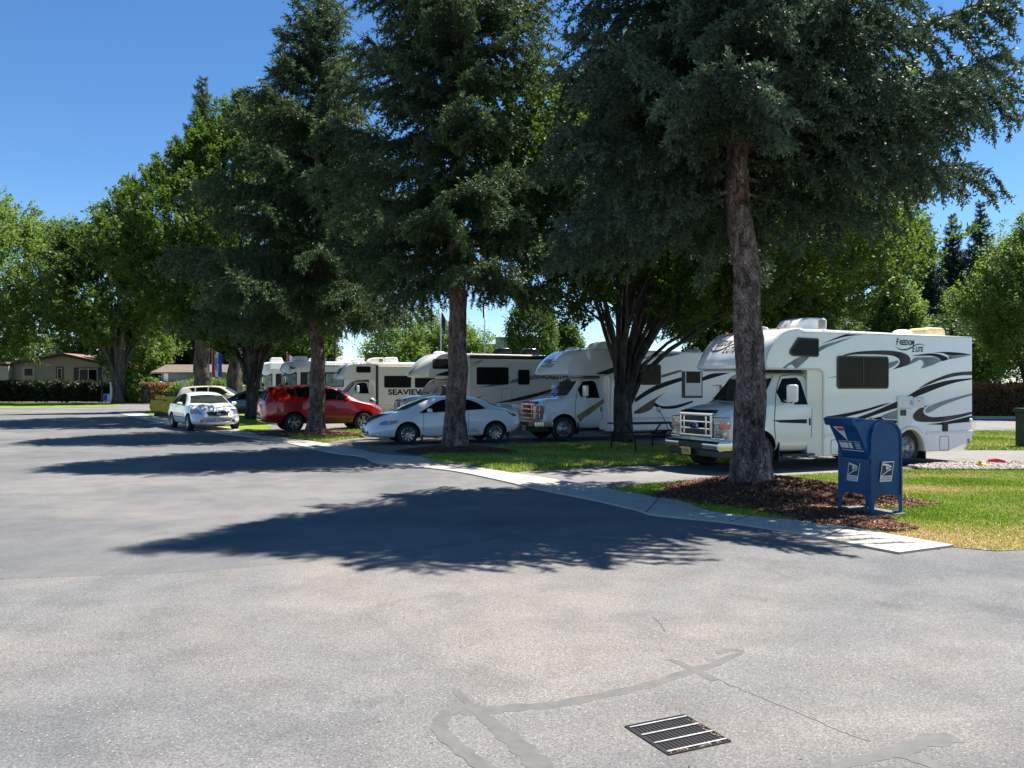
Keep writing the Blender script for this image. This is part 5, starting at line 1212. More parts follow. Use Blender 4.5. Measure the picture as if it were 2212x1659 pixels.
pl = rrect(.95, .95, .5, 1.65, .05); Lf, Rt = strip(pl, .012, True); k = len(pl); mb = MB(); mb.add([(x, 1.106, z) for x, z in Lf+Rt], [(i, (i+1) % k, (i+1) % k+k, i+k) for i in range(k)]); mb.build('hatch', M('seam'), rv3)

PH4 = R(21); d4 = 43; P4 = (((1000+1500*.31646)/3.9375-512)/F*d4, d4)
rv4, bv4, cv4 = class_c('motorhome', 'fourth motorhome, cream and boxy with large black wall lettering, above the red car bonnet', P4, 2.5, PH4, wb=4.0, rear=-5.4, white='gelcoat_cream', van='van_cream', roof=2.94, over=4.1, capstyle='flat', cap_mat='gelcoat',
    windows=[(3.45, 2.44, 2.7, 2.76), (2.08, 1.66, .6, 2.30), (.42, 1.66, -.7, 2.30)], ac='roof_white', top_lights=True)
mb = MB(); mb.box(-3.6, 2.33, 1.0, 1.36, .75, 2.78); so_ = mb.build('slide_out', M('gelcoat_cream'), rv4, bevel=.02)
mb = MB(); mb.box(2.33, 2.43, 1.04, 1.11, .7, 2.82); mb.build('slide_seal', M('black_plastic'), so_)
for (a, b_) in ((2.05, .62), (.42, -.7)):
    mb = MB(); mb.prism(rrect(b_, 1.66, a, 2.28, .08), 1.36, 1.375, 'y'); wv = mb.build('window', M('glass_dark'), so_)
bso = mesh_bvh(so_.data)
lay_text('lettering', 'SEAVIEW', M('g_black'), so_, bso, 'L', .85, 1.42, .40, 0, 1.05, .014, width=2.0)
patch('cap_window', cv4, rrect(-.62, 2.36, .62, 2.72, .06), 'F', M('glass_dark'), rv4, .01, .1)

# ---------------------------------------------------------------- class A motorhomes
def class_a(label, P, phi, name_txt=None, Lr=9.0, roof=3.22, win=True):
    fwd = Vector((-math.cos(phi), -math.sin(phi))); lf = Vector((math.sin(phi), -math.cos(phi))); hw = 1.2
    o2 = Vector(P[:2])-lf*hw; root = thing('motorhome', label, 'motorhome', (o2.x, o2.y, 0), phi+math.pi, 'flat fronted motorhomes')
    # x = 0 at the first door post, nose at +1.0
    keys = [(-Lr, .45, roof, 2.9, 1.15, 1.2, 1.2, 1.12), (-.4, .45, roof, 2.9, 1.15, 1.2, 1.2, 1.12), (.3, .45, roof, 2.88, 1.15, 1.2, 1.2, 1.10), (.72, .45, roof-.10, 2.72, 1.12, 1.17, 1.15, 1.02), (.95, .50, roof-.4, 2.35, 1.05, 1.12, 1.08, .98)]
    b_ = loft('body', keys, M('gelcoat'), root, 60, (.22, 0), (.18, .1)); cut_arches(b_, [(-.9, .45, .52, .7, 1.4), (-6.2, .45, .52, .7, 1.4)], M('under')); bv = mesh_bvh(b_.data)
    for x in (-.9, -6.2):
        for s in (1, -1): wheel(x, s*1.04, .42, .26, root, 'truck', s, 'chrome_dull')
    patch('windscreen', bv, rrect(-.98, 1.45, .98, 2.52, .12), 'F', M('windscreen'), root, .008, .12)
    for i, (x0, x1) in enumerate(((.83, .10), (-.10, -.95), (-1.5, -2.6), (-3.4, -4.6))):
        z1 = 2.56; z0 = 1.50 if i < 2 else 1.7
        w_ = patch('window', bv, rrect(x1, z0, x0, z1, .08), 'L', M('black_gloss'), root, .006, .12)
        pn = patch('curtain', bv, rrect(x1+.06, z0+.06, (x0-.06) if i != 1 else x1+.45, z1-.08, .05), 'L', M('curtain'), w_, .012, .12)
    for z, h_, m_, a, c in ((2.72, .05, 'g_teal', .7, -1.3), (2.96, .025, 'g_grey', .8, -Lr+.3), (1.2, .06, 'g_teal', .6, -Lr+.3)):
        patch('stripe', bv, [(a, z), (a-.2, z+h_), (c, z+h_*.6), (c+.1, z)], 'L', M(m_), root, .005, .3)
    if name_txt: lay_text('lettering', name_txt, M('g_black'), root, bv, 'L', .35, 2.80, .22, .25, .9, .006)
    for s in (-.2, 0, .2):
        q = MB(); q.box(.55, .62, s-.04, s+.04, roof-.06, roof-.01); q.build('marker_lamp', M('marker_orange'), root, bevel=.008)
    for x, w_ in ((.2, .85), (-2.3, .5), (-5.2, .85)):
        mb = MB(); mb.prism([(x, roof-.01), (x-.05, roof+.22), (x-.15, roof+.29), (x-w_+.1, roof+.29), (x-w_, roof-.01)], -.1, .6, 'y'); ao = mb.build('air_conditioner', M('roof_white'), root, bevel=.05, seg=3)
    aw = MB(); aw.tube([(-1.0, 1.26, roof-.28), (-Lr+.5, 1.26, roof-.28)], .07, 10); aw.build('awning', M('roof_white'), root, True)
    hb = MB(); hb.box(.4, 1.02, -1.08, 1.08, .42, .70); hb.build('bumper', M('gelcoat_pale'), root, bevel=.06, seg=3)
    for s in (1, -1):
        q = MB(); q.box(.80, .93, s*.62, s*1.0, .80, .98); q.build('headlamp', M('lamp_glass'), root, bevel=.03)
        q = MB(); q.box(.62, .78, s*1.28, s*1.45, 1.45, 1.95); mo = q.build('mirror', M('black_plastic'), root, bevel=.03); q = MB(); q.tube([(.7, s*1.1, 2.0), (.7, s*1.36, 2.05), (.7, s*1.36, 1.9)], .02, 6); q.build('mirror_arm', M('black_plastic'), mo)
    return root
d5 = 48; P5 = (((1000+555*.31646)/3.9375-512)/F*d5, d5); class_a('white flat fronted motorhome with green curtains, nearer of two left of the cream one', P5, R(21), 'Flair', roof=3.22)
d6 = 54; P6 = (((1000+250*.31646)/3.9375-512)/F*d6, d6); class_a('white flat fronted motorhome half hidden behind the fanning tree limbs, farther of two', P6, R(21), None, roof=3.34)


# ---------------------------------------------------------------- cars
def car(name, label, root_loc, rz, keys, paint_, wb, tyre_r, side_win, ws, rw, arch_r, group='parked cars', rim='alloy10', bow=(.2, .12), endr=(.12, .1), scale=1, clad=None, doors=(), track=.80, glass='glass_dark', cat='car', trimw=.03):
    root = thing(name, label, cat, root_loc, rz, group, scale)
    b_ = loft('body', keys, M(paint_), root, 90, bow, endr)
    cut_arches(b_, [(0, tyre_r, arch_r, .52, 1.2), (wb, tyre_r, arch_r, .52, 1.2)], M('under')); bv = mesh_bvh(b_.data)
    for s, sd in ((1, 'L'), (-1, 'R')):
        for pl in side_win:
            sp = spline(pl, 4, True, 38); tr = patch('window', bv, sp, sd, M('black_gloss'), root, .004, .1)
            cx = sum(p[0] for p in sp)/len(sp); cz = sum(p[1] for p in sp)/len(sp); w_ = max(p[0] for p in sp)-min(p[0] for p in sp); h_ = max(p[1] for p in sp)-min(p[1] for p in sp)
            patch('pane', bv, [(cx+(x-cx)*(1-trimw*1.6/w_), cz+(z-cz)*(1-trimw*1.6/h_)) for x, z in sp], sd, M(glass), tr, .008, .1)
        sm = []
        for dl in doors: sm.append(seam(bv, dl, sd, .012, root, sm=4))
        for q in sm: group_mesh('door_gap', [q], M('seam'), root, sideout)
        wheel(0, s*track, tyre_r, .21, root, rim, s); wheel(wb, s*track, tyre_r, .21, root, rim, s)
    if ws: patch('windscreen', bv, ws, 'F', M('windscreen'), root, .014, .05)
    if rw: patch('rear_window', bv, rw, 'B', M(glass), root, .012, .05)
    return root, bv
def handle(bv, x, z, s, root, mat, w=.16):
    h, n, i, d = bv.ray_cast(Vector((x, s*5, z)), Vector((0, -s, 0)))
    mb = MB(); y = abs(h.y) if h else .85; mb.box(x-w/2, x+w/2, s*(y-.01), s*(y+.028), z-.016, z+.016); return mb.build('door_handle', M(mat), root, bevel=.009, seg=2)

# white coupe (nose to the left, seen on its left side)
ck = [(-.93, .42, .98, .86, .66, .80, .74, .60), (-.75, .34, 1.02, .93, .74, .86, .80, .66), (-.50, .27, 1.05, .97, .80, .885, .83, .66), (-.20, .24, 1.12, 1.0, .82, .89, .84, .63), (.07, .22, 1.24, 1.0, .82, .89, .845, .58), (.39, .21, 1.37, 1.0, .82, .885, .84, .55), (.73, .20, 1.43, .99, .82, .88, .84, .55), (1.39, .20, 1.455, .98, .82, .875, .84, .56), (1.64, .20, 1.45, .97, .82, .875, .84, .56), (1.95, .20, 1.41, .96, .82, .88, .84, .57),
      (2.23, .20, 1.31, .95, .82, .885, .84, .60), (2.61, .20, 1.15, .94, .82, .89, .84, .66), (2.96, .20, 1.0, .92, .82, .89, .82, .70), (3.35, .20, .92, .84, .80, .87, .78, .68), (3.69, .21, .80, .72, .76, .83, .72, .62), (3.90, .24, .66, .58, .68, .75, .66, .56), (3.98, .27, .56, .50, .62, .68, .60, .52)]
cw = [(2.39, .935), (2.08, 1.12), (1.80, 1.27), (1.55, 1.335), (1.0, 1.345), (.66, 1.29), (.42, 1.16), (.29, 1.045), (.94, 1.005), (1.6, .97)]
cph = R(19.48); fwd = Vector((-math.cos(cph), -math.sin(cph), 0)); lf = Vector((math.sin(cph), -math.cos(cph), 0)); cfw = Vector((-3.0923, 24.643, 0))
co_ = cfw-fwd*2.74-lf*.88
coupe, bvc = car('coupe', 'white two door coupe parked behind the middle spruce trunk, black panel on its bonnet tip', co_, cph+math.pi, ck, 'car_white', 2.74, .31, [cw], [(-.60, 1.03), (-.54, 1.35), (0, 1.40), (.54, 1.35), (.60, 1.03), (0, 1.01)], [(-.52, 1.09), (-.45, 1.36), (.45, 1.36), (.52, 1.09)], .385, doors=[[(2.26, .94), (2.27, .6), (2.26, .22)], [(.87, .98), (.86, .6), (.90, .22)]], track=.785, rim='alloy10')
for s in (1, -1):
    handle(bvc, 1.02, .93, s, coupe, 'car_white'); mirror(coupe, 2.10, s*.86, 1.01, s, .16, .13, 'car_white', dx=.16)
    hl = patch('headlamp', bvc, spline([(3.60, .60), (3.48, .70), (3.03, .735), (3.10, .65), (3.32, .60)], 4, True, 45), 'L' if s > 0 else 'R', M('lamp_glass'), coupe, .006, .1)
    patch('indicator', bvc, [(3.26, .69), (3.06, .73), (3.12, .66), (3.24, .64)], 'L' if s > 0 else 'R', M('marker_orange'), hl, .010, .1)
    patch('tail_lamp', bvc, [(-.36, .97), (-.60, .97), (-.72, .82), (-.58, .80)], 'L' if s > 0 else 'R', M('lamp_red'), coupe, .006, .1)
    patch('fog_lamp_recess', bvc, spline([(s*.42, .30), (s*.40, .38), (s*.62, .42), (s*.64, .33)], 3), 'F', M('grey_plastic'), coupe, .006, .1)
    fl = MB(); fl.box(2.28, 2.30, s*.66, s*.87, .10, .30); fl.build('mud_flap', M('black_plastic'), coupe)
    fl = MB(); fl.box(-.44, -.42, s*.66, s*.87, .12, .34); fl.build('mud_flap', M('black_plastic'), coupe)
patch('bonnet_panel', bvc, spline([(3.93, -.30), (3.90, .30), (3.60, .58), (3.28, .52), (3.42, .2), (3.42, -.2), (3.28, -.52), (3.60, -.58)], 3, True, 50), 'T', M('black_plastic'), coupe, .005, .1)
gr = patch('grille', bvc, [(-.46, .70), (-.40, .56), (.40, .56), (.46, .70)], 'F', M('black_plastic'), coupe, .007, .1)
mb = MB(); mb.box(3.985, 4.0, -.05, -.028, .585, .675); mb.box(3.985, 4.0, .028, .05, .585, .675); mb.box(3.985, 4.0, -.03, .03, .622, .64); mb.build('emblem', M('chrome'), gr, bevel=.003)
patch('lower_intake', bvc, rrect(-.42, .26, .42, .38, .03), 'F', M('black_plastic'), coupe, .006, .1)
plate(coupe, 3.985, 0, .44, 1, '834 KPL', 'plate_white', 'ink_dark')
mb = MB(); mb.prism([(-.92, 1.13), (-.62, 1.165), (-.62, 1.185), (-.93, 1.155)], -.62, .62, 'y')
for s in (1, -1): mb.box(-.80, -.70, s*.48, s*.51, 1.0, 1.15); mb.prism([(-.92, s*.62), (-.62, s*.62), (-.60, s*.70), (-.90, s*.70)], 1.08, 1.165, 'z')
mb.build('spoiler', M('car_white'), coupe, bevel=.008)
lay_text('lettering', 'i-VTEC', M('g_grey'), coupe, bvc, 'L', .72, .36, .09, .2, 1.4, .002)
lay_text('lettering', 'DOHC', M('g_grey'), coupe, bvc, 'L', .72, .44, .05, .2, 1.4, .001)
mb = MB(); 
for s in (-.45, .05): mb.tube([(3.02, s, 1.0), (2.93, s+.2, 1.03), (2.88, s+.5, 1.05)], .009, 6)
mb.build('wipers', M('black_plastic'), coupe)

# red SUV (nose to the right and away, seen on its right side)
rk = [(-1.22, .46, .78, .66, .70, .82, .78, .70), (-1.16, .40, 1.18, 1.06, .76, .88, .84, .70), (-1.05, .36, 1.42, 1.12, .80, .90, .86, .68), (-.90, .34, 1.62, 1.20, .82, .91, .87, .66), (-.70, .33, 1.69, 1.24, .82, .915, .88, .65), (-.36, .33, 1.73, 1.25, .82, .92, .88, .65), (.2, .30, 1.765, 1.24, .82, .92, .88, .66), (.87, .28, 1.775, 1.22, .82, .915, .88, .67), (1.4, .27, 1.75, 1.20, .82, .915, .88, .67),
      (1.67, .27, 1.69, 1.19, .82, .915, .87, .67), (1.91, .27, 1.58, 1.18, .82, .915, .87, .68), (2.31, .27, 1.35, 1.16, .82, .92, .86, .70), (2.59, .27, 1.20, 1.10, .82, .92, .84, .72), (3.14, .28, 1.09, .98, .80, .90, .82, .70), (3.42, .30, 1.0, .88, .76, .86, .78, .66), (3.60, .34, .88, .76, .70, .80, .72, .60), (3.68, .38, .76, .66, .62, .74, .66, .54)]
rw_ = [[(-.34, 1.62), (.0, 1.66), (.02, 1.36), (-.12, 1.41)], [(.07, 1.66), (.78, 1.70), (.80, 1.29), (.10, 1.34)], [(.86, 1.70), (1.23, 1.695), (1.49, 1.65), (1.80, 1.48), (2.10, 1.27), (1.9, 1.20), (.88, 1.27)]]
rph = R(26.43); fw = Vector((math.cos(rph), math.sin(rph), 0)); rt = Vector((math.sin(rph), -math.cos(rph), 0)); ro = Vector((-8.2707, 31.5, 0))-rt*.90
suv, bvr = car('sport_utility_vehicle', 'glossy red sport utility vehicle parked behind the left spruce trunk, tail towards the road', ro, rph, rk, 'car_red', 2.70, .355, rw_, [(-.70, 1.22), (-.60, 1.60), (0, 1.66), (.60, 1.60), (.70, 1.22), (0, 1.20)], [(-.66, 1.20), (-.60, 1.58), (.60, 1.58), (.66, 1.20)], .43, rim='alloy5', cat='car', track=.80, endr=(.10, .06), bow=(.26, .16),
    doors=[[(.02, 1.30), (.05, 1.05), (.30, .85), (.42, .6), (.42, .42)], [(.83, 1.25), (.84, .8), (.86, .42)], [(2.12, 1.18), (2.14, .9), (2.10, .6), (2.08, .42)]])
for s, sd in ((1, 'L'), (-1, 'R')):
    for x in (.30, 1.20): handle(bvr, x, 1.10, s, suv, 'car_red', .2)
    mirror(suv, 2.0, s*.88, 1.22, s, .18, .14, 'car_red', dx=.16)
    for cx in (0, 2.70):
        am = [(cx+.455*math.cos(R(a)), .355+.455*math.sin(R(a))) for a in range(-4, 185, 9)]; Lf, Rt = strip(am, .07); patch('arch_trim', bvr, Lf+Rt[::-1], sd, M('grey_plastic'), suv, .008, 0)
    patch('sill_trim', bvr, [(.46, .33), (.46, .50), (2.24, .48), (2.24, .31)], sd, M('grey_plastic'), suv, .008, .15)
    patch('bumper_trim', bvr, [(-1.16, .50), (-.46, .50), (-.47, .36), (-1.1, .42)], sd, M('grey_plastic'), suv, .008, .12)
    patch('tail_lamp', bvr, spline([(-.98, 1.30), (-.38, 1.30), (-.38, 1.25), (-.65, 1.13), (-.98, 1.12)], 3, True, 40), sd, M('lamp_red'), suv, .008, .08)
    patch('headlamp', bvr, spline([(3.02, .99), (3.46, .90), (3.50, .80), (3.25, .84)], 3, True, 40), sd, M('lamp_glass'), suv, .008, .08)
patch('bumper_trim', bvr, rrect(-.80, .44, .80, .62, .04), 'B', M('chrome_dull'), suv, .01, .1)
patch('tailgate_bar', bvr, rrect(-.72, 1.10, .72, 1.15, .02), 'B', M('chrome'), suv, .010, .1)
for s in (1, -1): patch('tail_lamp', bvr, rrect(s*.56, .98 if 0 else 1.0, s*.84, 1.09, .03), 'B', M('lamp_red'), suv, .010, .1)
plate(suv, -1.17, 0, .98, -1, '742 HGD', 'plate_white', 'ink_blue')
patch('grille', bvr, rrect(-.5, .60, .5, .76, .05), 'F', M('black_plastic'), suv, .01, .1)
mb = MB(); mb.prism([(-1.02, 1.665), (-.70, 1.695), (-.70, 1.735), (-1.03, 1.70)], -.60, .60, 'y'); mb.build('spoiler', M('car_red'), suv, bevel=.01)
for s in (1, -1):
    mb = MB(); mb.tube([(-.5, s*.60, 1.72), (-.4, s*.60, 1.775), (1.2, s*.60, 1.80), (1.35, s*.60, 1.755)], .016, 8); mb.build('roof_rail', M('car_red'), suv, True)
mb = MB(); mb.prism([(-.35, 1.74), (-.42, 1.83), (-.30, 1.79), (-.15, 1.75)], -.02, .02, 'y'); mb.build('antenna', M('car_red'), suv, bevel=.006)

# sedans: one body, used three times
sk = [(-1.0, .42, 1.0, .88, .66, .82, .76, .62), (-.85, .34, 1.06, .95, .74, .88, .82, .66), (-.60, .27, 1.09, 1.0, .80, .90, .84, .66), (-.40, .25, 1.17, 1.02, .82, .90, .85, .62), (-.10, .22, 1.36, 1.02, .82, .90, .85, .58), (.30, .20, 1.48, 1.01, .82, .895, .85, .57), (1.0, .20, 1.515, .99, .82, .89, .85, .58), (1.45, .20, 1.475, .98, .82, .89, .85, .59),
      (1.85, .20, 1.34, .97, .82, .89, .85, .63), (2.30, .20, 1.09, .96, .82, .90, .84, .70), (2.55, .20, 1.02, .93, .82, .90, .82, .72), (3.0, .20, .97, .87, .80, .88, .79, .70), (3.30, .22, .88, .78, .75, .84, .73, .64), (3.46, .25, .74, .64, .68, .77, .66, .56), (3.53, .28, .60, .54, .62, .70, .60, .50)]
sw = [[(-.20, 1.05), (-.02, 1.22), (.22, 1.37), (.45, 1.40), (.50, 1.03)], [(.56, 1.03), (.52, 1.41), (.95, 1.43), (1.30, 1.40), (1.62, 1.26), (1.98, 1.04), (2.02, .97), (1.2, 1.0)]]
def sedan(label, loc, rz, pt, scale=1, front=False, group='parked cars'):
    c, bv = car('sedan', label, loc, rz, sk, pt, 2.68, .315, sw, [(-.70, 1.06), (-.57, 1.35), (0, 1.395), (.57, 1.35), (.70, 1.06), (0, 1.045)], [(-.55, 1.12), (-.46, 1.40), (.46, 1.40), (.55, 1.12)], .385, group=group, scale=scale, rim='alloy5' if front else 'alloy10', bow=(.30, .14), endr=(.10, .1), doors=[[(.53, 1.0), (.52, .6), (.40, .24)], [(2.02, .95), (2.08, .6), (2.05, .24)]])
    for s, sd in ((1, 'L'), (-1, 'R')):
        mirror(c, 1.86, s*.86, 1.04, s, .18, .13, pt, dx=.12); handle(bv, .75, .90, s, c, pt); handle(bv, -.02, .92, s, c, pt)
        hl = patch('headlamp', bv, spline([(s*.52, .63), (s*.60, .76), (s*.70, .85), (s*.82, .84), (s*.84, .66)], 3, True, 40), 'F', M('lamp_glass'), c, .008, .06)
        patch('indicator', bv, [(s*.76, .66), (s*.72, .83), (s*.82, .82), (s*.84, .66)], 'F', M('marker_orange'), hl, .012, .06)
        patch('tail_lamp', bv, rrect(s*.55, .80, s*.80, .96, .03), 'B', M('lamp_red'), c, .008, .08)
        patch('fog_lamp', bv, [(s*.56+.055*math.cos(a*.35), .385+.055*math.sin(a*.35)) for a in range(18)], 'F', M('grey_plastic'), c, .010, 0)
        patch('body_moulding', bv, rrect(.0+.45, .50, 2.2, .53, .01), sd, M('seam' if front else pt), c, .004, .2)
    gp = patch('grille', bv, spline([(-.40, .74), (-.33, .60), (0, .585), (.33, .60), (.40, .74), (0, .755)], 3, True, 40), 'F', M('black_plastic'), c, .007, .06)
    bars = []
    for i in range(4): z = .615+i*.035; bars.append(project(bv, [(-.36, z), (.36, z), (.36, z+.010), (-.36, z+.010)], 'F', .013, .08))
    for i in range(13): y = -.34+i*.0567; bars.append(project(bv, [(y, .60), (y+.010, .60), (y+.010, .74), (y, .74)], 'F', .012, 0))
    group_mesh('grille_bars', bars, M('chrome'), gp, lambda q: (1, 0, 0))
    em = MB(); em.lathe([(.038, 0), (.062, 0), (.062, .012), (.038, .012)], 24, (3.545, 0, .675), 'x', cap=False); em.box(3.545, 3.56, -.072, .072, .663, .687); em.build('emblem', M('chrome'), gp, True)
    patch('lower_intake', bv, rrect(-.40, .32, .40, .40, .02), 'F', M('black_plastic'), c, .008, .1)
    return c, bv
hd_ = math.atan2(-.83, .56); fw = Vector((math.cos(hd_), math.sin(hd_), 0)); rt = Vector((fw.y, -fw.x, 0))
fwheel = Vector((-12.62, 32.5, 0)); so2 = fwheel-fw*2.68*1.08-rt*.80*1.08
s1, bvs = sedan('white four door sedan facing the camera on the road, sunlit bonnet and Oregon style plate', so2, hd_, 'car_white_two', 1.09, True)
s1.scale = (1.05, 1.08, 1.0)
p = plate(s1, 3.545, 0, .47, 1, '651  BMF', 'plate_white', 'ink_blue'); q = MB(); q.add([(.0137, -.02, -.07), (.0137, .02, -.07), (.0137, .0, .06)], [(0, 1, 2)]); q.build('plate_tree', M('ink_green'), p)
sedan('dark green grey car behind the white sedan, seen between it and the big tree trunk', (-13.7, 47.6, 0), R(193), 'car_green_grey', 1.02)
bx = A(470, 47); suv2, bvb = car('station_wagon', 'beige wagon whose sunlit roof shows above the white sedan', (-19.9, 52.5, 0), R(5), rk, 'car_beige', 2.70, .355, rw_, [(-.70, 1.22), (-.60, 1.60), (0, 1.66), (.60, 1.60), (.70, 1.22), (0, 1.20)], [(-.66, 1.20), (-.60, 1.58), (.60, 1.58), (.66, 1.20)], .43, rim='alloy5', cat='car', endr=(.10, .06), bow=(.26, .16))
for s, sd in ((1, 'L'), (-1, 'R')): mirror(suv2, 2.0, s*.88, 1.22, s, .18, .14, 'car_beige', dx=.16); patch('headlamp', bvb, spline([(3.02, .99), (3.46, .90), (3.50, .80), (3.25, .84)], 3, True, 40), sd, M('lamp_glass'), suv2, .008, .08)
# ---------------------------------------------------------------- blue collection box
m, nt, b = _new('post_blue'); f1 = noise(nt, 2.2, 5, .65); f2 = noise(nt, 22, 4, .7)
c = ramp(nt, f1, [(.3, (.003, .042, .135)), (.7, (.006, .082, .235))]); c = mixc(nt, ramp(nt, f2, [(.70, (0, 0, 0)), (.78, (.55, .55, .55))]), c, (.06, .10, .17))
L(nt, c, b.inputs['Base Color']); b.inputs['Roughness'].default_value = .42; b.inputs['Specular IOR Level'].default_value = .3; b.inputs['Coat Weight'].default_value = .08; b.inputs['Coat Roughness'].default_value = .2; bump(nt, b, noise(nt, 5, 3), .08, .02)
simple('sticker_white', (.74, .76, .78), .5, 0, .06, 30); simple('sticker_red', (.5, .03, .04), .5); simple('sticker_ink', (.02, .025, .05), .5)
mz = math.radians(19.5); N_ = Vector(G(1882, 1118)); bxd = Vector((math.cos(mz), math.sin(mz), 0)); byd = Vector((-math.sin(mz), math.cos(mz), 0))
W_, D_ = .52, .62
mc = N_+bxd*W_/2+byd*D_/2
slab = MB(); slab.box(-.85, .29, -.35, .42, .0, .060); 
so_ = slab.build('concrete_pad', M('asphalt_pad'), bevel=.01, label='square concrete pad under the blue mailbox', cat='concrete pad'); so_.location = mc+Vector((0, 0, -.02)); so_.rotation_euler = (0, 0, mz)
mbx = thing('mailbox', 'blue steel collection mailbox with rounded top standing on its concrete pad', 'mailbox', (mc.x, mc.y, .05), mz)
hwid, hd, sh, bot = W_/2, D_/2, .98, .24
arc = [(hwid*math.cos(R(a)), sh+hwid*math.sin(R(a))) for a in range(0, 181, 9)]
prof = [(hwid, bot)]+arc+[(-hwid, bot)]
mb = MB(); mb.prism(prof, -hd+.012, hd-.012, 'y'); mb.build('body', M('post_blue'), mbx, bevel=.006)
# raised hoops at both ends and slightly dished end plates
for s in (-1, 1):
    mb = MB(); n = len(prof); out2 = [(x*1.012, z+(.004 if z > sh else 0)) for x, z in prof]; inn = [(x*.90, sh+(z-sh)*.90 if z > sh else z) for x, z in prof]
    y0, y1 = s*(hd-.05), s*(hd+.004)
    mb.add([(x, y0, z) for x, z in out2]+[(x, y1, z) for x, z in out2]+[(x, y1, z) for x, z in inn]+[(x, y1-s*.012, z) for x, z in inn], [(i+a*n, i+1+a*n, i+1+(a+1)*n, i+(a+1)*n) for a in range(3) for i in range(n-1)])
    mb.build('end_hoop', M('post_blue'), mbx, True).data.set_sharp_from_angle(angle=R(40))
# legs: skirt with arched openings, one leg per corner
for sx in (1, -1):
    for sy in (1, -1):
        mb = MB(); lw, th = .055, .008
        def Lp(w): return [(0, 0), (.050, 0), (.055, .10), (.062, .155), (.085, .20), (.13, .228), (w, .24), (0, .24)]
        mb.prism([(sx*(hwid-x), z) for x, z in Lp(.17)], sy*(hd-.002), sy*(hd-.002-th), 'y')
        mb.prism([(sy*(hd-x), z) for x, z in Lp(.17)], sx*(hwid+.002), sx*(hwid+.002-th), 'x')
        mb.box(sx*(hwid-.09), sx*(hwid+.012), sy*(hd-.09), sy*(hd+.008), -.002, .010)
        mb.build('leg', M('post_blue'), mbx, bevel=.002)
# snorkel hopper on the left face
hp = [(-.25, .70), (-.272, .74), (-.285, .80), (-.49, 1.185), (-.50, 1.235), (-.20, 1.25), (-.02, 1.243), (-.05, .70)]
mb = MB(); mb.prism(hp, -.27, .24, 'y'); hop = mb.build('hopper', M('post_blue'), mbx, bevel=.006)
mb = MB(); mb.prism([(-.505, 1.16), (-.535, 1.17), (-.565, 1.262), (-.36, 1.275), (-.36, 1.255), (-.50, 1.245)], -.29, .26, 'y'); mb.build('chute_door', M('post_blue'), mbx, bevel=.004)
mb = MB(); mb.box(-.30, -.262, -.29, .25, .66, .72); mb.build('hopper_flange', M('post_blue'), hop, bevel=.004)
rv = MB()
for i in range(5): rv.lathe([(.007, 0), (.006, -.004), (.001, -.006)], 8, (-.301, -.24+i*.11, .69), 'x')
for i in range(5): rv.lathe([(.006, 0), (.005, .003), (.001, .004)], 8, (-.262, -.285, .30+i*.085), 'x')
rv.build('rivets', M('post_blue'), hop, True)
def logo(P, root, nm='decal'):
    """P(u, v, lift): place a point of the unit sticker (u right, v up)"""
    def area(pts, lift, mi, mb): 
        v, f = tri2d([pts]); mb.add([P(a[0]+.22*(a[1]-.5)*.9, a[1], lift) for a in v], [tuple(t) for t in f], mi)
    mb = MB(); area(rrect(0, 0, .86, 1.02, .06), .001, 0, mb); area(rrect(.045, .30, .815, .965, .012), .002, 1, mb)
    # stylised bird's head: beak wedge, brow and the long rising wing
    area([(.045, .93), (.26, .905), (.50, .86), (.66, .80), (.73, .74), (.69, .70), (.55, .735), (.30, .80), (.045, .84)], .003, 0, mb)
    area([(.30, .775), (.55, .70), (.62, .70), (.60, .665), (.48, .655), (.36, .56)], .003, 0, mb)
    area([(.045, .31), (.30, .47), (.50, .585), (.63, .65), (.70, .655), (.72, .62), (.66, .575), (.50, .52), (.28, .40), (.12, .305)], .0035, 0, mb)
    # lettering in two lines
    for s, v0 in (('UNITED STATES', .205), ('POSTAL SERVICE', .09)):
        me = text_mesh(s, .105, .0, .98, .003); o = len(mb.v)
        mb.add([P(.43+v.co.x+.22*(v0+v.co.y-.5)*.9, v0+v.co.y, .003) for v in me.vertices], [tuple(p.vertices) for p in me.polygons], 2)
    return mb.build(nm, [M('sticker_white'), M('sticker_ink'), M('g_grey')], root)
s_ = .245
lg = logo(lambda u, v, l: (-hwid-l-.0005, -(-.125+u*s_)+.0, .40+v*s_*1.08), mbx)
lg2 = logo(lambda u, v, l: (-.105+u*s_*.96, -hd-l-.0055+.0, .42+v*s_*1.08), mbx)
for lg_ in (lg, lg2): lg_.name = 'postal_decal'
# notices on the slanted hopper face
def HF(y, t, l): # t along slope 0..1 from bottom to top
    a = Vector((-.285, 0, .80)); b_ = Vector((-.49, 0, 1.185)); p = a.lerp(b_, t); n_ = Vector((-.385, 0, -.205)).normalized(); p += n_*l; return (p.x, -y, p.z)
mb = MB()
def hq(pts, l, mi): mb.add([HF(y, t, l) for y, t in pts], [tuple(range(len(pts)))], mi)
hq([(-.18, .90), (.02, .90), (.0, .42)], .002, 0); hq([(-.13, .86), (.01, .86), (.005, .76), (-.10, .76)], .003, 1); 
hq([(-.19, .40), (.22, .40), (.22, .385), (-.19, .385)], .002, 0)
hq([(-.19, .34), (-.03, .34), (-.03, .14), (-.19, .14)], .002, 0); hq([(-.015, .34), (.045, .34), (.045, .14), (-.015, .14)], .002, 0)
for i in range(4): hq([(.10, .33-i*.055), (.20, .33-i*.055), (.20, .31-i*.055), (.10, .31-i*.055)], .002, 0)
hq([(-.19, .08), (.22, .08), (.22, .055), (-.19, .055)], .002, 0)
mb.build('notices', [M('sticker_white'), M('sticker_red')], hop)

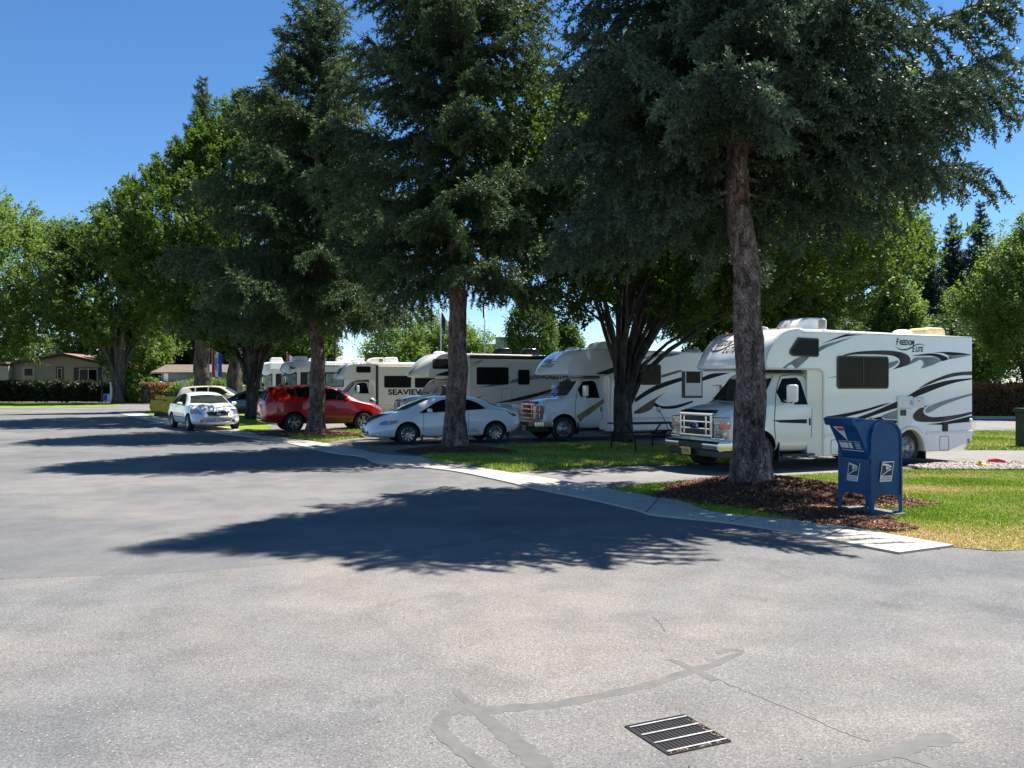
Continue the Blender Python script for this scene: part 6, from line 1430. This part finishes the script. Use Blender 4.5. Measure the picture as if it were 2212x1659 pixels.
# ---------------------------------------------------------------- picnic table
simple('wood_red', (.06, .024, .017), .7, 0, .3, 8); simple('steel_dark', (.03, .03, .032), .5, .4)
pt = A(1392, 22.6); ptb = thing('picnic_table', 'dark red brown picnic table in the shade beside the nearest motorhome bumper', 'picnic table', (pt[0], pt[1], 0), R(20))
mb = MB()
for i in range(5): mb.box(-.95, .95, -.37+i*.15, -.23+i*.15, .72, .755)
mb.build('tabletop', M('wood_red'), ptb, bevel=.005)
for s in (1, -1):
    mb = MB(); 
    for i in range(2): mb.box(-.95, .95, s*(.62+i*.13), s*(.74+i*.13), .43, .462)
    mb.build('seat', M('wood_red'), ptb, bevel=.005)
for x in (-.65, .65):
    mb = MB(); mb.tube([(x, -.72, 0), (x, -.66, .41), (x, -.25, .70)], .022, 8); mb.tube([(x, .72, 0), (x, .66, .41), (x, .25, .70)], .022, 8); mb.tube([(x, -.8, .42), (x, .8, .42)], .02, 8); mb.build('leg_frame', M('steel_dark'), ptb, True)

# hose fittings and a cable by the gravel
simple('plastic_yellow', (.75, .50, .03), .4); simple('plastic_red', (.62, .02, .04), .4); simple('cable', (.04, .045, .04), .6)
gy = G(2110, 1011); mb = MB(); mb.lathe([(.05, 0), (.062, .03), (.062, .09), (.045, .12), (.045, .17), (.02, .18)], 14, (0, 0, 0), 'x'); mb.lathe([(.03, 0), (.035, .05), (.001, .06)], 10, (.06, 0, .04)); o = mb.build('cable_plug', M('plastic_yellow'), smooth=True, label='yellow plastic plug lying at the edge of the gravel bed', cat='plug'); o.location = (gy[0], gy[1], .075); o.rotation_euler = (0, R(8), R(-30))
gr_ = G(2150, 1004); mb = MB(); mb.prism([(-.17, 0), (-.12, .07), (.02, .10), (.17, .06), (.20, 0)], -.06, .06, 'y'); mb.tube([(.2, 0, .02), (.32, .02, .02)], .02, 8); o = mb.build('hose_nozzle', M('plastic_red'), bevel=.02, label='red plastic nozzle lying on the gravel beside the yellow plug', cat='nozzle'); o.location = (gr_[0], gr_[1], .05); o.rotation_euler = (0, 0, R(-15))
mb = MB(); mb.tube([G(x, y, .05) for x, y in ((2000, 1012), (2060, 1013), (2110, 1012), (2170, 1007), (2230, 1003), (2330, 1001))], .011, 6); mb.build('power_cable', M('cable'), smooth=True, label='black power cable snaking along the gravel edge', cat='cable')
# green utility cabinet at the right edge
simple('cabinet_green', (.012, .035, .022), .5, 0, .2, 5); ub = G(2207, 967)
uc = thing('utility_cabinet', 'dark green utility cabinet at the right edge behind the lawn', 'cabinet', (ub[0]+.25, ub[1], 0), R(6)); mb = MB(); mb.box(-.28, .28, -.25, .25, .04, 1.02); mb.build('housing', M('cabinet_green'), uc, bevel=.02); mb = MB(); mb.box(-.32, .32, -.29, .29, 1.02, 1.12); mb.build('lid', M('cabinet_green'), uc, bevel=.02); mb = MB(); mb.box(-.30, .30, -.27, .27, 0, .05); mb.build('plinth', M('concrete'), uc)
# black railing above the right hedge
a_, b_ = A(2096, 47.2), A(2480, 47.2); fe = thing('railing', 'thin black railing behind the hedge at far right', 'fence', (a_[0], a_[1], 0)); Lg = b_[0]-a_[0]
mb = MB(); mb.box(0, Lg, -.02, .02, 1.86, 1.90); mb.build('top_rail', M('black_plastic'), fe)
for i in range(7):
    mb = MB(); mb.box(i*Lg/6-.03, i*Lg/6+.03, -.03, .03, 0, 1.95); mb.build('post', M('black_plastic'), fe)

# ---------------------------------------------------------------- houses
simple('siding_beige', (.30, .265, .22), .8, 0, .06, .6); simple('siding_pale', (.42, .38, .31), .8, 0, .06, .6); simple('trim_dark', (.03, .018, .018), .6); simple('shingle', (.16, .12, .10), .9, 0, .25, 3, .4); simple('shingle_red', (.25, .155, .115), .9, 0, .25, 3, .4); simple('siding_blue', (.15, .185, .22), .8, 0, .08, 1); simple('frame_white', (.7, .7, .7), .5)
hA = A(28, 95); hB = A(247, 95); wd = hB[0]-hA[0]; hs = thing('house', 'beige single storey house with a low gable, dark shutters and a red brown roof', 'house', (hA[0], 95, 0), 0)
xr = wd*.51; zr = ZH(765, 95)-.1; ze = ZH(786, 95); zer = ZH(788, 95); dp = 11
mb = MB(); mb.prism([(0, 0), (0, ze), (xr, zr), (wd, zer), (wd, 0)], 0, dp, 'y'); mb.build('wall', M('siding_beige'), hs)
rf = MB(); rf.prism([(-.5, ze-.12), (-.5, ze+.06), (xr, zr+.22), (wd+.6, zer-.06), (wd+.6, zer-.24), (xr, zr+.03)], -.45, dp+.4, 'y'); ro_ = rf.build('roof', M('shingle_red'), hs)
fa = MB(); fa.prism([(-.5, ze-.26), (-.5, ze+.0), (xr, zr+.16), (wd+.6, zer-.12), (wd+.6, zer-.38), (xr, zr-.12)], -.50, -.452, 'y'); fa.build('fascia', M('trim_dark'), ro_)
wg = thing('house', 'pale wing of the beige house at the left edge of the view', 'house', (hA[0]-5.5, 94.2, 0)); mb = MB(); mb.box(0, 5.48, 0, 6, 0, ze-.25); mb.build('wall', M('siding_pale'), wg); mb = MB(); mb.prism([(-.5, ze-.5), (-.5, ze-.3), (5.5, ze+.2), (5.5, ze-.02)], -.5, 6.4, 'y'); mb.build('roof', M('shingle_red'), wg)
def hx(X): return A(X, 95)[0]-hA[0]
def hwin(par, x0, x1, z0, z1, y=-.03, sh=0, mid=True, gm='glass_dark'):
    mb = MB(); mb.box(x0, x1, y-.03, y+.03, z0, z1); w_ = mb.build('window', M('frame_white'), par)
    xm = (x0+x1)/2
    for a, b_ in (((x0+.07, xm-.04), (xm+.04, x1-.07)) if mid else ((x0+.07, x1-.07),)): q = MB(); q.box(a, b_, y-.045, y-.02, z0+.07, z1-.07); q.build('pane', M(gm), w_)
    if sh:
        for a, b_ in ((x0-sh, x0), (x1, x1+sh)): q = MB(); q.box(a, b_, y-.05, y+.03, z0-.15, z1+.05); q.build('shutter', M('trim_dark'), par)
        q = MB(); q.box(x0-sh, x1+sh, y-.055, y+.03, z1+.0, z1+.14); q.box(x0-sh, x1+sh, y-.055, y+.03, z0-.15, z0); q.build('surround', M('trim_dark'), par)
c5 = lambda x: x*.2712/1.8228; c5y = lambda y: (1250+y*.2712)/1.8228
hwin(hs, hx(c5(1150)), hx(c5(1420)), ZH(c5y(955), 95), ZH(c5y(745), 95), sh=.6)
hwin(hs, hx(c5(835)), hx(c5(905)), ZH(c5y(900), 95), ZH(c5y(735), 95), sh=.13, mid=False)
mb = MB(); mb.box(hx(c5(320)), hx(c5(505)), -.05, .03, .5, ZH(c5y(715), 95)); dr_ = mb.build('door', M('siding_pale'), hs); q = MB(); q.box(hx(c5(360)), hx(c5(472)), -.07, -.04, ZH(c5y(845), 95), ZH(c5y(745), 95)); q.build('pane', M('glass_dark'), dr_)
mb = MB(); mb.box(hx(c5(300)), hx(c5(540)), -2, -.05, .2, .6); mb.box(hx(c5(300)), hx(c5(540)), -2.05, -1.95, .6, ZH(c5y(895), 95)-.2); mb.prism([(hx(c5(540)), .2), (hx(c5(540)), 2.0), (hx(c5(690)), 1.0), (hx(c5(690)), .2)], -2, -1.9, 'y'); mb.build('porch', M('trim_dark'), hs)
# grey roofed house
c4 = lambda x: (500+x*.36166)/1.8228; c4y = lambda y: (1200+y*.36166)/1.8228
d_ = 92; x0 = A(c4(285), d_)[0]; x1 = A(c4(1100), d_)[0]; h2 = thing('house', 'low blue grey house with a long grey shingle roof beyond the hedge', 'house', (x0, d_, 0)); wl_ = x1-x0
zt = ZH(c4y(642), d_); ze2 = ZH(c4y(735), d_)
mb = MB(); mb.box(.9, wl_-.6, 0, 7, 0, ze2); mb.build('wall', M('siding_blue'), h2)
mb = MB(); mb.prism([(-.7, ze2-.15), (-.7, ze2), (3.5, zt), (7.7, ze2), (7.7, ze2-.15)], 0, wl_, 'x'); mb.build('roof', M('shingle'), h2)
hwin(h2, 5.2-1.1, 6.8-1.1, .9, 2.3, -.03); hwin(h2, 7.2, 8.6, .9, 2.3, -.03)
mb = MB(); mb.box(1.2, 1.7, -.08, .0, 0, ze2-.1); mb.build('corner_panel', M('frame_white'), h2)
# small shed with a pale lean-to roof
sx0 = A(c4(20), 88)[0]; sx1 = A(c4(370), 88)[0]; sd_ = thing('shed', 'small shed with a pale sloping metal roof beside the maple trunk', 'shed', (sx0, 88.6, 0)); mb = MB(); mb.box(0, sx1-sx0-.6, 0, 3, 0, 2.1); mb.build('wall', M('siding_pale'), sd_); mb = MB(); mb.prism([(-.2, 2.55), (-.2, 2.62), (sx1-sx0, 2.02), (sx1-sx0, 1.95)], -.4, 3.2, 'y'); mb.build('roof', M('frame_white'), sd_)
# commercial buildings beyond
simple('wall_brown', (.16, .09, .07), .8, 0, .1, .5); simple('wall_tan', (.33, .19, .11), .8, 0, .1, .5)
m, nt, b = _new('wall_grey'); bt = N(nt, 'ShaderNodeTexBrick'); bt.inputs['Scale'].default_value = .4; bt.inputs['Color1'].default_value = (.23, .25, .28, 1); bt.inputs['Color2'].default_value = (.26, .28, .31, 1); bt.inputs['Mortar'].default_value = (.14, .15, .17, 1); bt.inputs['Mortar Size'].default_value = .02; bt.offset = 0
sw_ = N(nt, 'ShaderNodeSeparateXYZ'); L(nt, objc(nt), sw_.inputs[0]); cm = N(nt, 'ShaderNodeCombineXYZ'); L(nt, sw_.outputs[0], cm.inputs[0]); L(nt, sw_.outputs[2], cm.inputs[1]); L(nt, cm.outputs[0], bt.inputs['Vector']); L(nt, bt.outputs['Color'], b.inputs['Base Color']); b.inputs['Roughness'].default_value = .6
def block(label, X0, X1, Y, d, mat, dep=10):
    a = A(X0, d)[0]; c = A(X1, d)[0]; z = ZH(Y, d); t = thing('commercial_building', label, 'building', (a, d, 0), R(-4)); mb = MB(); mb.box(0, c-a, 0, dep, 0, z); mb.build('wall', M(mat), t); mb = MB(); mb.box(-.12, c-a+.12, -.12, dep+.12, z, z+.18); mb.build('parapet', M('trim_dark' if mat != 'wall_grey' else 'g_grey'), t)
    for i in range(3): q = MB(); w_ = (c-a); q.box(w_*(.1+.3*i), w_*(.28+.3*i), -.04, .02, 1, 2.6); q.build('window', M('glass_dark'), t)
block('flat roofed brown building, only its top showing behind the cream motorhome', 788, 900, 765, 118, 'wall_brown')
block('low tan building left of the grey panelled one', 1037, 1078, 746, 122, 'wall_tan')
block('grey panelled building beside the round crowned tree', 1070, 1190, 731, 112, 'wall_grey', 14)

# ---------------------------------------------------------------- poles, flags, signs
simple('pole_metal', (.5, .5, .52), .4, .6); simple('pole_wood', (.05, .035, .035), .9, 0, .3, 4); simple('flag_navy', (.015, .02, .05), .8); simple('flag_red', (.5, .03, .05), .8); simple('flag_white', (.75, .75, .78), .8); simple('flag_blue', (.03, .08, .55), .8)
def cloth(mb, x0, x1, z0, z1, slope, mi=0, n=10, amp=.05, seed=0, taper=1.0):
    V = []
    for i in range(n+1):
        for j in range(n+1):
            u, v = i/n, j/n; x = x0+(x1-x0)*u*(taper+(1-taper)*v); V.append((x, amp*math.sin(u*9+v*3+seed), z0+(z1-z0)*v-slope*u))
    mb.add(V, [(i*(n+1)+j, (i+1)*(n+1)+j, (i+1)*(n+1)+j+1, i*(n+1)+j+1) for i in range(n) for j in range(n)], mi)
for X, Y, d, lab, dx, fl_ in ((952, 652, 80, 'silver flagpole with a limp navy flag, left of the middle spruce trunk', .5, 668), (1047, 642, 82, 'silver flagpole with a narrow furled flag, right of the middle spruce trunk', -.22, 650)):
    p = A(X, d); H_ = ZH(Y, d); t = thing('flagpole', lab, 'flagpole', (p[0], p[1], 0), 0, 'flagpoles beyond the motorhomes'); mb = MB(); mb.tube([(0, 0, 0), (0, 0, H_)], [.09, .05], 10); mb.lathe([(.001, H_-.0), (.08, H_+.06), (.001, H_+.13)], 10); mb.build('pole', M('pole_metal'), t, True)
    mb = MB(); z1 = ZH(fl_, d); cloth(mb, 0, dx, z1-1.5, z1, 1.0 if dx > 0 else .3, seed=d, taper=.8); mb.build('flag', M('flag_navy'), t, True)
def banner(label, X, d, Y0, Y1, s=1):
    p = A(X, d); z1, z0 = ZH(Y0, d), ZH(Y1, d); t = thing('banner_flag', label, 'flag', (p[0], p[1], 0), 0, 'red white and blue banners'); mb = MB(); mb.tube([(0, 0, 0), (0, 0, z1+.1)], .02, 8); mb.build('pole', M('pole_metal'), t)
    mb = MB(); w_ = .62*s
    for i, (a, b_) in enumerate(((0, .28), (.28, .62), (.62, 1.0))): cloth(mb, a*w_, b_*w_, z0, z1-.35*(a+b_)/2, .12, i, 8, .03, seed=a*9*b_)
    o_ = mb.build('banner', [M('flag_red'), M('flag_white'), M('flag_blue')], t, True)
    me = text_mesh('OPEN', .42*s, 0, .8, .01)
    for v in me.vertices: x, y = v.co.x, v.co.y; v.co = Vector((w_*.47-y*.6, -.07, (z0+z1)/2-.15+x*.9))
    obj('lettering', me, M('flag_blue'), o_)
banner('tall red white and blue banner flag on a pole by the shrubs', 458, 52, 752, 812)
banner('red white and blue banner tip rising behind the white motorhome roofs', 620, 60, 762, 812)
for X, Y, d, lab, lean in ((723, 722, 84, 'thin dark utility pole behind the left spruce trunk', .2), (1222, 742, 90, 'short dark utility pole beside the small tree', 0)):
    p = A(X, d); t = thing('utility_pole', lab, 'utility pole', (p[0], p[1], 0)); H_ = ZH(Y, d)+(2.5 if X < 1000 else 0); mb = MB(); mb.tube([(-lean, 0, 0), (lean, 0, H_)], [.16, .11], 10); mb.build('pole', M('pole_wood'), t, True); mb = MB(); mb.box(lean-.8, lean+.8, -.05, .05, H_-.5, H_-.38); mb.build('crossarm', M('pole_wood'), t)
p = A(402, 86); t = thing('lamp_post', 'black lamp post in front of the beige house', 'lamp post', (A(220.5, 87)[0], 87, 0)); mb = MB(); mb.tube([(0, 0, 0), (0, 0, 5.2)], [.10, .07], 10); mb.build('post', M('black_plastic'), t, True); mb = MB(); mb.lathe([(.08, 5.2), (.2, 5.3), (.2, 5.45), (.05, 5.55)], 12); mb.build('lamp_head', M('black_plastic'), t, True)
p = A(c5(1618), 82); t = thing('site_sign', 'white wooden sign post standing before the dark hedge', 'sign post', (p[0], 82, 0)); mb = MB(); mb.box(-.12, .12, -.08, .08, 0, ZH(c5y(935), 82)); mb.build('post', M('frame_white'), t, bevel=.02); mb = MB(); mb.box(.05, .35, -.1, -.06, 1.0, 1.95); mb.build('board', M('frame_white'), t)
p = A(c5(1553), 83); t = thing('yard_sign', 'small tilted blue and white yard sign left of the white sign post', 'sign', (p[0], 83, 0)); mb = MB(); mb.box(-.33, .33, -.02, .02, .25, .95); o_ = mb.build('board', M('flag_white'), t); mb = MB(); mb.box(-.30, .05, -.03, -.021, .3, .9); mb.build('printed_field', M('flag_blue'), o_); mb = MB(); mb.box(-.25, -.22, 0, .02, 0, .3); mb.box(.22, .25, 0, .02, 0, .3); mb.build('stake', M('pole_metal'), t)
p = A(c4(632), 58); t = thing('hookup_post', 'white stepped hookup post standing behind the roof of the white sedan', 'post', (p[0], 58, 0)); zt_ = ZH(c4y(812), 58); mb = MB(); mb.box(-.14, .06, -.1, .1, 0, zt_-.1); mb.lathe([(.1, zt_-.1), (.09, zt_-.02), (.001, zt_+.02)], 12, (-.04, 0, 0)); mb.build('post', M('frame_white'), t, bevel=.01); mb = MB(); mb.box(.06, .24, -.1, .1, .3, zt_-.45); mb.build('meter_box', M('g_grey'), t, bevel=.02)

# yellow machine by the hedge
simple('machine_yellow', (.80, .52, .02), .45, 0, .15, 3)
p = A((600+540*.11754)/1.8228, 48); t = thing('yellow_machine', 'small yellow machine with black louvres, behind the tail of the white sedan', 'machine', (p[0], 48, 0), R(4))
zt_ = ZH((1500+485*.11754)/1.8228, 48); mb = MB(); mb.prism([(-.55, .95), (-.48, zt_-.2), (.75, zt_-.3), (.8, .95)], -.4, .4, 'y'); bo = mb.build('housing', M('machine_yellow'), t, bevel=.05)
mb = MB(); mb.prism([(-.62, zt_-.22), (-.62, zt_), (.85, zt_-.12), (.85, zt_-.34)], -.47, .47, 'y'); mb.build('hood', M('machine_yellow'), t, bevel=.05)
mb = MB()
for i in range(4): mb.box(-.08, .45, -.42, -.398, 1.05+i*.1, 1.10+i*.1)
mb.build('louvres', M('black_plastic'), bo)
mb = MB(); mb.prism([(-.85, .30), (-.95, .55), (-.85, .92), (-.1, .98), (-.05, .25)], -.45, .45, 'y'); mb.prism([(-.15, .2), (-.15, .85), (.3, 1.0), (.95, 1.0), (.95, .2)], -.5, .5, 'y'); mb.build('bucket', M('machine_yellow'), t, bevel=.06)
mb = MB(); mb.box(-.7, .8, -.35, .35, 0, .22); mb.build('base', M('black_plastic'), t, bevel=.02)

# ---------------------------------------------------------------- seated person with a cap, behind the red car's bonnet
simple('skin', (.42, .24, .17), .55); simple('cap_cloth', (.62, .55, .46), .85, 0, .1, 20); simple('shirt', (.10, .12, .16), .85, 0, .15, 12); simple('trousers', (.05, .055, .07), .85); simple('hair', (.06, .05, .045), .8)
pp_ = A((1200+635*.40687)/1.8228, 37.2)
st = thing('folding_chair', 'dark folding chair the person with the cap sits on', 'chair', (pp_[0], pp_[1], 0), R(20)); mb = MB(); mb.box(-.24, .24, -.24, .24, .40, .43); mb.build('seat', M('trousers'), st, bevel=.01); mb = MB(); mb.box(-.27, -.24, -.24, .24, .42, .78); mb.build('backrest', M('trousers'), st, bevel=.01)
for a in (-.22, .22):
    mb = MB(); mb.tube([(-.22, a, 0), (.22, a, .41)], .012, 6); mb.tube([(.22, a, 0), (-.22, a, .41), (-.26, a, .78)], .012, 6); mb.build('leg', M('steel_dark'), st)
pr = thing('person', 'person in a pale cap and dark shirt, sitting, head just above the red car bonnet', 'person', (pp_[0], pp_[1], 0), R(10))
J = {'pel': (0, 0, .50), 'wst': (.0, 0, .62), 'chs': (.04, 0, .84), 'nck': (.05, 0, .98), 'hd0': (.07, 0, 1.05), 'hd1': (.085, 0, 1.12), 'hd2': (.08, 0, 1.19)}
E_ = [('pel', 'wst'), ('wst', 'chs'), ('chs', 'nck'), ('nck', 'hd0'), ('hd0', 'hd1'), ('hd1', 'hd2')]; Rr = {'pel': .15, 'wst': .14, 'chs': .155, 'nck': .055, 'hd0': .07, 'hd1': .088, 'hd2': .075}
for s, q in ((1, 'l'), (-1, 'r')):
    J.update({'sh'+q: (.04, s*.18, .92), 'el'+q: (.10, s*.23, .68), 'wr'+q: (.32, s*.14, .60), 'hn'+q: (.39, s*.12, .60), 'hp'+q: (.02, s*.10, .49), 'kn'+q: (.45, s*.13, .50), 'an'+q: (.43, s*.13, .09), 'tn'+q: (.58, s*.14, .04)})
    E_ += [('chs', 'sh'+q), ('sh'+q, 'el'+q), ('el'+q, 'wr'+q), ('wr'+q, 'hn'+q), ('pel', 'hp'+q), ('hp'+q, 'kn'+q), ('kn'+q, 'an'+q), ('an'+q, 'tn'+q)]
    Rr.update({'sh'+q: .06, 'el'+q: .045, 'wr'+q: .028, 'hn'+q: .032, 'hp'+q: .10, 'kn'+q: .068, 'an'+q: .045, 'tn'+q: .04})
    for i in range(5):
        a = 'f%d%s' % (i, q); ln_ = (.05, .07, .075, .07, .055)[i]; J[a] = (.42+ln_*.6, s*(.12+(i-2)*.018 if i else .06), .595); J[a+'t'] = (.42+ln_, s*(.12+(i-2)*.02 if i else .055), .565); E_ += [('hn'+q, a), (a, a+'t')]; Rr[a] = .009; Rr[a+'t'] = .008
nm = list(J); me = bpy.data.meshes.new('body'); me.from_pydata([J[k] for k in nm], [(nm.index(a), nm.index(b_)) for a, b_ in E_], []); bo = obj('body', me, None, pr)
sk_ = bo.modifiers.new('s', 'SKIN'); 
for i, k in enumerate(nm): me.skin_vertices[0].data[i].radius = (Rr[k], Rr[k])
me.skin_vertices[0].data[0].use_root = True; bo.modifiers.new('ss', 'SUBSURF').render_levels = 2; bo.modifiers['ss'].levels = 2; apply_mods(bo)
for m_ in ('skin', 'shirt', 'trousers'): bo.data.materials.append(M(m_))
for p_ in bo.data.polygons:
    c = p_.center; p_.use_smooth = True
    p_.material_index = 2 if c.z < .56 and not (c.x > .33 and abs(c.y) > .03 and c.z > .57) else (1 if (c.z < .975 and not (c.x > .24)) else 0)
hb_ = MB(); hb_.lathe([(.001, 1.225), (.05, 1.215), (.085, 1.18), (.098, 1.14), (.10, 1.125)], 20, (.075, 0, 0), cap=False); V = [(.075+.10*math.cos(a), .095*math.sin(a), 1.128) for a in [R(q) for q in range(-60, 61, 15)]]+[(.075+.10*math.cos(a)+.09*math.cos(a)**1, .09*math.sin(a), 1.108) for a in [R(q) for q in range(-60, 61, 15)]]; k = 9
hb_.add(V, [(i, i+1, i+1+k, i+k) for i in range(k-1)]); hb_.build('cap', M('cap_cloth'), pr, True)
fc = MB(); fc.lathe([(.001, 0), (.018, .0), (.012, .02), (.001, .028)], 8, (.155, 0, 1.085), 'x'); fc.build('nose', M('skin'), pr, True)
for s in (1, -1):
    e_ = MB(); e_.lathe([(.011, 0), (.008, .006), (.001, .008)], 10, (.155, s*.032, 1.108), 'x'); e_.build('eye', M('hair'), pr); e_ = MB(); e_.lathe([(.026, 0), (.022, s*.014), (.001, s*.016)], 10, (.075, s*.083, 1.09), 'y'); e_.build('ear', M('skin'), pr, True)
mt_ = MB(); mt_.box(.148, .158, -.024, .024, 1.04, 1.047); mt_.build('mouth', M('lamp_red'), pr); hr = MB(); hr.lathe([(.094, 1.06), (.098, 1.13), (.09, 1.14)], 16, (.062, 0, 0), cap=False); hr.build('hair', M('hair'), pr, True)
